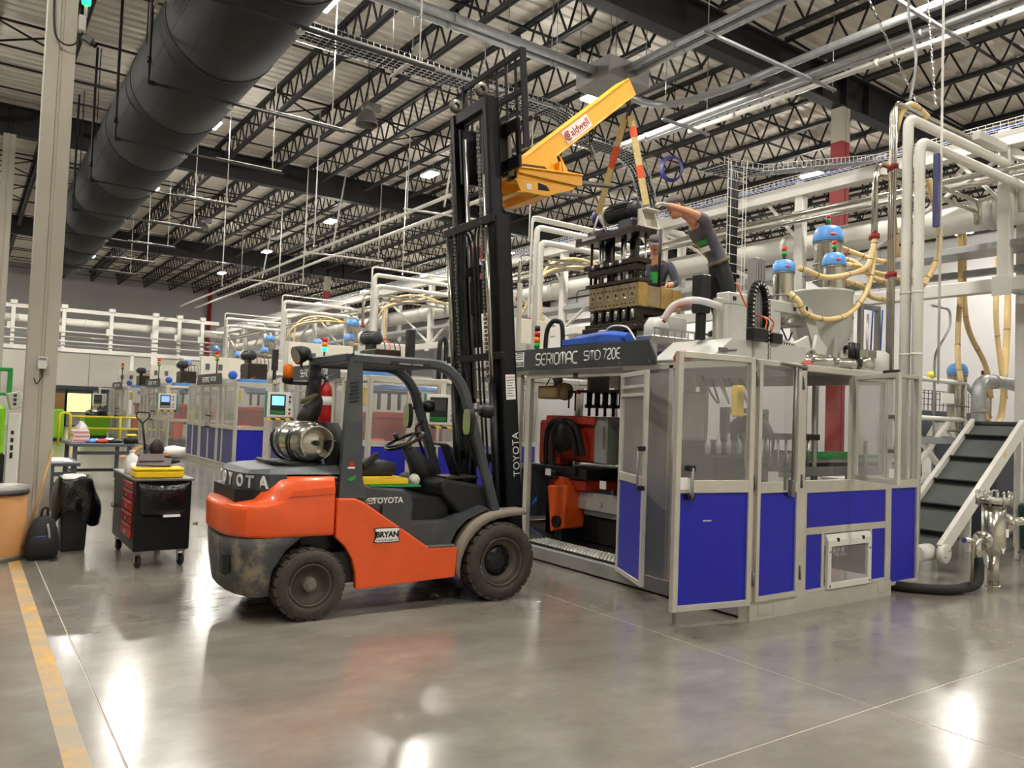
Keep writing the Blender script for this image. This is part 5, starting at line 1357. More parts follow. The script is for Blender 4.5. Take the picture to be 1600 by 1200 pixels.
m = MB(); m.box(xa - 0.04, ya - 0.04, 3.33, xa + 0.17, yb2 + 0.05, 3.385, 0.006); m.box(xa - 0.02, ya, 3.25, xa + 0.14, yb2, 3.33, 0.01); b_ = m.build('mid_plate', 'oily', tl)
for k in range(4): MB().lathe([(0, 0), (0.024, 0), (0.024, 0.012), (0, 0.012)], (xa - 0.042, ya + 0.22 + 0.15 * k, 3.35), (-1, 0, 0), 10).build('roller', 'steel', b_)
for k in range(7): MB().cyl((xa + 0.06, ya + 0.06 + k * 0.115, 3.165), (xa + 0.06, ya + 0.06 + k * 0.115, 3.26), 0.022, n=8).build('cartridge', 'steel' if k % 2 else 'oily', tl)
for y in (ya + 0.2, ya + 0.62): MB().lathe([(0.05, 0), (0.08, 0.03), (0.05, 0.07), (0.06, 0.24), (0.04, 0.27)], (xa + 0.14, y, 3.385), n=12).build('gear_screw', 'black', tl)
m = MB(); m.box(xa - 0.10, ya - 0.06, 3.66, xa + 0.22, yb2 + 0.14, 3.71, 0.006); m.prism([(yb2 + 0.14, 3.62), (yb2 + 0.14, 3.66), (ya - 0.06, 3.66), (ya - 0.06, 3.64)], 'x', xa - 0.1, xa - 0.06); b_ = m.build('top_plate', 'oily', tl)
MB().box(xa - 0.105, yb2 - 0.22, 3.665, xa - 0.1, yb2 + 0.02, 3.70, 0).build('rating_plate', 'machine_grey', b_)
m = MB(); m.box(xa + 0.02, yb2 - 0.2, 3.71, xa + 0.30, yb2 + 0.08, 3.80, 0.01); m.box(xa + 0.0, ya + 0.12, 3.71, xa + 0.2, ya + 0.34, 3.84, 0.015); m.build('gearbox', 'motor_dark', tl)
m = MB(); m.lathe([(0, 0), (0.10, 0), (0.115, 0.02), (0.115, 0.10), (0.09, 0.12)], (xa + 0.16, yb2 + 0.06, 3.98), (0, -1, 0), 20); m.build('coupling', 'motor_blue', tl)
m = MB(); m.lathe([(0.09, 0), (0.115, 0.01), (0.115, 0.06), (0.085, 0.07)], (xa + 0.16, yb2 - 0.07, 3.98), (0, -1, 0), 20); m.build('flange', 'beige', tl)
m = MB(); m.lathe([(0.085, 0), (0.088, 0.02), (0.088, 0.40), (0.098, 0.41), (0.098, 0.49), (0.07, 0.53), (0, 0.54)], (xa + 0.16, yb2 - 0.12, 3.98), (0, -1, 0), 22)
for k in range(20):
    a = 2 * PI * k / 20
    m.obox((xa + 0.16 + math.cos(a) * 0.094, yb2 - 0.34, 3.98 + math.sin(a) * 0.094), ((math.cos(a) * 0.01, 0, math.sin(a) * 0.01), (0, 0.18, 0), (-math.sin(a) * 0.003, 0, math.cos(a) * 0.003)))
m.build('motor', 'motor_dark', tl)
m = MB(); m.box(xa + 0.03, ya - 0.08, 3.70, xa + 0.24, ya + 0.06, 3.72, 0.004); m.box(xa + 0.03, ya - 0.08, 3.90, xa + 0.24, ya + 0.06, 3.92, 0.004)
m.box(xa + 0.03, ya + 0.04, 3.72, xa + 0.24, ya + 0.06, 3.90, 0.004)
for x in (xa + 0.03, xa + 0.225): m.prism([(ya + 0.05, 3.72), (ya - 0.07, 3.72), (ya + 0.0, 3.90), (ya + 0.05, 3.90)], 'x', x, x + 0.015)
b_ = m.build('end_bracket', 'beige', tl)
for x in (xa + 0.09, xa + 0.17):
    MB().tube([(x + 0.022 * math.cos(a), ya + 0.03, 3.945 + 0.03 * math.sin(a)) for a in [q * PI / 6 for q in range(13)]], 0.008, 6, caps=False).build('lifting_eye', 'steel', b_)
MB().cyl((xa + 0.45, ya + 0.12, 3.11), (xa + 0.45, ya + 0.12, 3.78), 0.018, n=8).build('guide_rod', 'boot', tl)
MB().tube(spline([(xa - 0.02, yb2, 3.12), (xa - 0.06, yb2 + 0.12, 3.10), (xa - 0.05, yb2 + 0.14, 2.98)], 5), 0.006, 5).build('wire', 'black', tl)
# ---------------------------------------------------------------- on top of the nearest machine
def motor(par, o, ax, r, L, ma='motor_dark', nm='motor'):
    m = MB(); m.lathe([(0, 0), (r, 0), (r, L * 0.75), (r * 1.1, L * 0.77), (r * 1.1, L * 0.95), (r * 0.7, L), (0, L)], o, ax, 16)
    axv = Vector(ax).normalized(); u = axv.orthogonal().normalized(); v = axv.cross(u)
    for k in range(14):
        a = 2 * PI * k / 14; q = u * math.cos(a) + v * math.sin(a); s = u * -math.sin(a) + v * math.cos(a)
        m.obox(Vector(o) + axv * L * 0.4 + q * r * 1.03, (q * r * 0.1, axv * L * 0.33, s * 0.004))
    return m.build(nm, ma, par)
tp = thing('machine_deck', 'grey machine deck above the nearest enclosure under the workers', 'machine deck', (7.0, 6.5, 2.2))
m = MB(); m.box(5.6, 4.6, 2.20, 7.9, 8.8, 2.24, 0.01); m.build('deck_plate', 'alu_dull', tp)
m = MB(); m.prism([(5.02 + 0.6, 2.24), (5.9, 2.44), (7.05, 2.44), (7.05, 2.24)], 'y', 4.85, 5.6); m.build('beam', 'machine_grey', tp)
m = MB(); m.box(6.95, 5.55, 2.24, 7.75, 6.3, 2.62, 0.015); m.build('step_block', 'machine_grey', tp)
m = MB(); m.box(5.7, 4.83, 2.30, 5.82, 4.85, 2.34, 0.003); m.tube([(5.82, 4.84, 2.32), (5.95, 4.84, 2.33)], 0.008, 6); m.build('latch', 'steel_dull', tp)
m = MB(); m.box(6.45, 4.8, 2.44, 6.60, 4.95, 2.54, 0.01); m.box(6.1, 4.76, 2.44, 6.32, 4.86, 2.56, 0.01); m.build('valve_terminal', 'black', tp)
for k in range(3):
    m = MB(); m.tube(spline([(6.3 + 0.05 * k, 4.8, 2.52), (6.35 + 0.05 * k, 4.82, 2.66), (6.2, 4.9, 2.74), (6.05, 4.95, 3.0)], 5), 0.008, 5); m.build('cable', 'strap_orange' if k != 1 else 'beige', tp)
MB().lathe([(0, 0), (0.07, 0), (0.085, 0.04), (0.06, 0.10), (0.03, 0.11), (0, 0.09)], (5.55, 5.15, 2.20), n=12).build('plug_cap', 'clamp_red', tp)
o = MB().lathe([(0, 0), (0.06, 0), (0.08, 0.02), (0.03, 0.06), (0, 0.07)], (6.62, 4.55, 2.20), n=9).build('rag', 'clamp_red', tp)
m = MB(); m.tube(spline([(5.55, 6.9, 2.46), (5.55, 6.6, 2.50), (5.55, 6.2, 2.52), (5.56, 5.9, 2.48)], 5), 0.05, 8); m.box(5.45, 5.95, 2.44, 5.7, 6.85, 2.50, 0.03); m.build('blue_tarp', 'valve_blue', tp)
m = MB(); m.tube(spline([(5.62, 6.4, 2.5), (5.62, 6.25, 2.62), (5.62, 6.0, 2.60), (5.62, 5.86, 2.46)], 6), 0.010, 6); m.build('hose', 'panel_white', tp)
# dark cylinder post with clear duct
m = MB(); m.box(5.79, 5.14, 2.70, 5.93, 5.28, 3.08, 0.015); m.box(5.82, 5.17, 2.44, 5.90, 5.25, 2.70, 0.01); m.build('lift_cylinder', 'black', tp)
m = MB(); m.tube(spline([(5.44, 5.3, 2.60), (5.50, 5.22, 2.74), (5.62, 5.08, 2.79), (5.90, 5.05, 2.77), (6.02, 5.12, 2.76)], 6), 0.035, 10); m.build('clear_duct', 'film', tp)
m = MB(); m.tube(spline([(5.44, 5.3, 2.58), (5.50, 5.22, 2.72), (5.60, 5.1, 2.77)], 6), 0.020, 8); m.build('core_hose', 'strap_orange', tp)
MB().box(5.97, 5.1, 2.44, 6.07, 5.16, 2.86, 0.006).build('post', 'alu', tp)
m = MB(); m.lathe([(0.12, 0), (0.13, 0.02), (0.13, 0.12), (0.08, 0.2), (0.05, 0.2)], (5.95, 5.9, 2.52), n=18); m.build('heater_cup', 'machine_grey', tp)
m = MB(); m.box(5.75, 5.75, 2.44, 6.6, 6.0, 2.52, 0.01)
for k in range(8): m.box(5.77 + 0.1 * k, 5.74, 2.50, 5.78 + 0.1 * k, 5.75, 2.60)
m.box(5.75, 5.735, 2.58, 6.6, 5.745, 2.60); m.build('wire_guard', 'steel', tp)
m = MB(); m.box(6.25, 6.05, 2.44, 6.6, 6.7, 2.8, 0.02); m.box(5.75, 6.5, 2.24, 5.86, 6.6, 2.62, 0.01); m.box(5.75, 7.0, 2.24, 5.90, 7.12, 2.62, 0.01); m.box(5.9, 6.75, 2.24, 6.0, 6.95, 2.6, 0.01); m.build('support_block', 'machine_grey', tp)
# vertical axis column with looping cable chains
vx = thing('lift_axis', 'aluminium lift column with a looped black cable chain', 'lift column', (6.33, 4.9, 2.2))
m = MB(); m.box(6.30, 4.92, 2.2, 6.375, 5.02, 3.28, 0.006); m.box(6.38, 4.92, 2.2, 6.46, 5.02, 3.28, 0.006)
for x in (6.32, 6.355, 6.40, 6.44): m.box(x - 0.006, 4.912, 2.2, x + 0.006, 4.92, 3.27)
m.build('column', 'alu_dull', vx)
MB().box(6.26, 4.90, 2.55, 6.285, 4.915, 2.95, 0.003).build('scale_strip', 'paper', vx)
def cable_chain(par, pts, wd, th, nm='cable_chain'):
    P = spline(pts, 9); m = MB(); d_ = MB()
    acc = 0; last = P[0]; step = 0.042
    i = 1; cur = P[0].copy(); n = 0
    while i < len(P):
        v = P[i] - cur
        if v.length < step: cur = P[i].copy() if v.length < 1e-6 else cur; i += 1; continue
        nxt = cur + v.normalized() * step; dr = v.normalized(); nn = Vector((dr.z, 0, -dr.x)) if abs(dr.y) < 0.9 else Vector((0, 0, 1))
        m.obox((cur + nxt) / 2, (dr * step * 0.46, (0, wd / 2, 0), nn * th / 2), 0.004)
        if n % 1 == 0: d_.obox((cur + nxt) / 2 + Vector((0, -wd / 2 - 0.001, 0)), (dr * 0.007, (0, 0.002, 0), nn * 0.010))
        cur = nxt; n += 1
    o = m.build(nm, 'black', par); o['kind'] = 'stuff'
    q = d_.build('link_window', 'paper', o); q['kind'] = 'stuff'
    return o
cable_chain(vx, [(6.21, 4.88, 2.24), (6.20, 4.88, 2.60), (6.205, 4.88, 2.85), (6.25, 4.88, 2.98), (6.32, 4.88, 3.02), (6.39, 4.88, 2.97), (6.43, 4.88, 2.85), (6.445, 4.88, 2.6), (6.45, 4.88, 2.24)], 0.06, 0.05)
cable_chain(vx, [(6.50, 4.9, 2.46), (6.70, 4.9, 2.45), (6.86, 4.9, 2.44), (6.93, 4.9, 2.38), (6.95, 4.9, 2.24)], 0.06, 0.04)
m = MB(); m.box(6.46, 4.88, 2.62, 6.56, 4.98, 2.80, 0.006); m.build('slide_block', 'machine_grey', vx)
# extruder stand: thick grey frame with a window
ex = thing('extruder_frame', 'pale grey extruder frame with a square window beside the hopper', 'machine frame', (7.6, 5.5, 2.2))
m = MB()
m.box(6.55, 5.45, 2.90, 7.95, 5.62, 3.03, 0.012)
m.box(7.28, 5.45, 2.55, 7.45, 5.62, 2.90, 0.012); m.box(7.28, 5.45, 2.42, 8.0, 5.62, 2.58, 0.012)
m.prism([(7.90, 3.03), (8.02, 2.98), (8.42, 2.24), (8.25, 2.24), (7.90, 2.86)], 'y', 5.45, 5.62)
m.box(6.55, 5.45, 2.24, 6.9, 5.62, 2.90, 0.012); m.prism([(6.9, 2.24), (7.28, 2.24), (7.28, 2.90), (6.9, 2.90)], 'y', 5.58, 5.62)
m.build('frame', 'machine_grey', ex)
for x in (6.62, 7.66): MB().box(x, 5.44, 2.94, x + 0.05, 5.455, 2.985, 0.003).build('badge', 'black', ex)
m = MB(); m.tube(spline([(7.45, 5.6, 2.66), (7.55, 5.6, 2.60), (7.65, 5.6, 2.75), (7.78, 5.6, 2.62), (7.86, 5.6, 2.72)], 5), 0.010, 5); m.build('cable', 'black', ex)
# drive parts behind the chain
for k, (x, y, z, r) in enumerate(((7.2, 5.1, 2.32, 0.07), (7.45, 5.0, 2.33, 0.075), (7.9, 5.0, 2.34, 0.06))):
    o = thing('servo_drive', ('leftmost', 'middle', 'rightmost')[k] + ' small steel drive below the grey frame window', 'motor', (x, y, 2.2), 0, 'small drives on the deck')
    motor(o, (x - 0.1, y, z), (1, -0.2, 0), r, 0.28, 'stainless')
    MB().box(x - 0.12, y - 0.06, 2.2, x + 0.12, y + 0.06, 2.27, 0.006).build('foot', 'machine_grey', o)
m = MB(); m.obox((7.62, 5.3, 2.52), ((0.12, 0, 0.05), (0, 0.02, 0), (-0.03, 0, 0.08)), 0.004); m.obox((7.95, 5.3, 2.52), ((0.10, 0, -0.07), (0, 0.02, 0), (0.03, 0, 0.09)), 0.004)
m.build('cover_sheet', 'panel_white', ex)
# hopper with conical bottom
hp_ = thing('hopper', 'pale grey conical hopper below the blue-capped loaders', 'hopper', (8.65, 5.75, 2.2))
m = MB(); m.lathe([(0.10, 0.0), (0.10, 0.12), (0.36, 0.55), (0.36, 1.02), (0.375, 1.03), (0.375, 1.06), (0.0, 1.08)], (8.65, 5.75, 2.24), n=32); m.build('bin', 'machine_grey', hp_)
m = MB()
for a in (0.4, 2.5, 4.3): m.beam((8.65 + 0.3 * math.cos(a), 5.75 + 0.3 * math.sin(a), 2.2), (8.65 + 0.3 * math.cos(a), 5.75 + 0.3 * math.sin(a), 2.75), 0.04, 0.04, 0.004)
m.build('leg', 'machine_grey', hp_)
# vacuum loaders
def loader(x, y, z, r, hb, label, stack=True, lower=True, zs=None):
    """z is the rim between cap and cylinder, hb the cylinder's height"""
    t = thing('vacuum_loader', label, 'loader', (x, y, z - hb), 0, 'blue-capped vacuum loaders')
    m = MB(); m.lathe([(r * 0.98, 0), (r * 1.03, 0.01), (r * 1.0, 0.08), (r * 0.93, r * 0.75), (r * 0.75, r * 1.05), (r * 0.4, r * 1.16), (0, r * 1.18)], (x, y, z), n=28); c = m.build('cap', 'cap_blue', t)
    d_ = Vector((-x, -y, 0)).normalized(); s_ = Vector((0, 0, 1)).cross(d_)
    q = MB().lathe([(0, 0), (r * 0.22, 0.0), (r * 0.22, 0.01), (0, 0.012)], Vector((x, y, z + r * 0.38)) + (d_ * 0.9 + s_ * 0.3).normalized() * r * 0.965, d_ + s_ * 0.3, 14)
    q.v = [(v[0], v[1], z + r * 0.38 + (v[2] - z - r * 0.38) * 0.45) for v in q.v]; q.build('badge', 'red', c)
    m = MB(); m.lathe([(r * 0.92, 0), (r * 0.92, -hb), (r * 0.5, -hb - 0.06), (r * 0.5, -hb - 0.12)], (x, y, z), n=28)
    cy = m.build('cylinder', 'stainless', t)
    m = MB()
    for f in (0.03, 0.55, 0.97): m.lathe([(r * 0.93, -0.012), (r * 0.99, -0.006), (r * 0.99, 0.006), (r * 0.93, 0.012)], (x, y, z - hb * f), n=28)
    m.build('clamp_ring', 'steel_dull', t)
    if stack:
        m = MB(); m.cyl((x, y, z + r * 1.15), (x, y, z + r * 1.15 + 0.05), 0.02, n=8); m.build('lamp_stem', 'black', t)
        m = MB(); m.cyl((x, y, z + r * 1.15 + 0.05), (x, y, z + r * 1.15 + 0.10), 0.028, n=8); m.build('green_lens', 'green', t)
        m = MB(); m.cyl((x, y, z + r * 1.15 + 0.10), (x, y, z + r * 1.15 + 0.15), 0.028, n=8); m.build('red_lens', 'red', t)
    return t
loader(7.68, 5.6, 3.40, 0.125, 0.50, 'left blue-capped loader beside the lift column')
loader(9.45, 6.2, 4.12, 0.195, 0.55, 'tallest blue-capped loader, with red and green lamp on top')
loader(8.70, 5.62, 3.62, 0.140, 0.62, 'blue-capped loader standing on the hopper, front of the pair')
m = MB()
# stands that carry the two side loaders
for x, y, z0, z1, nm in ((7.68, 5.75, 2.24, 2.80, 'left'), (9.45, 6.4, 0.0, 3.45, 'tall')):
    t = thing('loader_stand', nm + ' steel stand carrying a blue-capped loader', 'stand', (x, y, z0))
    q = MB()
    for s in (-0.13, 0.13): q.cyl((x + s, y, z0), (x + s, y, z1), 0.018, n=8)
    q.box(x - 0.16, y - 0.30, z1 - 0.03, x + 0.16, y + 0.05, z1, 0.004); q.build('frame', 'steel_dull', t)
# control cabinet and frame behind the pipes
cb = thing('valve_cabinet', 'pale cabinet with four black connectors beside the hopper', 'cabinet', (9.2, 5.6, 2.2))
m = MB(); m.box(8.85, 5.6, 2.35, 9.12, 5.9, 3.15, 0.01); b_ = m.build('box', 'panel_white', cb)
for x, z in ((8.97, 3.0), (8.92, 2.78), (8.93, 2.62), (9.03, 2.6)):
    m = MB(); m.lathe([(0, 0), (0.032, 0), (0.04, 0.03), (0.03, 0.07), (0, 0.07)], (x, 5.6, z), (0, -1, 0), 12); m.box(x - 0.03, 5.55, z - 0.06, x + 0.03, 5.60, z - 0.02, 0.004); m.build('connector', 'black', b_)
m = MB(); m.box(9.12, 5.5, 2.24, 9.18, 5.56, 3.2, 0.004); m.box(9.5, 5.5, 2.24, 9.56, 5.56, 3.2, 0.004); m.box(9.18, 5.5, 3.14, 9.5, 5.56, 3.2, 0.004); m.box(9.18, 5.5, 2.4, 9.5, 5.56, 2.46, 0.004); m.build('perforated_frame', 'alu_dull', cb)
for k, (x, c) in enumerate(((9.22, 'valve_blue'), (9.44, 'valve_blue'))):
    q = MB(); q.tube(spline([(x, 5.48, 2.3), (x + 0.06, 5.47, 2.6), (x + 0.1, 5.48, 2.9), (x + 0.12, 5.48, 3.15)], 5), 0.010, 5); q.build('cable', c, cb)
# hydraulic manifold on the deck at the right
hy = thing('hydraulic_manifold', 'cluster of steel valves and pumps on the deck below the hopper', 'manifold', (8.3, 5.0, 2.2))
m = MB(); m.box(7.95, 4.85, 2.22, 8.9, 5.2, 2.28, 0.006); m.build('base', 'machine_grey', hy)
for k in range(2):
    m = MB(); m.cyl((8.02 + 0.1 * k, 4.95, 2.40), (8.02 + 0.1 * k, 4.95, 2.58), 0.035, n=10); m.box(7.99 + 0.1 * k, 4.92, 2.28, 8.05 + 0.1 * k, 4.98, 2.40, 0.005); m.build('solenoid', 'black', hy)
m = MB(); m.lathe([(0.10, 0), (0.12, 0.04), (0.12, 0.12), (0.08, 0.2), (0, 0.21)], (8.35, 5.0, 2.28), n=16); m.box(8.25, 4.9, 2.42, 8.45, 5.0, 2.52, 0.01); m.build('pump', 'stainless', hy)
m = MB(); m.lathe([(0.09, 0), (0.10, 0.03), (0.10, 0.22), (0.05, 0.26), (0, 0.26)], (8.68, 5.0, 2.28), n=16); m.build('filter_bowl', 'machine_grey', hy)
m = MB(); m.cyl((8.2, 5.1, 2.5), (8.6, 5.1, 2.52), 0.03, n=8); m.cyl((8.5, 5.05, 2.28), (8.5, 5.05, 2.95), 0.012, n=6); m.build('pipe', 'steel', hy)
# gearbox crates at the far end and stack light
fe = thing('blow_station', 'grey blow station boxes at the far end of the nearest machine', 'machine', (6.2, 8.6, 2.2))
m = MB(); m.box(5.5, 9.2, 2.45, 7.1, 9.4, 3.05, 0.01); m.build('plate', 'beige', fe)
m = MB(); m.box(5.5, 8.3, 2.24, 6.2, 9.0, 2.60, 0.01); m.box(5.6, 9.3, 2.24, 5.8, 9.4, 2.5, 0.005); m.build('block', 'machine_grey', fe)
for x in (5.62, 5.86): MB().box(x, 7.95, 2.24, x + 0.05, 8.0, 3.30, 0.004).build('post', 'alu', fe)
sl = thing('stack_light', 'stack lamp, red amber and green, behind the name board', 'signal lamp', (5.6, 7.52, 2.2))
m = MB(); m.cyl((5.6, 7.52, 2.2), (5.6, 7.52, 2.45), 0.02, n=8); m.cyl((5.6, 7.52, 2.66), (5.6, 7.52, 2.72), 0.033, n=10); m.build('stem', 'black', sl)
for k, c in enumerate(('green', 'amber', 'red')): MB().cyl((5.6, 7.52, 2.45 + 0.07 * k), (5.6, 7.52, 2.515 + 0.07 * k), 0.035, n=12).build('lens', c, sl)
m = MB(); m.tube(spline([(5.68, 7.45, 2.2), (5.68, 7.45, 2.6), (5.70, 7.40, 2.75), (5.74, 7.33, 2.78), (5.78, 7.27, 2.7), (5.78, 7.25, 2.2)], 6), 0.03, 6); tag(m.build('cable_loop', 'black'), 'black looped cable beside the stack lamp behind the name board', 'cable')

# ---------------------------------------------------------------- tops of the machines behind
def far_top(k, label):
    oy = P1 + 7.62 * k
    t = thing('blow_station', label, 'machine', (6.3, oy + 2.5, 2.2))
    m = MB(); m.box(5.75, oy + 4.9, 2.45, 7.25, oy + 5.05, 3.08, 0.01); m.build('plate', 'beige', t)
    for x in (5.88, 6.25, 6.9): MB().box(x, oy + 4.88, 2.68, x + 0.12, oy + 4.905, 2.86, 0.003).build('window', 'bench_grey', t)
    m = MB(); m.box(5.7, oy + 4.6, 2.2, 5.85, oy + 4.9, 2.5, 0.01); m.box(6.9, oy + 4.6, 2.2, 7.2, oy + 4.9, 2.5, 0.01); m.box(5.9, oy + 2.6, 2.22, 7.0, oy + 4.4, 2.38, 0.02); m.build('support_block', 'machine_grey', t)
    m = MB(); m.box(6.3, oy + 1.9, 2.22, 7.2, oy + 2.5, 2.95, 0.02); m.build('gearbox', 'beige', t)
    motor(t, (6.1, oy + 1.75, 2.98), (0.3, -1, 0), 0.115, 0.40)
    m = MB(); m.lathe([(0.135, 0), (0.135, 0.06)], (6.09, oy + 1.78, 2.98), (0.3, -1, 0), 16); m.build('flange', 'panel_white', t)
    m = MB(); m.box(6.0, oy + 1.0, 2.2, 6.5, oy + 1.7, 2.75, 0.02); m.box(6.1, oy + 1.4, 2.75, 6.2, oy + 1.7, 2.87, 0.01); m.build('tool_head', 'oily', t)
    m = MB(); m.box(6.62, oy + 0.95, 2.6, 6.76, oy + 1.09, 3.15, 0.01); m.box(6.65, oy + 0.98, 2.2, 6.73, oy + 1.06, 2.6, 0.01); m.build('lift_cylinder', 'black', t)
    MB().box(7.55, oy + 1.0, 2.2, 7.7, oy + 1.12, 3.6, 0.006).build('column', 'alu_dull', t)
    m = MB(); m.tube(spline([(7.3, oy + 1.0, 2.2), (7.3, oy + 1.0, 2.9), (7.37, oy + 1.0, 3.05), (7.44, oy + 1.0, 2.9), (7.44, oy + 1.0, 2.2)], 5), 0.05, 6); m.build('cable_chain', 'black', t)
    m = MB(); m.box(5.7, oy + 0.4, 2.22, 6.3, oy + 0.9, 2.32, 0.01); m.build('deck_cover', 'cap_blue', t)
    motor(t, (5.7, oy + 1.35, 2.42), (-0.2, -1, 0), 0.1, 0.3, 'valve_blue', 'blue_motor')
    for c in range(4):
        m = MB(); m.tube(spline([(6.2 + 0.1 * c, oy + 1.6, 3.0), (6.3 + 0.1 * c, oy + 1.3, 2.9), (6.2 + 0.1 * c, oy + 1.1, 2.5), (6.0, oy + 0.9, 2.3)], 4), 0.012, 5); m.build('cable', 'strap_orange' if c == 1 else 'black', t)
    m = MB(); m.tube(fillet([(7.0, oy - 0.1, 2.5), (7.0, oy + 4.0, 2.5)], 0.1), 0.06, 8); m.build('pipe', 'white_pipe', t)
    # stack light
    s = thing('stack_light', ('near', 'middle', 'far', 'farthest')[k - 1] + ' signal lamp above the ' + ('second', 'third', 'fourth', 'farthest')[k - 1] + ' machine enclosure', 'signal lamp', (5.55, oy + 2.3, 2.2))
    m = MB(); m.cyl((5.55, oy + 2.3, 2.2), (5.55, oy + 2.3, 2.62 + 0.1 * k), 0.02, n=6); m.build('stem', 'black', s)
    for q, c in enumerate(('green_glow' if k == 1 else 'green', 'amber', 'red')): MB().cyl((5.55, oy + 2.3, 2.62 + 0.1 * k + 0.09 * q), (5.55, oy + 2.3, 2.70 + 0.1 * k + 0.09 * q), 0.05, n=10).build('lens', c, s)
    # loaders and hopper behind
    for q, (dx, dy, dz, r) in enumerate(((8.0, 1.4, 3.4, 0.14), (8.9, 1.4, 3.62, 0.15), (9.3, 2.1, 4.1, 0.18))):
        loader(dx, oy + dy, dz, r, 0.5, ('left', 'middle', 'tall right')[q] + ' loader of the ' + ('second', 'third', 'fourth', 'farthest')[k - 1] + ' machine', stack=False)
    h = thing('hopper', 'grey hopper of the ' + ('second', 'third', 'fourth', 'farthest')[k - 1] + ' machine', 'hopper', (8.6, oy + 1.5, 0))
    m = MB(); m.lathe([(0.1, 2.2), (0.36, 2.6), (0.36, 3.1), (0.0, 3.12)], (8.5, oy + 1.5, 0), n=20); m.build('bin', 'machine_grey', h)
    m = MB(); m.box(7.8, oy + 1.3, 0, 9.4, oy + 2.2, 2.2, 0.02); m.build('extruder_base', 'machine_grey', h)
    m = MB(); m.box(9.25, oy + 2.0, 2.2, 9.35, oy + 2.2, 3.55, 0.005); m.build('stand', 'steel_dull', h)
for k, lb in ((1, 'beige blow station with black motor above the second machine'), (2, 'beige blow station with black motor above the third machine'), (3, 'beige blow station above the fourth machine'), (4, 'small beige blow station above the farthest machine')):
    far_top(k, lb)

# ---------------------------------------------------------------- pipe drops from the rack to each machine
ORD = ('nearest', 'second', 'third', 'fourth', 'farthest')
RX = 12.05
for k in range(5):
    oy = P1 + 7.62 * k
    for q, (dx, dy, z, r, zj) in enumerate(((0, 0.83, 5.47, 0.062, 3.3), (0, 0.68, 5.14, 0.062, 3.3))):
        x, y = 9.35 + dx, oy + dy
        t = thing('insulated_pipe', ('taller' if q == 0 else 'lower') + ' white insulated pipe bending down to the ' + ORD[k] + ' machine', 'pipe', (x, y, 0), 0, 'white insulated drop pipes')
        m = MB(); m.tube(fillet([(x, y, 0.02), (x, y, z), (RX + 0.1, y, z), (RX + 0.1, y, 4.78)], 0.13, 6), r, 14); m.build('jacket', 'white_pipe', t)
        m = MB(); m.lathe([(r, -0.012), (r + 0.006, -0.012), (r + 0.006, 0.012), (r, 0.012)], (x, y, zj), n=14); m.lathe([(r, -0.012), (r + 0.006, -0.012), (r + 0.006, 0.012), (r, 0.012)], (x, y, 2.55), n=14)
        m.build('jacket_band', 'rack_white', t)
    n_ = 3 if k < 2 else 1
    for q in range(n_):
        x, y, z = 9.33 + 0.04 * q, oy + 0.98 + 0.05 * q, 5.72 - 0.02 * q
        t = thing('steel_tube', ('left', 'middle', 'right')[q] + ' thin steel tube bending down to the ' + ORD[k] + ' machine', 'pipe', (x, y, 0), 0, 'thin steel drop tubes')
        m = MB(); m.tube(fillet([(x, y, 0.02), (x, y, z), (RX, y, z), (RX, y, 5.66)], 0.10, 5), 0.024, 9); m.build('tube', 'stainless' if k == 0 else 'white_pipe', t)
        m = MB()
        for zz in (3.55, 4.9) if k == 0 else (3.6,): m.lathe([(0.022, -0.03), (0.042, -0.03), (0.042, 0.03), (0.022, 0.03)], (x, y, zz), n=10)
        m.build('coupling', 'brick_red' if k < 2 else 'white_pipe', t)
    if k < 3:
        for q in range(2):
            x, y, z = 9.15 + 0.05 * q, oy + 1.12 + 0.05 * q, 4.95 - 0.12 * q
            t = thing('material_tube', ('upper' if q == 0 else 'lower') + ' steel material tube with red clamps feeding the ' + ORD[k] + ' machine', 'pipe', (x, y, 3.9), 0, 'steel material tubes')
            m = MB(); m.tube(fillet([(x, y, 4.0), (x, y, z), (RX - 0.2, y, z), (RX - 0.2, y, 4.62)], 0.22, 6), 0.03, 10); m.build('tube', 'stainless', t)
            m = MB(); m.lathe([(0.03, -0.035), (0.055, -0.03), (0.055, 0.03), (0.03, 0.035)], (x, y, 4.02), n=10); m.build('clamp', 'brick_red', t)
# cream suction hoses on the nearest machine
def hose(pts, label, r=0.033, n=8):
    t = thing('suction_hose', label, 'hose', tuple(pts[-1]), 0, 'cream suction hoses')
    m = MB(); m.tube(spline(pts, n), r, 9); m.build('hose', 'hose_cream', t)
    P = spline(pts, n); m = MB()
    for i in range(4, len(P) - 2, 8):
        m.lathe([(r, -0.004), (r + 0.003, -0.004), (r + 0.003, 0.004), (r, 0.004)], P[i], P[i + 1] - P[i - 1], 9)
    if m.v: m.build('tie', 'black', t)
hose([(7.80, 5.5, 3.46), (7.95, 5.48, 3.44), (8.35, 5.45, 3.41), (9.0, 5.4, 3.60), (9.12, 5.37, 3.85), (9.15, 5.36, 4.0)], 'long cream hose sagging from the left loader to the red clamps')
hose([(7.60, 5.46, 3.14), (7.66, 5.38, 3.04), (7.74, 5.38, 2.94), (7.95, 5.40, 2.90), (8.3, 5.40, 2.90), (8.7, 5.4, 3.02), (9.02, 5.38, 3.32), (9.16, 5.38, 3.72), (9.20, 5.41, 4.0)], 'lowest cream hose looping under the hopper loader')
hose([(9.60, 6.1, 4.06), (9.75, 6.0, 4.0), (9.9, 5.8, 3.90), (10.2, 5.7, 3.88)], 'upper cream hose leaving the tallest loader')
hose([(9.60, 6.1, 3.92), (9.7, 5.95, 3.85), (9.85, 5.8, 3.66), (10.2, 5.7, 3.58)], 'second cream hose leaving the tallest loader')
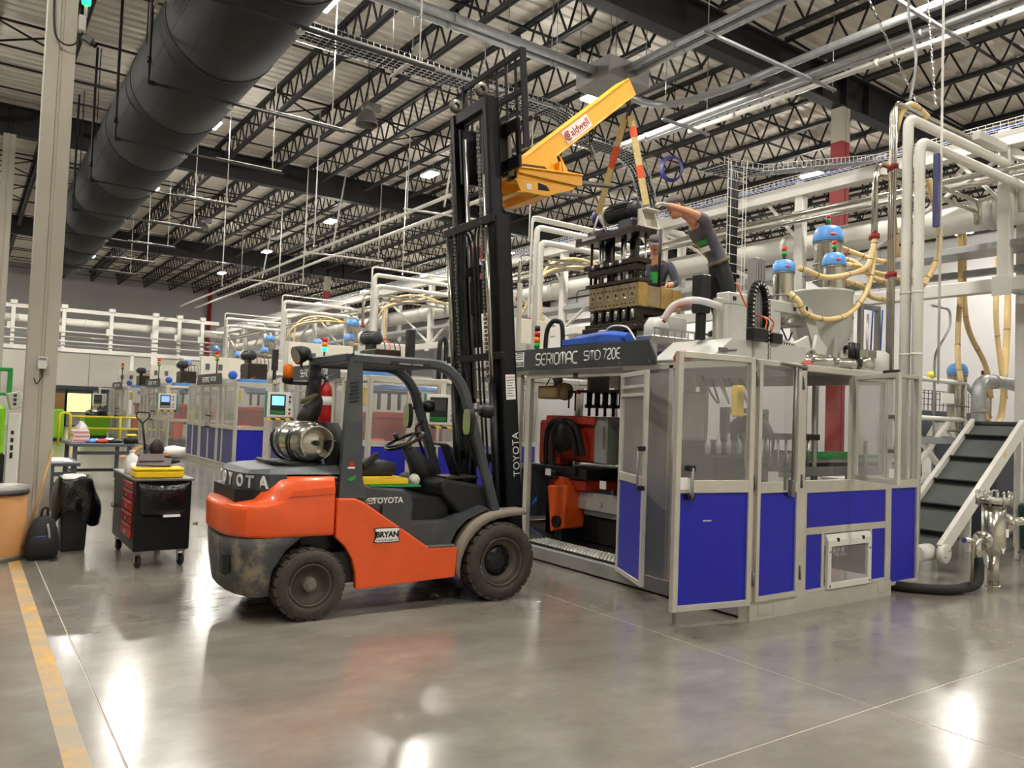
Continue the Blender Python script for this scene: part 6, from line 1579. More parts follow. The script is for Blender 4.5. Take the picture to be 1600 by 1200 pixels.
hose([(8.83, 5.58, 3.66), (9.2, 5.6, 3.68), (9.6, 5.62, 3.66), (10.2, 5.6, 3.66)], 'straight cream hose from the hopper loader to the pipes')
hose([(8.83, 5.58, 3.45), (9.2, 5.55, 3.42), (9.5, 5.6, 3.33), (10.0, 5.65, 3.36), (10.2, 5.7, 3.5)], 'drooping cream hose from the hopper loader cylinder')
hose([(10.05, 5.2, 5.7), (9.75, 5.25, 5.80), (9.52, 5.27, 5.6), (9.42, 5.3, 5.1), (9.44, 5.3, 4.4), (9.55, 5.3, 3.8)], 'cream hose arching behind the tall white pipes', 0.04)
hose([(10.10, 5.2, 4.9), (10.35, 5.2, 4.4), (10.40, 5.2, 4.0), (10.2, 5.2, 3.7), (10.0, 5.2, 3.5)], 'cream hose bulging right of the tall white pipes', 0.04)
hose([(12.42, 5.9, 4.7), (12.46, 5.9, 3.9), (12.40, 5.9, 3.2), (12.30, 5.85, 2.75), (12.30, 5.8, 2.4)], 'cream hose hanging at the right, nearest the white pipes', 0.04)
hose([(12.55, 5.9, 4.7), (12.58, 5.9, 3.7), (12.75, 5.9, 3.2), (13.3, 5.9, 2.7), (13.5, 5.9, 2.2)], 'cream hose slanting down at the right to the small loader', 0.04)
hose([(14.0, 5.9, 4.7), (14.05, 5.9, 3.8), (14.0, 5.9, 2.9), (13.75, 5.85, 1.95), (13.3, 5.8, 1.75), (12.9, 5.8, 2.0)], 'rightmost cream hose dropping behind the conveyor', 0.05)
hose([(13.8, 5.95, 4.6), (13.75, 5.95, 3.6), (13.9, 5.95, 2.9), (14.0, 5.9, 2.2)], 'cream hose crossing the rightmost hose', 0.04)
for k in (1, 2, 3):
    oy = P1 + 7.62 * k
    hose([(12.15, oy + 1.3, 5.0), (11.0, oy + 1.3, 4.95), (10.0, oy + 1.3, 4.7), (9.65, oy + 1.3, 4.2), (9.4, oy + 1.5, 3.6), (9.0, oy + 1.3, 3.5)], 'cream hose behind the white pipes of the ' + ORD[k] + ' machine')
    hose([(12.15, oy + 1.5, 5.0), (11.0, oy + 1.5, 5.15), (10.2, oy + 1.5, 4.9), (10.0, oy + 1.5, 4.3), (10.1, oy + 1.5, 3.4), (9.9, oy + 1.4, 2.6)], 'hanging cream hose beside the ' + ORD[k] + ' machine pipes')
# ---------------------------------------------------------------- white pipe rack behind the machines and its far return
def post_row(lo, hi, st):
    v = lo
    while v <= hi: yield v; v += st
def brace(t, a, b, w_=0.07): MB().beam(a, b, w_, 0.05, 0.004).build('brace', 'rack_white', t)
rk = thing('pipe_rack', 'long white steel pipe rack with cable basket running behind the machines', 'pipe rack', (12, 20, 0))
YA, YB = -1.6, 47.2
m = MB(); m.box(11.90, YA, 5.70, 12.10, YB, 5.92, 0.01); m.build('top_beam', 'rack_white', rk)
m = MB(); m.box(11.90, YA, 3.64, 12.05, YB, 3.83, 0.01); m.build('bottom_beam', 'rack_white', rk)
m = MB(); m.box(11.95, YA, 4.27, 12.5, YB, 4.37, 0.006); m.build('tray', 'galvanized', rk)
m = MB(); m.box(12.45, YA, 4.0, 12.55, YB, 4.1, 0.006); m.build('rear_channel', 'galvanized', rk)
for i, y in enumerate(post_row(-1.6, 46.5, 3.34)):
    m = MB(); m.box(11.92, y - 0.08, 3.64, 12.08, y + 0.08, 5.96, 0.008); b_ = m.build('post', 'rack_white', rk)
    m = MB(); m.box(11.89, y - 0.13, 3.58, 11.91, y + 0.13, 3.86, 0.003); m.build('gusset_plate', 'rack_white', b_)
    if i % 2 == 0:
        MB().box(12.5, y - 0.07, 0, 12.64, y + 0.07, 5.70, 0.008).build('floor_post', 'rack_white', rk)
        m = MB(); m.box(11.1, y - 0.05, 5.62, 12.6, y + 0.05, 5.74, 0.006); m.build('cross_arm', 'rack_white', rk)
    m = MB(); m.box(12.05, y - 0.05, 3.66, 12.6, y + 0.05, 3.76, 0.005); m.build('low_arm', 'galvanized', rk)
    if y + 3.34 < YB:
        if i % 2 == 0: brace(rk, (12.0, y, 5.62), (12.0, y + 3.34, 3.80))
        else: brace(rk, (12.0, y, 3.80), (12.0, y + 3.34, 5.62))
        brace(rk, (12.0, y + 0.1, 5.0), (12.0, y + 0.7, 5.7), 0.05)
m = MB()
for x in (11.86, 11.94, 12.02, 12.10, 12.18): m.box(x - 0.004, YA, 5.955, x + 0.004, YB, 5.963)
for x in (11.86, 12.18):
    for z in (6.01, 6.06): m.box(x - 0.004, YA, z - 0.004, x + 0.004, YB, z + 0.004)
y = YA
while y < YB:
    m.box(11.86, y - 0.003, 5.95, 12.18, y + 0.003, 5.956); m.box(11.857, y - 0.003, 5.955, 11.863, y + 0.003, 6.065); m.box(12.177, y - 0.003, 5.955, 12.183, y + 0.003, 6.065)
    y += 0.10
o = m.build('cable_basket', 'rack_white', rk); o['kind'] = 'stuff'
for k, x in enumerate((11.95, 12.02, 12.10)):
    m = MB(); m.tube([(x, YA, 5.985), (x, YB, 5.985)], 0.022, 6); m.build('cable', 'black' if k else 'valve_blue', rk)
def big_pipe(pts, r, label, bands):
    t = thing('insulated_main', label, 'pipe', tuple(pts[0]))
    m = MB(); m.tube(pts, r, 20); m.build('jacket', 'white_pipe', t)
    d_ = (Vector(pts[-1]) - Vector(pts[0])).normalized()
    for f in bands:
        p = Vector(pts[0]).lerp(Vector(pts[-1]), f)
        m = MB(); m.lathe([(r, -0.06), (r + 0.02, -0.06), (r + 0.02, 0.06), (r, 0.06)], p, d_, 20); m.build('jacket_band', 'rack_white', t)
    return t
big_pipe([(12.35, -1.6, 4.90), (12.35, 47.2, 4.90)], 0.24, 'thick white insulated main pipe running along the near pipe rack', [k / 14 for k in range(1, 14)])
for q, (x, z, r) in enumerate(((11.82, 5.35, 0.045), (11.82, 5.22, 0.04), (12.3, 5.42, 0.06))):
    t = thing('steel_line', ('upper', 'lower', 'rear')[q] + ' slim steel line running along the white pipe rack', 'pipe', (x, 20, z), 0, 'steel lines along the rack')
    MB().tube([(x, -1.6, z), (x, 47, z)], r, 8).build('pipe', 'stainless' if q < 2 else 'white_pipe', t)
rf = thing('pipe_rack', 'far white pipe rack crossing left before the grey wall', 'pipe rack', (4, 47.2, 0))
m = MB(); m.box(-8, 47.1, 6.25, 12, 47.3, 6.45, 0.01); m.build('top_beam', 'rack_white', rf)
m = MB(); m.box(-8, 47.1, 4.15, 12, 47.3, 4.36, 0.01); m.build('bottom_beam', 'rack_white', rf)
for i, x in enumerate((11.1, 9.85, 8.6, 6.4, 4.15, 1.9, -0.4, -2.7)):
    m = MB(); w_ = 0.16 if i == 2 else 0.09; m.box(x - w_, 47.08, 4.15 if i != 2 else 0.0, x + w_, 47.32, 6.5, 0.01); m.build('post', 'rack_white', rf)
    m = MB(); m.box(x - 0.15, 47.0, 6.42, x + 0.15, 47.35, 6.62, 0.01); m.build('cap_block', 'rack_white', rf)
    m = MB(); m.box(x - 0.25, 47.0, 5.15, x - 0.1, 47.1, 5.5, 0.01); m.build('junction_box', 'panel_white', rf)
for x in (0.5, 7.5): MB().box(x - 0.1, 47.1, 0, x + 0.1, 47.3, 4.2, 0.01).build('floor_post', 'rack_white', rf)
big_pipe([(-8, 47.55, 5.75), (12.3, 47.55, 5.75)], 0.21, 'thick white insulated main pipe on the far pipe rack', [0.3, 0.5, 0.65, 0.8])
for q, z in enumerate((5.2, 4.95, 4.7, 4.5)):
    t = thing('steel_line', ('highest', 'second', 'third', 'lowest')[q] + ' thin line running along the far pipe rack', 'pipe', (2, 47.0, z), 0, 'thin lines on the far rack')
    MB().tube([(-8, 47.05, z), (12, 47.05, z)], 0.035, 6).build('pipe', 'steel' if q % 2 else 'rack_white', t)

# ---------------------------------------------------------------- big black duct with sprinkler drops
du = thing('air_duct', 'huge round black air duct hanging along the left side of the ceiling', 'duct', (3.1, 17, 6.77))
for k in range(13):
    y0 = -2.5 + 3.05 * k
    m = MB(); m.lathe([(0.872, 0.0), (0.88, 0.02), (0.88, 3.03), (0.872, 3.05)], (3.1, y0, 7.65), (0, 1, 0), 48); m.build('duct_section', 'duct_black', du)
    m = MB(); m.lathe([(0.88, -0.02), (0.893, -0.02), (0.893, 0.02), (0.88, 0.02)], (3.1, y0, 7.65), (0, 1, 0), 48); m.build('joint_ring', 'duct_black', du)
    for s in (-1, 1): MB().cyl((3.1 + s * 0.88, y0 + 1.5, 7.65), (3.1 + s * 0.88, y0 + 1.5, 9.826), 0.012, n=5).build('hanger_rod', 'roof_black', du)
    m = MB()
    for j in range(24): 
        for a in (R(205), R(232)): m.obox((3.1 + 0.881 * math.cos(a), y0 + 0.1 + j * 0.125, 7.65 + 0.881 * math.sin(a)), ((0.012 * -math.sin(a), 0, 0.012 * math.cos(a)), (0, 0.014, 0), (0.002 * math.cos(a), 0, 0.002 * math.sin(a))))
    o = m.build('air_hole', 'rubber_black', du); o['kind'] = 'stuff'
MB().lathe([(0, 0), (0.86, 0.0), (0.88, -0.03)], (3.1, 37.15, 7.65), (0, 1, 0), 40).build('end_cap', 'duct_black', du)
for k, y in enumerate((6.6, 9.9, 13.15, 16.4, 19.9, 23.3, 26.7, 30.1, 33.5)):
    t = thing('sprinkler_drop', 'black sprinkler pipe under the duct, number %d of the row counted from the camera' % (k + 1) if False else ('black sprinkler pipe crossing under the black duct, ' + ('overhead', 'nearest', 'second', 'third', 'fourth', 'fifth', 'sixth', 'seventh', 'farthest')[k] + ' of the row'), 'sprinkler', (2.1, y, 6.6), 0, 'sprinkler pipes under the duct')
    m = MB(); m.tube(fillet([(2.1, y, 9.65), (2.1, y, 6.6), (5.35, y, 6.6)], 0.05, 3), 0.026, 8); m.build('pipe', 'roof_black', t)
    m = MB(); m.lathe([(0.03, -0.05), (0.036, -0.05), (0.036, 0.05), (0.03, 0.05)], (2.1, y, 6.95), n=8); m.lathe([(0.036, -0.05), (0.042, 0), (0.036, 0.05)], (2.15, y, 6.6), (1, 0, 0), 8); m.build('coupling', 'black_metal', t)
    m = MB(); m.cyl((3.35, y, 6.6), (3.35, y, 6.53), 0.014, n=6); m.lathe([(0, 0), (0.055, 0), (0.06, 0.012), (0.02, 0.02)], (3.35, y, 6.515), n=12); m.build('sprinkler_head', 'steel', t)
    m = MB(); m.tube([(5.1, y, 6.6), (5.1, y, 9.826)], 0.012, 5); m.tube([(3.95, y, 6.65), (5.3, y, 6.65)], 0.010, 5); m.build('hanger_rod', 'white_pipe', t)

# ---------------------------------------------------------------- conduits, pull box, trapezes, cable trays overhead
def conduit(pts, r, label, grp=None, ma='galvanized', f=0.2):
    t = thing('conduit', label, 'conduit', tuple(pts[0]), 0, grp)
    P = fillet(pts, f, 6); MB().tube(P, r, 12).build('pipe', ma, t)
    m = MB(); a, b = Vector(pts[0]), Vector(pts[1]); L = (b - a).length; k = 1.2
    while k < L: m.lathe([(r, -0.03), (r + 0.012, -0.03), (r + 0.012, 0.03), (r, 0.03)], a + (b - a).normalized() * k, b - a, 12); k += 3.0
    if m.v: m.build('coupling', ma, t)
    return t
conduit([(-4, 10.86, 8.03), (9.2, 10.86, 8.03)], 0.075, 'thick grey conduit entering the ceiling box, nearer of the pair', 'conduits into the box')
conduit([(-4, 11.08, 8.03), (9.2, 11.08, 8.03)], 0.075, 'thick grey conduit entering the ceiling box, farther of the pair', 'conduits into the box')
conduit([(9.62, 10.48, 8.05), (9.62, -3, 8.05)], 0.06, 'grey conduit leaving the ceiling box toward the top edge, left of the pair', 'conduits from the box')
conduit([(9.86, 10.48, 8.05), (9.86, -3, 8.05)], 0.06, 'grey conduit leaving the ceiling box toward the top edge, right of the pair', 'conduits from the box')
conduit([(10.15, 11.2, 7.95), (11.2, 11.2, 7.95), (11.7, 10.2, 8.05), (11.7, -3, 8.05)], 0.07, 'curved grey conduit leaving the right side of the ceiling box', None, 'galvanized', 0.6)
for q, x in enumerate((11.95, 12.15, 12.42)):
    conduit([(x, 13.5 - q, 7.85), (x, -3, 7.85)], 0.05 if q else 0.07, ('left', 'middle', 'right')[q] + ' conduit of the long run above the white pipes', 'conduits above the rack', 'galvanized' if q < 2 else 'white_pipe')
bx = thing('pull_box', 'big square grey metal box hanging under the ceiling joists', 'junction box', (9.7, 10.95, 7.85))
m = MB(); m.box(9.2, 10.47, 7.85, 10.2, 11.42, 8.22, 0.012); m.build('body', 'alu_dull', bx)
m = MB(); m.box(9.185, 10.455, 7.84, 10.215, 11.435, 7.87, 0.006); m.build('cover_lip', 'alu_dull', bx)
for x, y in ((9.25, 10.52), (10.15, 10.52), (9.25, 11.37), (10.15, 11.37)): MB().cyl((x, y, 8.2), (x, y, 9.826), 0.01, n=5).build('hanger_rod', 'steel_dull', bx)
def trapeze(x0, x1, y, z, label):
    t = thing('strut_trapeze', label, 'strut', (x0, y, z), 0, 'strut trapezes')
    m = MB(); m.box(x0, y - 0.025, z, x1, y + 0.025, z + 0.01, 0.001); m.box(x0, y - 0.025, z, x1, y - 0.02, z + 0.05); m.box(x0, y + 0.02, z, x1, y + 0.025, z + 0.05); m.build('channel', 'galvanized', t)
    for x in (x0 + 0.08, x1 - 0.08): MB().cyl((x, y, z - 0.04), (x, y, 9.826), 0.008, n=5).build('rod', 'steel', t)
trapeze(9.2, 12.7, 8.25, 7.73, 'slotted strut under the conduits, above the raised red column top')
trapeze(9.2, 12.7, 5.95, 7.73, 'slotted strut under the conduits at the top right corner')
trapeze(11.3, 12.7, 11.2, 7.73, 'short slotted strut under the curved conduit')
for x in (5.6, 8.3): trapeze(x, x + 0.05, 10.97, 7.9, 'small strut hanger on the conduit pair left of the ceiling box, ' + ('left one' if x < 6 else 'right one'))
def basket(pts, wd, label, ny=7, step=0.11):
    """wire basket tray along a path lying in a vertical plane of constant y range"""
    t = thing('cable_tray', label, 'cable tray', tuple(pts[0]))
    P = [Vector(p) for p in pts]; m = MB(); cb_ = MB()
    for k in range(ny):
        o = -wd / 2 + wd * k / (ny - 1)
        m.tube([p + Vector((0, o, 0)) for p in P], 0.005, 4)
    for s in (-1, 1):
        m.tube([p + Vector((0, s * wd / 2, 0.09)) for p in P], 0.005, 4)
    for a, b in zip(P, P[1:]):
        L = (b - a).length; n = max(1, int(L / step))
        for k in range(n):
            c = a.lerp(b, k / n)
            m.box(c.x - 0.004, c.y - wd / 2, c.z - 0.004, c.x + 0.004, c.y + wd / 2, c.z + 0.004)
            for s in (-1, 1): m.box(c.x - 0.004, c.y + s * wd / 2 - 0.004, c.z, c.x + 0.004, c.y + s * wd / 2 + 0.004, c.z + 0.09)
    o = m.build('wire_mesh', 'galvanized', t); o['kind'] = 'stuff'
    for k in range(5):
        q = MB(); q.tube([p + Vector((0, -wd * 0.35 + wd * 0.17 * k, 0.03)) for p in P], 0.022, 6); q.build('cable', 'black', t)
    return t
tr = basket([(1.5, 11.9, 7.5), (8.9, 11.9, 7.5)], 0.6, 'wire mesh cable tray crossing behind the mast top')
m = MB(); m.box(1.5, 11.55, 7.44, 8.9, 11.60, 7.48, 0.003); m.build('side_strut', 'galvanized', tr)
for x in (2.0, 3.9, 5.8, 7.7):
    q = MB()
    for s in (11.52, 12.28): q.cyl((x, s, 7.42), (x, s, 9.826), 0.008, n=5)
    q.box(x - 0.025, 11.5, 7.42, x + 0.025, 12.3, 7.46, 0.003); q.build('hanger', 'steel', tr)
tr = basket(spline([(8.9, 11.9, 7.5), (9.3, 11.95, 7.48), (9.7, 12.0, 7.35), (10.0, 12.1, 7.15)], 6), 0.55, 'bent end of the cable tray dipping behind the yellow jib')
tr = basket(spline([(9.9, 12.1, 7.2), (10.6, 12.1, 7.2), (11.2, 12.1, 7.15), (11.5, 12.05, 6.9), (11.65, 12.0, 6.5), (11.75, 11.95, 6.05)], 6), 0.5, 'cable tray curving down to the white rack beside the slings')
cl = thing('blue_cable_coil', 'coiled blue cable hanging from the ceiling right of the slings', 'cable coil', (13.2, 12.7, 7.2))
m = MB()
for k in range(4): m.tube([(13.2 + (0.18 + 0.01 * k) * math.cos(a), 12.7 - 0.14 * math.cos(a) + 0.02 * k, 7.5 + (0.26 + 0.012 * k) * math.sin(a)) for a in [q * PI / 12 for q in range(25)]], 0.022, 6, caps=False)
m.build('coil', 'motor_blue', cl)
MB().cyl((13.2, 12.7, 7.76), (13.2, 12.7, 9.826), 0.012, n=5).build('cord', 'black', cl)
# trapeze-hung white pipes over the far machines
for k, y in enumerate((17.5, 25.0, 32.5)):
    t = thing('hanger_frame', ('nearest', 'middle', 'farthest')[k] + ' white hanger frame holding two pipes below the ceiling lights', 'hanger', (9.5, y, 6.9), 0, 'white hanger frames')
    m = MB(); m.tube([(10.3, y, 9.826), (9.9, y, 6.95)], 0.03, 6); m.tube([(9.2, y + 0.9, 6.95), (12.0, y + 0.4, 6.95)], 0.03, 6); m.tube([(11.7, y + 0.2, 6.95), (11.7, y + 0.2, 9.826)], 0.02, 6); m.tube([(9.3, y + 0.9, 6.95), (9.3, y + 0.9, 9.826)], 0.012, 5); m.build('frame', 'rack_white', t)
for q, x in enumerate((9.6, 10.4)):
    t = thing('ceiling_pipe', ('left' if q == 0 else 'right') + ' white pipe running high along the hanger frames', 'pipe', (x, 25, 7.0), 0, 'white pipes on hangers')
    MB().tube([(x, 13.5, 7.02), (x, 46, 7.02)], 0.05, 8).build('pipe', 'rack_white', t)
for q, (x, y, z0) in enumerate(((7.6, 20.5, 6.0), (8.6, 24.0, 6.2), (6.9, 27.0, 5.6), (9.3, 28.5, 5.9), (10.8, 21.5, 5.8), (11.4, 15.8, 6.0))):
    t = thing('drop_rod', ('white drop rod left of the mast, near the second pipe set', 'white drop rod left of the mast, above the third machine', 'white drop rod far left above the third machine', 'white drop rod beside the far hanger frame', 'white drop rod just left of the mast', 'white drop rod right behind the mast')[q], 'rod', (x, y, z0), 0, 'white drop rods')
    MB().tube([(x, y, z0), (x, y, 9.826)], 0.018, 5).build('rod', 'rack_white', t)
    MB().lathe([(0.018, 0), (0.03, 0.01), (0.03, 0.05), (0.018, 0.06)], (x, y, z0), n=6).build('cap_nut', 'steel', t)
for q, (x, y, lb) in enumerate(((7.4, 16.9, 'unlit bell-shaped lamp under the joists left of the mast'), (7.25, 31.6, 'small unlit bell-shaped lamp far off above the third machine'))):
    t = thing('bell_lamp', lb, 'ceiling light', (x, y, 8.3))
    m = MB(); m.lathe([(0.27, 0), (0.26, 0.02), (0.25, 0.10), (0.20, 0.24), (0.13, 0.32), (0.12, 0.34)], (x, y, 8.3), n=24); o = m.build('shade', 'steel_dull', t); sd = o.modifiers.new('t', 'SOLIDIFY'); sd.thickness = 0.006
    m = MB(); m.lathe([(0, 0.33), (0.13, 0.33), (0.14, 0.36), (0.14, 0.5), (0.06, 0.56), (0, 0.56)], (x, y, 8.3), n=16); m.box(x + 0.05, y - 0.08, 8.66, x + 0.32, y + 0.08, 8.84, 0.01); m.build('ballast', 'steel_dull', t)
    MB().cyl((x, y, 8.85), (x, y, 9.826), 0.012, n=6).build('stem', 'black', t)
# hanging cables, chain and wire ladder near the right pipes
m = MB(); m.tube(spline([(9.62, 5.2, 5.8), (9.75, 5.2, 6.4), (9.55, 5.2, 6.9), (9.6, 5.2, 7.4), (9.62, 5.2, 8.0)], 6), 0.016, 6); t = thing('power_cord', 'grey flexible cord rising from the tall pipes to the conduits', 'cord', (9.62, 5.2, 5.8)); m.build('cord', 'galvanized', t)
for q, (p0, p1) in enumerate((((9.8, 5.2, 5.8), (9.55, 5.9, 7.7)), ((10.05, 5.1, 5.8), (10.15, 5.3, 7.7)))):
    t = thing('hanging_chain', ('slanting' if q == 0 else 'upright') + ' bright chain holding the tall pipes from the strut above', 'chain', p0)
    m = MB(); a, b = Vector(p0), Vector(p1); n_ = 40
    for k in range(n_):
        c = a.lerp(b, (k + 0.5) / n_); ax = Vector((1, 0, 0)) if k % 2 else Vector((0, 1, 0)); d_ = (b - a).normalized()
        m.tube([c + ax * math.cos(w_) * 0.014 + d_ * math.sin(w_) * 0.03 for w_ in [j * PI / 4 for j in range(9)]], 0.005, 4, caps=False)
    o = m.build('links', 'steel', t)
t = thing('cable_riser', 'black cable bundle in a wire ladder rising left of the tallest loader', 'cable tray', (8.3, 6.6, 2.6))
m = MB()
for k in range(4): m.tube(fillet([(7.9 + 0.05 * k, 6.6, 3.0), (7.9 + 0.05 * k, 6.6, 4.98), (8.6, 7.2, 5.1), (11.9, 7.7, 6.0)], 0.4, 5), 0.018, 5)
m.build('cable', 'black', t)
m = MB()
for x in (7.82, 7.88, 8.12, 8.18): m.tube([(x, 6.56, 2.9), (x, 6.56, 5.0)], 0.006, 4)
for k in range(17): m.box(7.82, 6.557, 2.95 + 0.12 * k, 8.18, 6.563, 2.956 + 0.12 * k)
o = m.build('wire_ladder', 'rack_white', t); o['kind'] = 'stuff'
basket([(8.0, 7.0, 5.02), (8.8, 7.0, 5.1), (11.9, 7.0, 5.95)], 0.45, 'white wire tray bridging from the cable riser to the rack')
MB_ = MB(); MB_.box(9.50, 4.78, 4.1, 9.56, 4.84, 5.0, 0.005); t = thing('unistrut_post', 'dark slotted strut hanging beside the tall white pipe', 'strut', (9.53, 4.8, 4.1)); MB_.build('strut', 'blue_grey', t)
MB().cyl((9.62, 4.8, 2.2), (9.62, 4.8, 7.7), 0.014, n=6).build('support_rod', 'rack_white', t)
# low trough lamp under the rack at the right
# conduit drop on the right wall
t = thing('wall_conduit', 'thin grey conduit with an offset bend on the right wall', 'conduit', (14.5, 6.5, 0))
MB().tube(fillet([(13.0, 6.6, 3.7), (13.6, 6.6, 3.7), (13.6, 6.6, 3.4), (13.1, 6.6, 2.9), (13.1, 6.6, 0.1)], 0.15, 4), 0.02, 7).build('pipe', 'galvanized', t)
# ---------------------------------------------------------------- left side: barrel, bags, bin, cart, benches
t = thing('fibre_drum', 'tan cardboard drum with steel rim at the left edge', 'drum', (0.33, 9.53, 0))
m = MB(); m.lathe([(0.0, 0.0), (0.275, 0.0), (0.283, 0.01), (0.285, 0.06), (0.28, 0.07), (0.28, 0.66), (0.0, 0.66)], (0.33, 9.53, 0), n=36); m.build('body', 'kraft', t)
m = MB(); m.lathe([(0.282, 0.0), (0.29, 0.01), (0.29, 0.045), (0.282, 0.055)], (0.33, 9.53, 0), n=36); m.build('bottom_rim', 'steel_dull', t)
m = MB(); m.lathe([(0.282, 0.655), (0.292, 0.66), (0.296, 0.70), (0.29, 0.735), (0.28, 0.74), (0.27, 0.72), (0.0, 0.715)], (0.33, 9.53, 0), n=36); m.build('lid', 'steel_dull', t)
m = MB(); m.lathe([(0.293, 0.664), (0.297, 0.667), (0.297, 0.682), (0.293, 0.685)], (0.33, 9.53, 0), n=36); m.build('lid_band', 'black', t)
# backpack slumped against the column
t = thing('backpack', 'black backpack slumped on the floor against the drum and column', 'backpack', (0.75, 9.36, 0))
rings = []
for z, w_, d_, lean in ((0.0, 0.12, 0.085, 0.0), (0.02, 0.145, 0.11, 0.0), (0.10, 0.155, 0.12, 0.005), (0.20, 0.150, 0.115, 0.01), (0.30, 0.13, 0.10, 0.025), (0.38, 0.10, 0.075, 0.045), (0.42, 0.06, 0.05, 0.06), (0.43, 0.02, 0.02, 0.065)):
    rings.append([(0.745 + w_ * math.copysign(abs(math.cos(a)) ** 0.75, math.cos(a)) + lean * 0.2, 9.36 + d_ * math.copysign(abs(math.sin(a)) ** 0.75, math.sin(a)) + lean, z) for a in [k * PI / 12 for k in range(24)]])
m = MB(); m.loft(rings); m.build('body', 'nylon', t)
rings = []
for z, w_, d_ in ((0.03, 0.09, 0.02), (0.06, 0.115, 0.04), (0.16, 0.115, 0.045), (0.22, 0.10, 0.035), (0.25, 0.06, 0.01)):
    rings.append([(0.735 + w_ * math.copysign(abs(math.cos(a)) ** 0.7, math.cos(a)), 9.27 + d_ * math.sin(a), z) for a in [k * PI / 10 for k in range(20)]])
m = MB(); m.loft(rings); m.build('front_pocket', 'nylon', t)
MB().tube(spline([(0.66, 9.262, 0.22), (0.73, 9.240, 0.245), (0.80, 9.262, 0.22)], 5), 0.004, 5).build('zip', 'valve_blue', t)
MB().tube(spline([(0.79, 9.26, 0.10), (0.80, 9.255, 0.24), (0.78, 9.30, 0.36)], 5), 0.012, 6).build('piping', 'alu_dull', t)
MB().tube(spline([(0.73, 9.42, 0.42), (0.74, 9.40, 0.50), (0.78, 9.40, 0.51), (0.79, 9.42, 0.43)], 5), 0.012, 6).build('carry_loop', 'nylon', t)
MB().tube(spline([(0.84, 9.30, 0.05), (0.88, 9.26, 0.02), (0.85, 9.20, 0.012), (0.80, 9.18, 0.012)], 5), 0.012, 6, flat=0.4).build('shoulder_strap', 'nylon', t)
# broom handle leaning on the column
t = thing('broom', 'wooden pole leaning against the column behind the backpack', 'pole', (0.62, 9.72, 0))
MB().tube([(0.60, 9.66, 0.05), (0.84, 9.98, 1.08)], 0.013, 8).build('handle', 'wood', t)
m = MB(); m.loft([[(0.53, 9.62, 0.0), (0.67, 9.62, 0.0), (0.67, 9.68, 0.0), (0.53, 9.68, 0.0)], [(0.57, 9.64, 0.12), (0.63, 9.64, 0.12), (0.63, 9.69, 0.12), (0.57, 9.69, 0.12)]], sm=False); m.build('brush', 'wood', t)
# call box and camera with green strobe on the column
t = thing('call_box', 'small white box with a cord on the near pale column', 'box', (0.70, 10.04, 1.95))
m = MB(); m.prism([(0.655, 2.0), (0.665, 1.965), (0.735, 1.965), (0.745, 2.0), (0.745, 2.10), (0.655, 2.10)], 'y', 9.99, 10.05); m.build('case', 'panel_white', t)
MB().box(0.665, 9.987, 2.06, 0.735, 9.99, 2.085, 0).build('badge', 'alu_dull', t)
MB().tube(spline([(0.70, 10.02, 1.965), (0.70, 10.02, 1.88), (0.66, 10.03, 1.80), (0.63, 10.04, 1.86)], 5), 0.006, 5).build('cord', 'black', t)
t = thing('strobe_camera', 'black camera with green strobe lamp high on the near column', 'camera', (0.93, 10.05, 5.7))
MB().box(0.85, 10.02, 5.82, 0.93, 10.12, 6.0, 0.01).build('bracket', 'machine_grey', t)
MB().lathe([(0, 0), (0.045, 0), (0.05, 0.03), (0.045, 0.10), (0, 0.12)], (0.92, 10.05, 6.14), n=14).build('strobe', 'green_glow', t)
MB().cyl((0.92, 10.05, 6.0), (0.92, 10.05, 6.14), 0.02, n=8).build('stem', 'machine_grey', t)
m = MB(); m.obox((0.95, 10.0, 5.72), ((0.05, -0.02, -0.03), (0.01, 0.035, 0), (0.02, 0, 0.035)), 0.008); m.lathe([(0.03, 0), (0.035, 0.05)], (0.99, 9.98, 5.69), (0.8, -0.3, -0.5), 10); m.build('camera', 'black', t)
MB().tube(spline([(0.90, 10.02, 5.80), (0.82, 9.98, 5.62), (0.70, 9.98, 5.60), (0.62, 10.0, 5.75), (0.60, 10.03, 6.3), (0.60, 10.03, 6.8)], 6), 0.010, 6).build('cable', 'black', t)
# rubbish bin with a black liner folded over
t = thing('rubbish_bin', 'black rubbish bin with a shiny black bag folded over its rim', 'bin', (1.07, 9.82, 0))
m = MB(); m.loft([[(0.90, 9.73, 0), (1.13, 9.73, 0), (1.13, 9.98, 0), (0.90, 9.98, 0)], [(0.87, 9.70, 0.70), (1.15, 9.70, 0.70), (1.15, 10.02, 0.70), (0.87, 10.02, 0.70)]], sm=False)
m.v = [(v[0] + 0.05, v[1] - 0.03, v[2]) for v in m.v]; o = m.build('body', 'black', t); bv = o.modifiers.new('b', 'BEVEL'); bv.width = 0.015; bv.segments = 2
rings = []
n_ = 36
for z, g in ((0.36, 0.05), (0.42, 0.065), (0.55, 0.055), (0.68, 0.04), (0.76, 0.03), (0.80, 0.02), (0.79, -0.02)):
    rg = []
    for k in range(n_):
        a = 2 * PI * k / n_
        c, s = math.cos(a), math.sin(a); f = 1 / max(abs(c), abs(s))
        wob = 0.5 * math.sin(5 * a + z * 9) + 0.3 * math.sin(11 * a - z * 14)
        hang = 0.10 * math.sin(3 * a + 0.6) if z < 0.4 else 0.0
        gx = g * (1.0 + 0.35 * wob)
        extra = 0.05 if (a < 0.4 or a > 5.6) and z < 0.6 else 0
        rg.append((1.06 + c * min(f, 1.25) * (0.145 + gx + extra), 9.83 + s * min(f, 1.25) * (0.16 + gx), z + hang + (0.02 * math.sin(4 * a) if z > 0.75 else 0)))
    rings.append(rg)
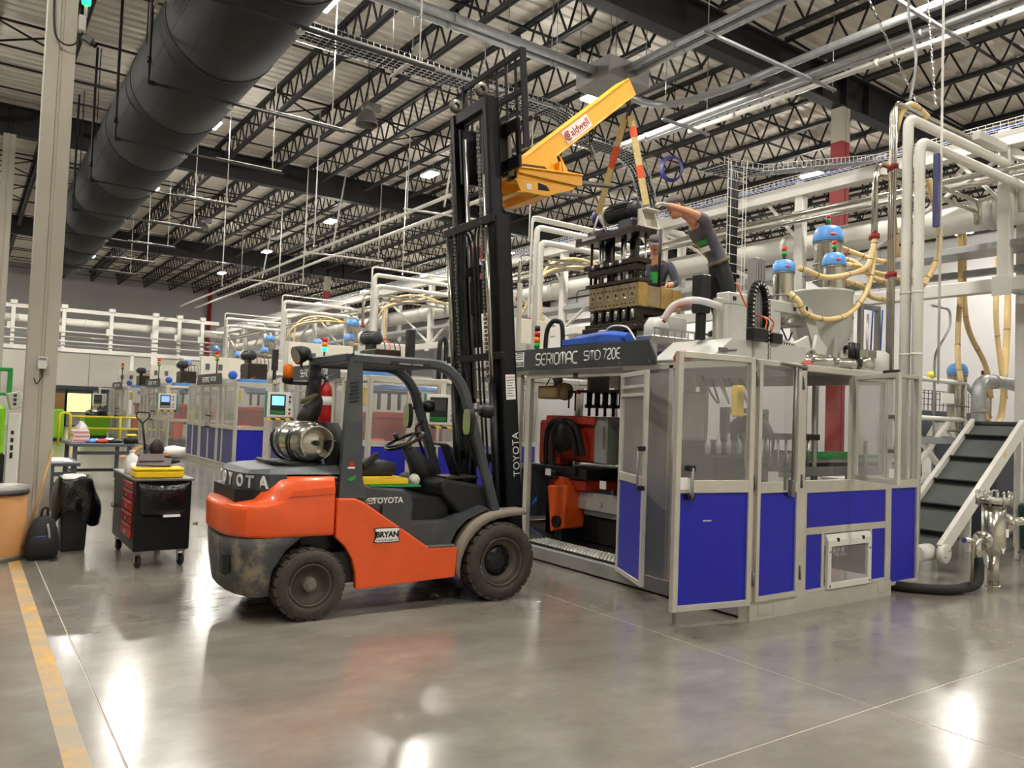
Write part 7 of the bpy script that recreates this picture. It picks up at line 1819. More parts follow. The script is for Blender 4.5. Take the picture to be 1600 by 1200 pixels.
m = MB(); m.loft(rings, caps=False); o = m.build('bin_liner', 'bag_plastic', t); sd = o.modifiers.new('s', 'SUBSURF'); sd.levels = 1; sd.render_levels = 1
m = MB(); m.lathe([(0.0, 0.0), (0.10, 0.02), (0.13, -0.02)], (1.05, 9.83, 0.80), n=14); m.build('paper_waste', 'paper', t)
# tool cart
ct_ = thing('tool_cart', 'black tool cart on castors with red drawers on its left side', 'tool cart', (1.68, 9.05, 0))
ang_ = 0.0
m = MB(); m.box(1.44, 8.42, 0.17, 1.96, 9.72, 0.86, 0.008); m.build('body', 'black_metal', ct_)
m = MB(); m.box(1.42, 8.40, 0.86, 1.98, 9.74, 0.885, 0.006); m.build('top_tray', 'steel_dull', ct_)
for k, (z0, z1) in enumerate(((0.28, 0.40), (0.42, 0.52), (0.54, 0.64), (0.66, 0.74), (0.76, 0.83))):
    d_ = MB().box(1.428, 8.55, z0, 1.44, 9.10, z1, 0.004).build('drawer', 'brick_red' if k % 2 else 'clamp_red', ct_)
    q = MB(); q.box(1.418, 8.60, z1 - 0.025, 1.428, 9.05, z1 - 0.010, 0.002); q.build('pull', 'brick_red', d_)
    q = MB(); q.box(1.420, 8.80, z0 + 0.02, 1.428, 8.86, z0 + 0.06, 0.002); q.build('latch', 'steel', d_)
for x, y in ((1.50, 8.50), (1.90, 8.50), (1.50, 9.64), (1.90, 9.64)):
    m = MB(); m.lathe([(0, -0.02), (0.05, -0.02), (0.06, -0.012), (0.06, 0.012), (0.05, 0.02), (0, 0.02)], (x, y, 0.06), (1, 0.2, 0), 16)
    w_ = m.build('castor', 'rubber_black', ct_)
    q = MB(); q.box(x - 0.032, y - 0.03, 0.05, x - 0.026, y + 0.03, 0.15, 0.002); q.box(x + 0.026, y - 0.03, 0.05, x + 0.032, y + 0.03, 0.15, 0.002); q.box(x - 0.04, y - 0.04, 0.145, x + 0.04, y + 0.04, 0.17, 0.004); q.build('fork', 'steel', w_)
m = MB(); m.tube([(1.99, 8.43, 0.42), (2.02, 8.43, 0.42)], 0.012, 6); m.box(2.02, 8.42, 0.40, 2.035, 8.44, 0.44, 0.003); m.build('side_latch', 'steel_dull', ct_)
m = MB(); m.cyl((1.40, 9.6, 0.5), (1.44, 9.6, 0.5), 0.025, n=8); m.build('knob', 'steel', ct_)
# drooping sheet pouch on the front
rings = []
for z, d_, wd in ((0.87, 0.0, 0.24), (0.80, 0.03, 0.24), (0.70, 0.035, 0.23), (0.60, 0.025, 0.22), (0.53, 0.0, 0.20)):
    rings.append([(1.70 + wd * math.cos(PI * k / 12), 8.42 - d_ * math.sin(PI * k / 12) - 0.004, z - 0.03 * math.sin(PI * k / 12)) for k in range(13)])
m = MB()
vs = [p for r in rings for p in r]; m.add(vs, [(i * 13 + k, i * 13 + k + 1, (i + 1) * 13 + k + 1, (i + 1) * 13 + k) for i in range(4) for k in range(12)], 0, True)
o = m.build('front_pouch', 'bag_plastic', ct_); sd = o.modifiers.new('t', 'SOLIDIFY'); sd.thickness = 0.004
MB().box(1.70, 8.405, 0.50, 1.86, 8.415, 0.525, 0.001).build('label_strip', 'paper', ct_)
# things on the cart
def put(name, mb, ma, label, cat): return tag(mb.build(name, ma), label, cat)
t = thing('tool_case', 'flat yellow tool case on the front of the tool cart', 'case', (1.66, 8.55, 0.885))
m = MB(); m.box(1.43, 8.44, 0.887, 1.88, 8.72, 0.955, 0.012); m.build('tray', 'yellow', t); m = MB(); m.box(1.425, 8.435, 0.957, 1.885, 8.725, 0.99, 0.012); m.build('lid', 'yellow', t)
t = thing('folder', 'open dark maroon folder lying on the yellow tool case', 'folder', (1.65, 8.7, 0.99))
m = MB(); m.obox((1.63, 8.62, 1.035), ((0.16, 0.0, -0.005), (0.03, 0.12, 0.03), (0, -0.003, 0.006)), 0.002); m.build('cover', 'maroon', t); m = MB(); m.obox((1.62, 8.70, 1.075), ((0.12, 0.02, 0.0), (0.02, 0.10, 0.03), (0, 0, 0.004)), 0.002); m.build('flap', 'maroon', t)
t = thing('work_gloves', 'pair of dark gloves on the maroon folder', 'gloves', (1.76, 8.74, 1.0))
m = MB(); m.loft([[(1.66 + 0.05 * k + 0.0, 8.78 + 0.05 * s_ * math.cos(a), 1.03 + 0.03 * s_ * math.sin(a)) for a in [q * PI / 5 for q in range(10)]] for k, s_ in enumerate((0.5, 1.0, 1.1, 0.9, 0.8, 0.4))]); m.build('glove', 'nylon', t)
m = MB(); m.loft([[(1.65 + 0.05 * k, 8.90 + 0.05 * s_ * math.cos(a), 0.955 + 0.05 * s_ * math.sin(a)) for a in [q * PI / 5 for q in range(10)]] for k, s_ in enumerate((0.5, 1.0, 1.1, 0.9, 0.8, 0.4))]); m.build('glove', 'motor_dark', t)
t = thing('plastic_jug', 'cloudy white plastic jug on the tool cart behind the case', 'jug', (1.50, 9.10, 0.885))
m = MB(); m.lathe([(0, 0), (0.06, 0), (0.066, 0.01), (0.066, 0.14), (0.05, 0.18), (0.025, 0.20), (0.025, 0.22), (0, 0.22)], (1.50, 9.10, 0.886), n=20); m.build('bottle', 'paper', t); MB().lathe([(0, 0), (0.028, 0), (0.028, 0.02), (0, 0.02)], (1.50, 9.10, 1.106), n=12).build('cap', 'panel_white', t)
t = thing('paper_sheet', 'white paper leaning between jug and yellow case on the cart', 'paper', (1.54, 8.85, 0.886)); m = MB(); m.obox((1.55, 8.86, 0.95), ((0.09, 0.0, 0.0), (0, 0.05, 0.06), (0, -0.001, 0.001))); m.build('sheet', 'paper', t)
# work bench behind the cart
def bench(x0, y0, x1, y1, h, label, cast=False):
    t = thing('work_bench', label, 'table', ((x0 + x1) / 2, (y0 + y1) / 2, 0))
    m = MB(); m.box(x0, y0, h - 0.05, x1, y1, h, 0.006); m.build('table_top', 'bench_grey', t)
    for x in (x0 + 0.08, x1 - 0.08):
        for y in (y0 + 0.08, y1 - 0.08):
            l = MB().box(x - 0.035, y - 0.035, 0.0 if not cast else 0.12, x + 0.035, y + 0.035, h - 0.05, 0.004).build('leg', 'bench_grey', t)
            if cast:
                q = MB(); q.lathe([(0, -0.018), (0.045, -0.018), (0.055, 0), (0.045, 0.018), (0, 0.018)], (x, y, 0.055), (1, 0, 0), 12); q.build('castor', 'rubber_black', l)
    m = MB(); m.box(x0 + 0.08, y0 + 0.07, h - 0.2, x1 - 0.08, y0 + 0.10, h - 0.14, 0.003); m.box(x0 + 0.08, y1 - 0.10, 0.25, x1 - 0.08, y1 - 0.07, 0.31, 0.003); m.box(x0 + 0.07, y0 + 0.08, 0.25, x0 + 0.10, y1 - 0.08, 0.31, 0.003); m.box(x1 - 0.10, y0 + 0.08, 0.25, x1 - 0.07, y1 - 0.08, 0.31, 0.003); m.build('cross_rail', 'bench_grey', t)
    return t
bench(1.62, 15.9, 2.66, 17.4, 0.86, 'grey steel work bench with clutter, behind the tool cart', True)
bench(1.05, 13.3, 1.50, 14.6, 0.70, 'low grey table beside the near column', False)
t = thing('paper_stack', 'papers with pink print on the low grey table', 'paper', (1.25, 13.9, 0.70)); m = MB(); m.box(1.10, 13.5, 0.701, 1.42, 14.1, 0.712, 0.001); m.obox((1.25, 14.1, 0.716), ((0.13, 0.03, 0), (-0.04, 0.18, 0), (0, 0, 0.003))); m.build('sheets', 'paper', t); MB().box(1.12, 13.52, 0.7125, 1.3, 13.6, 0.7135).build('print_patch', 'pink_print', t)
for k in range(3):
    t = thing('carton', ('lowest', 'middle', 'top')[k] + ' pale carton with pink print in the stack on the work bench', 'box', (1.83, 16.6, 0.86 + 0.075 * k))
    z = 0.861 + 0.075 * k; dx = 0.015 * (k % 2)
    m = MB(); m.box(1.69 + dx, 16.4, z, 1.96 + dx, 16.8, z + 0.073, 0.003); m.build('box', 'cardboard', t); m = MB(); m.box(1.70 + dx, 16.398, z + 0.02, 1.95 + dx, 16.4, z + 0.05); m.build('print_band', 'pink_print', t)
t = thing('crumpled_wrap', 'crumpled clear plastic on top of the carton stack', 'plastic wrap', (1.85, 16.6, 1.087))
m = MB(); m.loft([[(1.84 + (0.12 - 0.03 * k) * math.cos(a) * (1 + 0.25 * math.sin(3 * a + k)), 16.6 + 0.14 * math.sin(a) * (1 - 0.2 * k) * (1 + 0.2 * math.cos(4 * a)), 1.088 + 0.05 * k + 0.01 * math.sin(5 * a)) for a in [q * PI / 8 for q in range(16)]] for k in range(4)]); m.build('wrap', 'film', t)
for nm, x, y, ma, lb, cat in (('rag', 2.03, 16.3, 'cap_blue', 'pale blue rag next to the cartons on the work bench', 'rag'), ('cordless_drill', 2.16, 16.2, 'clamp_red', 'orange power tool at the front of the work bench', 'tool'), ('cap', 2.40, 16.3, 'black', 'black cap lying right on the work bench', 'cap'), ('towel', 2.32, 16.6, 'paper', 'white towel heap at the right of the work bench', 'towel')):
    t = thing(nm, lb, cat, (x, y, 0.861))
    m = MB(); m.loft([[(x + r_ * math.cos(a) * (1 + 0.2 * math.sin(3 * a)), y + r_ * 0.8 * math.sin(a), 0.862 + h_ + 0.008 * math.sin(4 * a)) for a in [q * PI / 8 for q in range(16)]] for r_, h_ in ((0.09, 0.0), (0.13, 0.02), (0.10, 0.05), (0.04, 0.075))]); m.build('body', ma, t)
    if nm == 'cordless_drill': MB().box(x + 0.05, y - 0.03, 0.865, x + 0.17, y + 0.03, 0.92, 0.01).build('battery', 'black', t)
t = thing('tool_bag', 'black and yellow tool bag at the right end of the work bench', 'bag', (2.60, 16.0, 0.86))
m = MB(); m.loft([[(2.50, 15.92, 0.862), (2.72, 15.92, 0.862), (2.72, 16.12, 0.862), (2.50, 16.12, 0.862)], [(2.48, 15.90, 0.95), (2.70, 15.90, 0.97), (2.70, 16.10, 0.97), (2.48, 16.10, 0.95)], [(2.54, 15.96, 1.0), (2.66, 15.96, 1.02), (2.66, 16.04, 1.02), (2.54, 16.04, 1.0)]]); m.build('bag', 'black', t); MB().box(2.52, 15.95, 0.99, 2.70, 16.08, 1.04, 0.02).build('hard_hat_piece', 'yellow', t)
# pallet truck and wrapped goods in the aisle
t = thing('pallet_truck', 'pallet truck with upright loop handle in the far aisle', 'pallet truck', (4.45, 24.5, 0))
m = MB(); m.tube([(4.32, 24.2, 0.30), (4.18, 24.0, 1.05)], 0.03, 8); m.build('handle_bar', 'black', t)
m = MB(); m.tube(fillet([(4.18, 24.0, 1.05), (4.02, 24.05, 1.22), (4.02, 24.05, 1.36), (4.34, 23.95, 1.36), (4.34, 23.95, 1.22), (4.18, 24.0, 1.05)], 0.06, 4), 0.02, 7); m.build('loop', 'black', t)
m = MB(); m.lathe([(0, -0.1), (0.09, -0.1), (0.09, 0.1), (0, 0.1)], (4.32, 24.2, 0.10), (1, -0.3, 0), 14); m.lathe([(0.05, 0.1), (0.07, 0.16), (0.07, 0.4), (0, 0.42)], (4.36, 24.3, 0.05), n=12); m.build('pump', 'bench_grey', t)
for s in (0, 0.36): MB().beam((4.36 - s * 0.2, 24.5 + s, 0.11), (5.3 - s * 0.2, 25.1 + s, 0.11), 0.16, 0.05, 0.01).build('fork', 'amber', t)
t = thing('wooden_board', 'orange brown board propped beside the pallet truck', 'board', (4.1, 24.6, 0)); m = MB(); m.obox((4.05, 24.6, 0.22), ((0.28, 0.1, 0.17), (-0.05, 0.14, 0), (-0.01, 0, 0.014)), 0.003); m.build('board', 'wood', t)
t = thing('wrapped_bundle', 'pale wrapped sack lying on the floor right of the pallet truck', 'bundle', (5.35, 25.3, 0))
rings = [[(4.95 + 0.17 * k, 25.2 + 0.30 * s_ * math.cos(a) + 0.03 * math.sin(3 * a + k), max(0.0, 0.17 + 0.2 * s_ * math.sin(a) + 0.02 * math.sin(5 * a + k))) for a in [q * PI / 8 for q in range(16)]] for k, s_ in enumerate((0.4, 0.9, 1.0, 0.9, 0.75, 0.3))]
m = MB(); m.loft(rings); m.build('sack', 'paper', t)
t = thing('brown_sack', 'dark brown sack between the pallet truck and the pale bundle', 'bundle', (4.75, 24.9, 0)); m = MB(); m.loft([[(4.75 + 0.22 * s_ * math.cos(a), 24.9 + 0.2 * s_ * math.sin(a), 0.15 * k + 0.12) for a in [q * PI / 6 for q in range(12)]] for k, s_ in enumerate((0.7, 1.0, 0.8, 0.3))]); m.build('sack', 'boot', t)
# yellow guard rail and green boxes far left
t = thing('guard_rail', 'yellow tube guard rail at the far end of the aisle', 'railing', (4.3, 34.5, 0))
for x in (3.45, 5.2, 6.9): MB().tube([(x, 34.5, 0), (x, 34.5, 1.05)], 0.05, 8).build('post', 'safety_yellow', t)
for z in (1.0, 0.55): MB().tube([(3.45, 34.5, z), (6.9, 34.5, z)], 0.04, 8).build('rail', 'safety_yellow', t)
t = thing('guard_hoop', 'yellow hoop barrier left of the guard rail', 'barrier', (3.0, 33, 0)); MB().tube(fillet([(2.95, 33, 0), (2.95, 33, 1.15), (3.3, 33, 1.15), (3.3, 33, 0)], 0.15, 4), 0.045, 8).build('hoop', 'safety_yellow', t)
t = thing('lime_cabinet', 'lime green cabinet behind the near column, far left', 'cabinet', (2.9, 36, 0)); m = MB(); m.box(2.4, 35.6, 0.1, 3.35, 36.3, 1.25, 0.06); m.build('body', 'lime', t); MB().box(2.4, 35.7, 0, 3.3, 36.2, 0.1, 0.01).build('base', 'black', t)
t = thing('green_skip', 'bright green skip behind the yellow guard rail', 'skip', (4.8, 38.5, 0))
m = MB(); m.loft([[(4.4, 38, 0.15), (5.2, 38, 0.15), (5.2, 39.2, 0.15), (4.4, 39.2, 0.15)], [(4.3, 37.8, 1.0), (5.3, 37.8, 1.0), (5.3, 39.4, 1.0), (4.3, 39.4, 1.0)]], sm=False); m.build('body', 'lime', t)
m = MB(); m.loft([[(4.35, 37.85, 0.95), (5.25, 37.85, 0.95), (5.25, 39.35, 0.95), (4.35, 39.35, 0.95)], [(4.5, 38.1, 1.25), (5.1, 38.1, 1.2), (5.1, 39.1, 1.25), (4.5, 39.1, 1.2)]]); m.build('waste', 'bag_plastic', t)
MB().box(4.4, 38, 0, 5.2, 39.2, 0.15, 0.02).build('base', 'black', t)
# green moulding machine at the left picture edge
t = thing('green_machine', 'lime green and black machine at the left picture edge behind the drum', 'machine', (0.2, 13.0, 0))
m = MB(); m.box(-0.9, 12.8, 0.85, 0.50, 14.6, 1.52, 0.04); m.build('cover', 'lime', t)
m = MB(); m.box(-0.9, 12.85, 0.1, 0.52, 14.5, 0.86, 0.02); m.build('base', 'black', t)
m = MB(); m.box(0.53, 12.86, 0.35, 0.68, 12.98, 1.42, 0.01); m.build('white_column', 'panel_white', t)
for k in range(4): MB().box(0.575, 12.855, 0.80 + 0.11 * k, 0.61, 12.86, 0.88 + 0.10 * k).build('display_mark', 'black', t)
m = MB(); m.box(-0.9, 12.9, 1.66, 0.60, 13.0, 1.70, 0.005); m.box(-0.9, 12.9, 2.0, 0.56, 13.0, 2.05, 0.01); m.box(0.50, 12.9, 1.70, 0.56, 13.0, 2.0, 0.005); m.build('window_frame', 'green', t)
m = MB(); m.box(-0.9, 12.94, 1.70, 0.50, 12.95, 2.0); m.build('pane', 'polycarb', t)
m = MB(); m.obox((0.60, 12.9, 1.60), ((0.08, 0.02, 0.02), (-0.01, 0.05, 0), (-0.03, 0, 0.11)), 0.008); b_ = m.build('control_pod', 'alu', t)
for z in (1.55, 1.61, 1.67): MB().lathe([(0, 0), (0.022, 0), (0.022, 0.012), (0, 0.014)], (0.60, 12.845, z), (0, -1, 0), 12).build('button', 'dark_green', b_)
m = MB(); m.tube(spline([(0.3, 12.8, 0.9), (0.45, 12.75, 0.7), (0.4, 12.75, 0.4), (0.3, 12.8, 0.2)], 5), 0.03, 6); m.build('cable', 'black', t)

# ---------------------------------------------------------------- right side: incline conveyor, filter, hose, platform, bins
cv = thing('incline_conveyor', 'inclined conveyor with dark cleated belt at the right edge', 'conveyor', (10.5, 4.9, 0))
a, b = Vector((9.40, 0, 0.22)), Vector((11.52, 0, 1.72))
dv = (b - a).normalized(); nv = Vector((-dv.z, 0, dv.x))
def CP(s, y, h): return a + dv * s + nv * h + Vector((0, y, 0))
L_ = (b - a).length
for y, nm in ((4.62, 'near'), (5.24, 'far')):
    m = MB(); m.obox(CP(L_ / 2, y, 0.03), (dv * L_ / 2, (0, 0.022, 0), nv * 0.085), 0.006); m.obox(CP(L_ / 2, y, 0.12), (dv * L_ / 2, (0, 0.03, 0), nv * 0.008), 0.002)
    m.build('side_rail', 'rack_white', cv)
m = MB(); m.obox(CP(L_ / 2, 4.93, 0.04), (dv * L_ / 2, (0, 0.29, 0), nv * 0.008)); m.build('belt', 'conveyor_belt', cv)
k = 0.25
while k < L_:
    m = MB(); m.obox(CP(k, 4.93, 0.075), (dv * 0.012, (0, 0.28, 0), nv * 0.035), 0.004); m.obox(CP(k, 4.93, 0.052), (dv * 0.03, (0, 0.28, 0), nv * 0.006), 0.002); m.build('cleat', 'rubber_black', cv)
    k += 0.50
m = MB(); m.lathe([(0, -0.04), (0.10, -0.04), (0.115, -0.03), (0.115, 0.03), (0, 0.03)], CP(0, 4.60, 0), (0, 1, 0), 24); b_ = m.build('drum_cover', 'rack_white', cv)
for s in (-0.06, 0.06): MB().cyl(CP(s, 4.56, 0.0), CP(s, 4.55, 0.0), 0.010, n=6).build('screw', 'steel_dull', b_)
m = MB(); m.cyl(CP(L_, 4.64, 0.03), CP(L_, 5.22, 0.03), 0.05, n=16); m.build('head_roller', 'rubber_black', cv)
m = MB(); m.cyl((9.05, 4.75, 0.22), (9.36, 4.75, 0.22), 0.10, n=18); m.box(9.0, 4.70, 0.02, 9.06, 5.2, 0.32, 0.01); m.build('drive_motor', 'rack_white', cv)
m = MB(); m.beam(CP(1.3, 4.62, -0.05), (CP(1.3, 0, 0).x, 4.62, 0.0), 0.06, 0.05, 0.005); m.beam(CP(1.3, 5.24, -0.05), (CP(1.3, 0, 0).x, 5.24, 0.0), 0.06, 0.05, 0.005); m.beam(CP(2.4, 4.62, -0.05), (CP(2.4, 0, 0).x, 4.62, 0.0), 0.06, 0.05, 0.005); m.beam(CP(2.4, 5.24, -0.05), (CP(2.4, 0, 0).x, 5.24, 0.0), 0.06, 0.05, 0.005); m.build('support_leg', 'rack_white', cv)
q = MB().prism([(0, 0.04), (0.04, 0), (0, -0.04), (-0.04, 0)], 'y', 4.595, 4.598); c = CP(1.9, 0, 0.05); q.v = [(v[0] + c.x, v[1], v[2] + c.z) for v in q.v]; q.build('warning_sticker', 'yellow', cv)
# steel filter housing
ft = thing('filter_housing', 'polished steel filter housing on a single leg by the conveyor', 'filter', (9.13, 3.95, 0))
fx, fy = 9.13, 3.95
m = MB(); m.lathe([(0.0, 0.30), (0.05, 0.32), (0.105, 0.42), (0.115, 0.45), (0.115, 0.90), (0.0, 0.90)], (fx, fy, 0), n=32); m.build('vessel', 'stainless', ft)
m = MB(); m.lathe([(0.12, 0.88), (0.165, 0.885), (0.165, 0.915), (0.165, 0.945), (0.0, 0.95)], (fx, fy, 0), n=32); b_ = m.build('lid', 'stainless', ft)
for k in range(8):
    a_ = k * PI / 4 + 0.2; p = Vector((fx + 0.165 * math.cos(a_), fy + 0.165 * math.sin(a_), 0.86))
    m = MB(); m.cyl(p, p + Vector((0, 0, 0.12)), 0.011, n=6); m.tube([p + Vector((0.02 * math.cos(w_), 0.02 * math.sin(w_) * 0, 0.135 + 0.02 * math.sin(w_))) for w_ in [j * PI / 4 for j in range(9)]], 0.007, 5, caps=False); m.build('eye_bolt', 'steel', b_)
m = MB(); m.tube(fillet([(fx - 0.05, fy, 0.955), (fx - 0.05, fy, 1.02), (fx + 0.05, fy, 1.02), (fx + 0.05, fy, 0.955)], 0.03, 3), 0.010, 6); m.build('lid_handle', 'steel', b_)
m = MB(); m.cyl((fx, fy, 0.0), (fx, fy, 0.36), 0.055, n=20); m.lathe([(0, 0), (0.075, 0), (0.075, 0.012), (0.055, 0.014)], (fx, fy, 0), n=20); m.build('leg', 'stainless', ft)
m = MB(); m.cyl((fx + 0.1, fy, 0.66), (fx + 0.24, fy, 0.66), 0.05, n=16); m.lathe([(0, 0), (0.105, 0), (0.105, 0.022), (0.105, 0.05), (0.05, 0.052)], (fx + 0.24, fy, 0.66), (1, 0, 0), 24)
for k in range(6): m.cyl((fx + 0.23, fy + 0.085 * math.cos(k * PI / 3), 0.66 + 0.085 * math.sin(k * PI / 3)), (fx + 0.30, fy + 0.085 * math.cos(k * PI / 3), 0.66 + 0.085 * math.sin(k * PI / 3)), 0.010, n=6)
m.cyl((fx + 0.29, fy, 0.66), (fx + 1.2, fy, 0.66), 0.045, n=14); m.build('outlet', 'stainless', ft)
m = MB(); m.cyl((fx - 0.24, fy, 0.50), (fx - 0.08, fy, 0.50), 0.05, n=16); m.lathe([(0, 0), (0.10, 0), (0.10, 0.05), (0.05, 0.052)], (fx - 0.26, fy, 0.50), (1, 0, 0), 24)
for k in range(6): m.cyl((fx - 0.27, fy + 0.08 * math.cos(k * PI / 3), 0.50 + 0.08 * math.sin(k * PI / 3)), (fx - 0.20, fy + 0.08 * math.cos(k * PI / 3), 0.50 + 0.08 * math.sin(k * PI / 3)), 0.010, n=6)
m.build('inlet', 'stainless', ft)
MB().box(fx + 0.02, fy - 0.118, 0.53, fx + 0.08, fy - 0.112, 0.62, 0.001).build('label', 'paper', ft)
MB().prism([(fx - 0.05, 0.42), (fx + 0.05, 0.42), (fx, 0.355)], 'y', fy - 0.10, fy - 0.094).build('nameplate', 'paper', ft)
m = MB(); m.tube(fillet([(fx - 0.26, fy, 0.50), (fx - 0.40, fy, 0.50), (fx - 0.40, fy - 0.02, 0.33)], 0.12, 5), 0.05, 14); m.tube([(fx - 0.26, fy, 0.505), (fx - 0.6, fy + 0.02, 0.52)], 0.03, 10); m.build('elbow', 'stainless', ft)
hs = thing('drain_hose', 'thick black hose looping on the floor in front of the conveyor foot', 'hose', (8.5, 3.95, 0))
m = MB(); m.tube(spline([(fx - 0.40, fy - 0.02, 0.34), (fx - 0.41, fy - 0.04, 0.22), (fx - 0.50, fy - 0.06, 0.09), (fx - 0.70, fy - 0.03, 0.055), (fx - 0.95, fy + 0.02, 0.05), (fx - 1.2, fy + 0.25, 0.05), (fx - 1.3, fy + 0.6, 0.05)], 7), 0.05, 12); m.build('hose', 'rubber_black', hs)
MB().tube([(fx - 0.52, fy - 0.04, 0.50), (fx - 0.66, fy - 0.08, 0.10)], 0.012, 6).build('tie_cord', 'belt_olive', hs)
o = MB().prism([(8.52, 4.10), (8.60, 4.07), (8.56, 4.14)], 'z', 0.0005, 0.006); tag(o.build('paper_scrap', 'paper'), 'small white paper scrap on the floor below the end panel', 'paper')
# platform with guard rails behind the conveyor
pf = thing('service_platform', 'white railed service platform behind the inclined conveyor', 'platform', (11.9, 6.0, 0))
for z in (2.38, 1.82): MB().tube(fillet([(10.6, 5.85, z), (12.55, 5.85, z), (12.75, 5.7, z - 0.35)], 0.12, 4), 0.035, 10).build('rail', 'panel_white', pf)
for x in (10.8, 12.5): MB().tube([(x, 5.85, 0), (x, 5.85, 2.38)], 0.04, 8).build('post', 'panel_white', pf)
m = MB(); m.beam((10.9, 5.9, 0.9), (12.2, 5.9, 1.8), 0.07, 0.05); m.beam((12.3, 5.95, 0.9), (11.0, 5.95, 1.8), 0.07, 0.05); m.build('cross_brace', 'panel_white', pf)
m = MB(); m.box(10.6, 5.82, 0.75, 12.6, 7.0, 0.9, 0.01); m.box(10.6, 5.84, 1.45, 12.5, 5.88, 1.55, 0.004); m.build('deck', 'galvanized', pf)
for x in (10.7, 12.45): MB().box(x, 6.9, 0, x + 0.07, 6.97, 0.75, 0.004).build('rear_leg', 'galvanized', pf)
MB().box(12.45, 5.78, 1.1, 12.6, 5.83, 1.45, 0.01).build('green_panel', 'green', pf)
MB().box(11.75, 5.8, 2.05, 12.1, 5.82, 2.2, 0.002).build('name_label', 'paper', pf)
MB().lathe([(0, 0), (0.06, 0), (0.04, 0.08), (0, 0.09)], (11.5, 5.85, 2.41), n=10).build('yellow_cap', 'safety_yellow', pf)
loader(12.5, 5.95, 2.52, 0.145, 0.9, 'blue-capped loader at the right, behind the silver elbow pipe')
loader(13.55, 6.05, 2.33, 0.14, 0.8, 'small rightmost blue-capped loader half hidden by a hose')
t = thing('dust_duct', 'silver elbow duct rising behind the conveyor to the right edge', 'duct', (12.45, 5.6, 1.2))
m = MB(); m.tube(fillet([(12.42, 5.6, 0.9), (12.42, 5.6, 2.42), (15.5, 5.6, 2.42)], 0.25, 7), 0.10, 18); m.build('duct', 'galvanized', t)
m = MB()
for p, d_ in (((12.42, 5.6, 1.95), (0, 0, 1)), ((13.6, 5.6, 2.42), (1, 0, 0)), ((12.9, 5.6, 2.42), (1, 0, 0))): m.lathe([(0.10, -0.03), (0.112, -0.02), (0.112, 0.02), (0.10, 0.03)], p, d_, 18)
m.build('clamp_ring', 'steel', t)
t = thing('granulator', 'dark grey granulator bin with pale lid behind the conveyor top', 'bin', (14.2, 6.2, 0))
m = MB(); m.box(13.2, 5.7, 0.0, 15.2, 6.7, 1.55, 0.04); m.build('body', 'bench_grey', t); m = MB(); m.loft([[(13.15, 5.65, 1.55), (15.3, 5.65, 1.55), (15.3, 6.75, 1.55), (13.15, 6.75, 1.55)], [(13.3, 5.7, 1.78), (15.3, 5.7, 1.78), (15.3, 6.7, 1.78), (13.3, 6.7, 1.78)]], sm=False); m.build('lid', 'panel_white', t)
t = thing('green_tote', 'dark green wheeled tote under the conveyor', 'tote', (11.9, 4.4, 0))
m = MB(); m.loft([[(11.3, 4.2, 0.14), (12.6, 4.2, 0.14), (12.6, 4.58, 0.14), (11.3, 4.58, 0.14)], [(11.2, 4.15, 0.75), (12.7, 4.15, 0.75), (12.7, 4.58, 0.75), (11.2, 4.58, 0.75)]], sm=False); o = m.build('body', 'dark_green', t); bv = o.modifiers.new('b', 'BEVEL'); bv.width = 0.05; bv.segments = 3
m = MB(); m.box(11.2, 4.2, 0.10, 12.6, 4.56, 0.14, 0.005); m.build('dolly', 'steel_dull', t)
for x in (11.3, 12.4): MB().lathe([(0, -0.02), (0.045, -0.02), (0.05, 0), (0.045, 0.02), (0, 0.02)], (x, 4.3, 0.05), (0, 1, 0), 12).build('castor', 'steel', t)
t = thing('wire_crate', 'dark wire mesh crate at the right edge behind the duct', 'crate', (14.6, 6.9, 0))
m = MB(); m.box(13.8, 7.2, 1.2, 16.2, 7.3, 2.0, 0.01); m.build('panel', 'bench_grey', t)
m = MB()
for k in range(18): m.box(13.8 + 0.135 * k, 7.19, 2.0, 13.81 + 0.135 * k, 7.2, 2.35)
for z in (2.1, 2.2, 2.3, 2.35): m.box(13.8, 7.19, z, 16.2, 7.2, z + 0.01)
o = m.build('wire_mesh', 'black', t); o['kind'] = 'stuff'
for x in (13.85, 16.1): MB().box(x, 7.2, 0, x + 0.06, 7.3, 1.2, 0.005).build('leg', 'bench_grey', t)
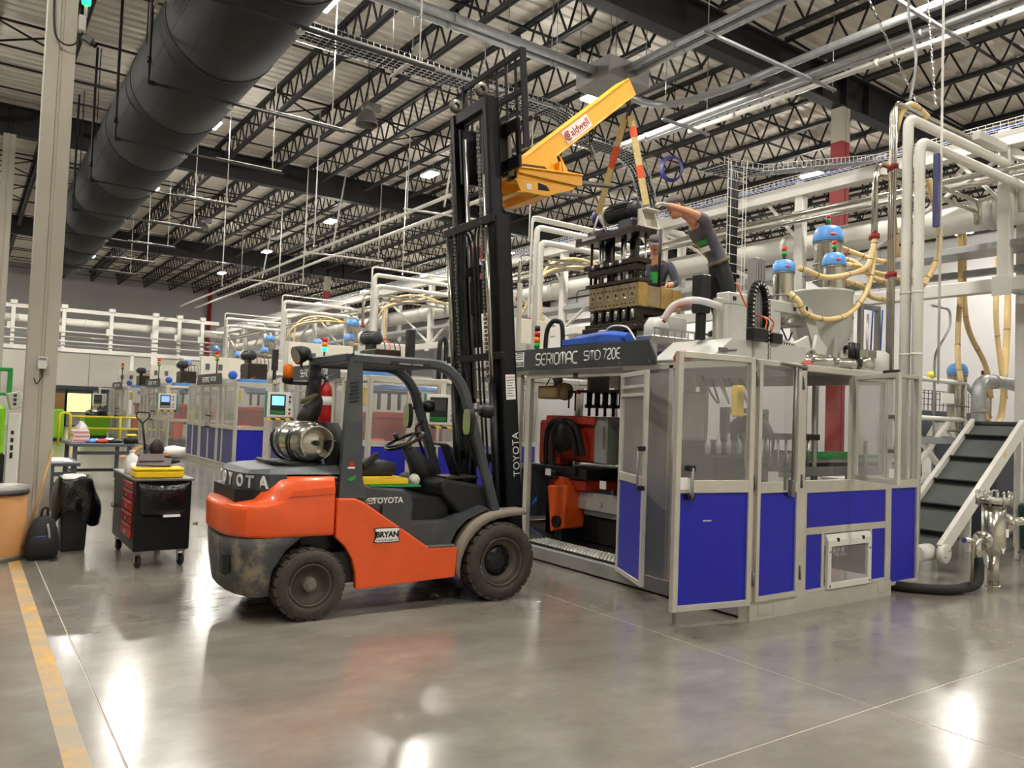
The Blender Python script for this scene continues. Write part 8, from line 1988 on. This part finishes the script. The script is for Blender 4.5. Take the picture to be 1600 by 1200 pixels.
# ---------------------------------------------------------------- the two workers on top of the machine
def figure(par, J, E, zones, mats, root):
    """one continuous body grown with the skin modifier; zones gives each joint's clothing slot"""
    names = list(J)
    me = bpy.data.meshes.new('body')
    me.from_pydata([J[n][:3] for n in names], [(names.index(a), names.index(b)) for a, b in E], [])
    o = bpy.data.objects.new('tmp', me); COL.objects.link(o)
    sk = o.modifiers.new('skin', 'SKIN'); sk.use_smooth_shade = True; sk.branch_smoothing = 0.6
    for i, n in enumerate(names):
        v = me.skin_vertices[0].data[i]
        r = J[n][3]
        v.radius = r if isinstance(r, tuple) else (r, r)
        v.use_root = (n == root)
    ss = o.modifiers.new('sub', 'SUBSURF'); ss.levels = 2; ss.render_levels = 2
    dg = bpy.context.evaluated_depsgraph_get()
    out = bpy.data.meshes.new_from_object(o.evaluated_get(dg))
    bpy.data.objects.remove(o)
    out.name = 'body'
    out.materials.clear()
    for m in mats: out.materials.append(MATS[m])
    pts = [Vector(J[n][:3]) for n in names]
    segs = []
    for a, b in E:
        segs.append((Vector(J[a][:3]), Vector(J[b][:3]), zones[a], zones[b]))
    for p in out.polygons:
        c = p.center; best = (9, 0)
        for a, b, za, zb in segs:
            d = b - a; t = max(0, min(1, (c - a).dot(d) / d.length_squared)); q = (c - a - d * t).length
            if q < best[0]: best = (q, za if t < 0.5 else zb)
        p.material_index = best[1]; p.use_smooth = True
    off = par['_org']
    out.transform(Matrix.Translation((-off[0], -off[1], -off[2])))
    b = bpy.data.objects.new('body', out); b.parent = par; b['_org'] = tuple(off); COL.objects.link(b)
    return b
def hand(par, wrist, d, palm_n, ma, curl=0.7, thumb=1):
    """palm, four unequal bent fingers and a side thumb"""
    w_ = Vector(wrist); d = Vector(d).normalized(); n = Vector(palm_n); n = (n - d * n.dot(d)).normalized(); s = d.cross(n)
    m = MB()
    rings = []
    for t, hw, th in ((-0.02, 0.026, 0.020), (0.02, 0.034, 0.017), (0.06, 0.042, 0.015), (0.09, 0.042, 0.012)):
        rings.append([w_ + d * t + s * hw * math.cos(a) + n * th * math.sin(a) for a in [q * PI / 5 for q in range(10)]])
    m.loft(rings)
    for k, L in enumerate((0.070, 0.080, 0.074, 0.058)):
        b = w_ + d * 0.085 + s * (0.031 - 0.0205 * k)
        pts = [b]; dr = d.copy(); 
        for f, a in ((0.45, curl * 0.5), (0.32, curl), (0.23, curl * 0.8)):
            dr = (dr * math.cos(a) + n * math.sin(a)).normalized() if a else dr
            pts.append(pts[-1] + dr * L * f)
        m.tube(pts, [0.0095, 0.009, 0.008, 0.0065], 7)
    b = w_ + d * 0.025 + s * 0.032 * thumb
    m.tube([b, b + (d * 0.5 + s * thumb * 0.8).normalized() * 0.035, b + (d * 0.9 + s * thumb * 0.5 + n * 0.5).normalized() * 0.065], [0.012, 0.010, 0.007], 7)
    return m.build('hand', ma, par)
def head(par, c, f, upv, skin='skin', brim=True, r=0.098):
    """face with nose, mouth, eyes and ears, plus hair and a cap; f is where it looks"""
    c = Vector(c); f = Vector(f).normalized(); u = Vector(upv); u = (u - f * u.dot(f)).normalized(); s = f.cross(u)
    prof = [(-1.18, 0.30, 0.42, 0.16), (-1.05, 0.46, 0.62, 0.16), (-0.8, 0.62, 0.80, 0.08), (-0.45, 0.74, 0.92, 0.02), (0.0, 0.78, 0.98, 0.0), (0.45, 0.78, 0.98, -0.03), (0.8, 0.66, 0.82, -0.05), (1.05, 0.42, 0.5, -0.05), (1.18, 0.12, 0.15, -0.05)]
    m = MB()
    m.loft([[c + u * h * r * 1.12 + (f * (math.cos(a) * dp + o) + s * math.sin(a) * w_) * r for a in [q * PI / 10 for q in range(20)]] for h, w_, dp, o in prof])
    hd_ = m.build('head', skin, par)
    q = MB(); q.loft([[c + f * r * (0.93 + e) + u * r * h + s * r * w_ * g for g in (-1, 0, 1)] + [c + f * r * (0.93 + e + x) + u * r * (h - 0.02)] for h, e, w_, x in ((0.12, 0, 0.08, 0.08), (-0.12, 0, 0.13, 0.22), (-0.28, -0.01, 0.17, 0.24), (-0.34, -0.02, 0.10, 0.05))]); q.build('nose', skin, hd_)
    q = MB(); q.obox(c + f * r * 0.94 - u * r * 0.55, (s * r * 0.24, f * r * 0.04, u * r * 0.04), 0.002); q.build('mouth', 'brick_red', hd_)
    for g in (-1, 1):
        q = MB(); q.lathe([(0, -0.004), (0.012, -0.002), (0.010, 0.004), (0, 0.006)], c + f * r * 0.90 + u * r * 0.08 + s * r * 0.33 * g, f, 10); q.build('eye', 'paper', hd_)
        q = MB(); q.loft([[c + s * g * r * (0.76 + e) + u * r * (0.05 + 0.26 * math.cos(a)) + f * r * (-0.05 + 0.14 * math.sin(a) * k) for a in [j * PI / 5 for j in range(10)]] for e, k in ((0, 0.8), (0.08, 1.0), (0.13, 0.7))]); q.build('ear', skin, hd_)
    q = MB(); q.loft([[c + u * h * r * 1.12 + (f * (min(math.cos(a), 0.1) * dp * 1.05 + o - 0.02) + s * math.sin(a) * w_ * 1.05) * r for a in [j * PI / 10 for j in range(20)]] for h, w_, dp, o in prof[3:6]]); q.build('hair', 'hair', hd_)
    m = MB(); m.loft([[c + u * h * r * 1.12 + (f * (math.cos(a) * dp + o) + s * math.sin(a) * w_) * r for a in [j * PI / 10 for j in range(20)]] for h, w_, dp, o in ((0.38, 0.86, 1.06, -0.03), (0.75, 0.80, 0.98, -0.05), (1.05, 0.62, 0.72, -0.06), (1.22, 0.3, 0.34, -0.06), (1.26, 0.05, 0.05, -0.06))])
    cp = m.build('cap', 'cap_cloth', par)
    if brim:
        m = MB(); arc = [j * PI / 12 - PI / 2 for j in range(13)]
        m.loft([[c + u * r * 0.44 + f * r * (0.35 + k * 0.98 * max(0, math.cos(a)) ** 0.7) + s * r * 0.80 * math.sin(a) - u * r * 0.10 * k * k for a in arc] + [c + u * r * 0.38 + f * r * (0.35 + k * 0.98 * max(0, math.cos(a)) ** 0.7) + s * r * 0.80 * math.sin(a) - u * r * 0.10 * k * k for a in reversed(arc)] for k in (0.4, 0.9, 1.35, 1.5)])
        m.build('cap_brim', 'cap_cloth', cp)
    return hd_
def boot(par, ankle, d):
    a = Vector(ankle); d = Vector(d); d.z = 0; d.normalize(); s = Vector((-d.y, d.x, 0)); z0 = a.z - 0.09
    m = MB(); m.loft([[a + d * x + s * w_ * math.cos(t) + Vector((0, 0, zc - a.z + hh * math.sin(t))) for t in [q * PI / 6 for q in range(12)]] for x, w_, zc, hh in ((-0.085, 0.03, z0 + 0.045, 0.04), (-0.06, 0.042, z0 + 0.055, 0.055), (0.0, 0.045, z0 + 0.065, 0.065), (0.08, 0.05, z0 + 0.05, 0.05), (0.15, 0.045, z0 + 0.038, 0.038), (0.185, 0.02, z0 + 0.03, 0.025))])
    b = m.build('boot', 'boot', par)
    q = MB(); q.loft([[a + d * x + s * w_ * g + Vector((0, 0, z0 - a.z)) for g in (-1, 1)] + [a + d * x + s * w_ * g + Vector((0, 0, z0 + 0.022 - a.z)) for g in (1, -1)] for x, w_ in ((-0.09, 0.03), (-0.05, 0.046), (0.08, 0.052), (0.16, 0.046), (0.195, 0.02))], sm=False); q.build('sole', 'rubber_black', b)
BE = [('pelvis', 'waist'), ('waist', 'chest'), ('chest', 'neck'), ('neck', 'skull'), ('chest', 'ls'), ('ls', 'le'), ('le', 'lw'), ('chest', 'rs'), ('rs', 're'), ('re', 'rw'),
      ('pelvis', 'lh'), ('lh', 'lk'), ('lk', 'la'), ('pelvis', 'rh'), ('rh', 'rk'), ('rk', 'ra')]
ZN = {'pelvis': 1, 'waist': 0, 'chest': 0, 'neck': 2, 'skull': 2, 'ls': 0, 'le': 2, 'lw': 2, 'rs': 0, 're': 2, 'rw': 2, 'lh': 1, 'lk': 1, 'la': 1, 'rh': 1, 'rk': 1, 'ra': 1}
def V(b, fx, lx, z): return (b[0] + FD.x * fx + LD.x * lx, b[1] + FD.y * fx + LD.y * lx, z)
# worker one: leans left over the tool with one arm stretched up to the rack post
FD = Vector((-0.96, 0.28, 0)).normalized(); LD = Vector((-FD.y, FD.x, 0)) * 1.0
B1 = (7.17, 5.88)
J = {'pelvis': V(B1, 0.20, 0, 3.40) + ((0.145, 0.115),), 'waist': V(B1, 0.24, 0, 3.53) + ((0.145, 0.110),), 'chest': V(B1, 0.42, 0, 3.80) + ((0.165, 0.115),), 'neck': V(B1, 0.60, 0, 3.93) + (0.06,), 'skull': V(B1, 0.72, 0, 3.985) + (0.06,),
     'ls': V(B1, 0.53, 0.19, 3.87) + (0.072,), 'le': V(B1, 0.78, 0.24, 3.92) + (0.046,), 'lw': V(B1, 1.00, 0.18, 3.985) + (0.033,),
     'rs': V(B1, 0.50, -0.17, 3.85) + (0.072,), 're': V(B1, 0.25, -0.26, 3.64) + (0.046,), 'rw': V(B1, 0.10, -0.20, 3.46) + (0.033,),
     'lh': V(B1, 0.19, 0.095, 3.34) + (0.098,), 'lk': V(B1, 0.14, 0.11, 3.02) + (0.075,), 'la': V(B1, -0.06, 0.11, 2.72) + (0.058,),
     'rh': V(B1, 0.19, -0.095, 3.34) + (0.098,), 'rk': V(B1, 0.18, -0.13, 3.03) + (0.075,), 'ra': V(B1, 0.05, -0.14, 2.72) + (0.058,)}
p1 = thing('person', 'worker in grey shirt and dark trousers leaning left with an outstretched arm', 'person', (B1[0], B1[1], 2.62))
figure(p1, J, BE, ZN, ['shirt_grey', 'trousers', 'skin'], 'pelvis')
head(p1, V(B1, 0.80, 0.0, 4.03), FD + Vector((0, 0, -0.35)), (FD.x * 0.35, FD.y * 0.35, 1))
hand(p1, J['lw'][:3], FD * 1.0 + Vector((0, 0, 0.05)), (0, 0, -1), 'glove', 0.5, -1)
hand(p1, J['rw'][:3], FD * 0.3 + Vector((0, 0, -1.0)), (0, 0, -1), 'glove', 0.7, 1)
boot(p1, J['la'][:3], FD); boot(p1, J['ra'][:3], FD)
m = MB(); c = Vector(J['waist'][:3]) - Vector((0, 0, 0.055)) - FD * 0.02
up_ = (Vector(J['chest'][:3]) - Vector(J['pelvis'][:3])).normalized(); fb = (FD - up_ * FD.dot(up_)).normalized()
m.loft([[c + up_ * h + (LD * math.cos(a) * 0.152 + fb * math.sin(a) * 0.118) for a in [q * PI / 12 for q in range(24)]] for h in (-0.02, 0.02)]); m.build('belt', 'belt_olive', p1)
for q, (h, ma) in enumerate(((0.16, 'green'), (0.08, 'paper'))):
    cc = Vector(V(B1, 0.33, 0, 3.66)) + up_ * (h - 0.1)
    m = MB(); m.loft([[cc + up_ * k + LD * x + fb * (0.128 - 0.9 * x * x) for x in (-0.05, 0.0, 0.05, 0.09, 0.12)] for k in (-0.03, 0.03)], caps=False, sm=False); m.build('shirt_print', ma, p1)
# worker two: stands behind the tool, head down in a cap
FD = Vector((-0.72, -0.69, 0)).normalized(); LD = Vector((-FD.y, FD.x, 0))
B2 = (7.03, 7.02)
J = {'pelvis': V(B2, 0.0, 0, 3.06) + ((0.155, 0.12),), 'waist': V(B2, 0.02, 0, 3.20) + ((0.15, 0.115),), 'chest': V(B2, 0.06, 0, 3.48) + ((0.175, 0.12),), 'neck': V(B2, 0.10, 0, 3.66) + (0.062,), 'skull': V(B2, 0.14, 0, 3.74) + (0.06,),
     'ls': V(B2, 0.07, 0.19, 3.57) + (0.075,), 'le': V(B2, 0.16, 0.27, 3.32) + (0.048,), 'lw': V(B2, 0.36, 0.14, 3.27) + (0.034,),
     'rs': V(B2, 0.07, -0.19, 3.57) + (0.075,), 're': V(B2, 0.16, -0.27, 3.32) + (0.048,), 'rw': V(B2, 0.36, -0.10, 3.30) + (0.034,),
     'lh': V(B2, 0, 0.10, 3.0) + (0.10,), 'lk': V(B2, 0.03, 0.11, 2.66) + (0.075,), 'la': V(B2, -0.02, 0.12, 2.33) + (0.058,),
     'rh': V(B2, 0, -0.10, 3.0) + (0.10,), 'rk': V(B2, 0.03, -0.11, 2.66) + (0.075,), 'ra': V(B2, -0.02, -0.12, 2.33) + (0.058,)}
p2 = thing('person', 'worker in dark shirt and cap standing behind the hanging tool', 'person', (B2[0], B2[1], 2.24))
ZN2 = dict(ZN); ZN2['le'] = 0; ZN2['re'] = 0
figure(p2, J, BE, ZN2, ['shirt_dark', 'motor_blue', 'skin'], 'pelvis')
head(p2, V(B2, 0.16, 0, 3.82), FD + Vector((0, 0, -0.45)), (FD.x * 0.4, FD.y * 0.4, 1))
hand(p2, J['lw'][:3], FD - LD * 0.3 + Vector((0, 0, -0.2)), (0, 0, -1), 'skin', 0.9, 1)
hand(p2, J['rw'][:3], FD + LD * 0.3 + Vector((0, 0, -0.2)), (0, 0, -1), 'skin', 0.9, -1)
boot(p2, J['la'][:3], FD); boot(p2, J['ra'][:3], FD)
m = MB(); cc = Vector(V(B2, 0.185, 0, 3.42))
m.loft([[cc + Vector((0, 0, k)) + LD * x * (1 + 0.2 * math.sin(k * 60)) - FD * 0.9 * x * x for x in (-0.05, -0.02, 0.02, 0.05)] for k in (-0.10, -0.05, 0.0, 0.05)], caps=False, sm=False); m.build('shirt_print', 'green', p2)
t = thing('crimping_tool', 'small black tool held by the worker behind the hanging block', 'tool', V(B2, 0.46, 0.02, 3.24))
m = MB(); c = Vector(V(B2, 0.46, 0.02, 3.27)); m.beam(c - LD * 0.12, c + LD * 0.12, 0.03, 0.035, 0.008); m.build('body', 'black', t)
# ---------------------------------------------------------------- loose pieces of one part become parts of their own
SPLIT = set('clamp_ring tag_plate bolt gearbox valve_terminal stem coupling jacket_band support_leg cross_rail cover_sheet support_block cross_brace cross_bar glazing_bar blow_pins hanger deck block guide_bar window_frame cross_plate base leg_pair push_rod'.split())
def islands(me):
    p = list(range(len(me.vertices)))
    def f(i):
        while p[i] != i: p[i] = p[p[i]]; i = p[i]
        return i
    for e in me.edges:
        a, b = f(e.vertices[0]), f(e.vertices[1])
        if a != b: p[a] = b
    g = {}
    for q in me.polygons: g.setdefault(f(q.vertices[0]), []).append(q)
    return list(g.values())
for o in [o for o in bpy.data.objects if o.type == 'MESH' and o.parent and o.name.split('.')[0] in SPLIT and o.get('kind') != 'stuff']:
    me = o.data
    gs = islands(me)
    if len(gs) < 2: continue
    for k, g in enumerate(gs):
        ids = sorted({v for q in g for v in q.vertices}); ix = {v: i for i, v in enumerate(ids)}
        n = bpy.data.meshes.new(me.name)
        n.from_pydata([me.vertices[v].co[:] for v in ids], [], [[ix[v] for v in q.vertices] for q in g])
        for m in me.materials: n.materials.append(m)
        n.polygons.foreach_set('material_index', [q.material_index for q in g]); n.polygons.foreach_set('use_smooth', [q.use_smooth for q in g])
        if k == 0: first = n
        else:
            c = o.copy(); c.data = n; COL.objects.link(c)
    o.data = first
for o in bpy.data.objects:
    if '_org' in o: del o['_org']
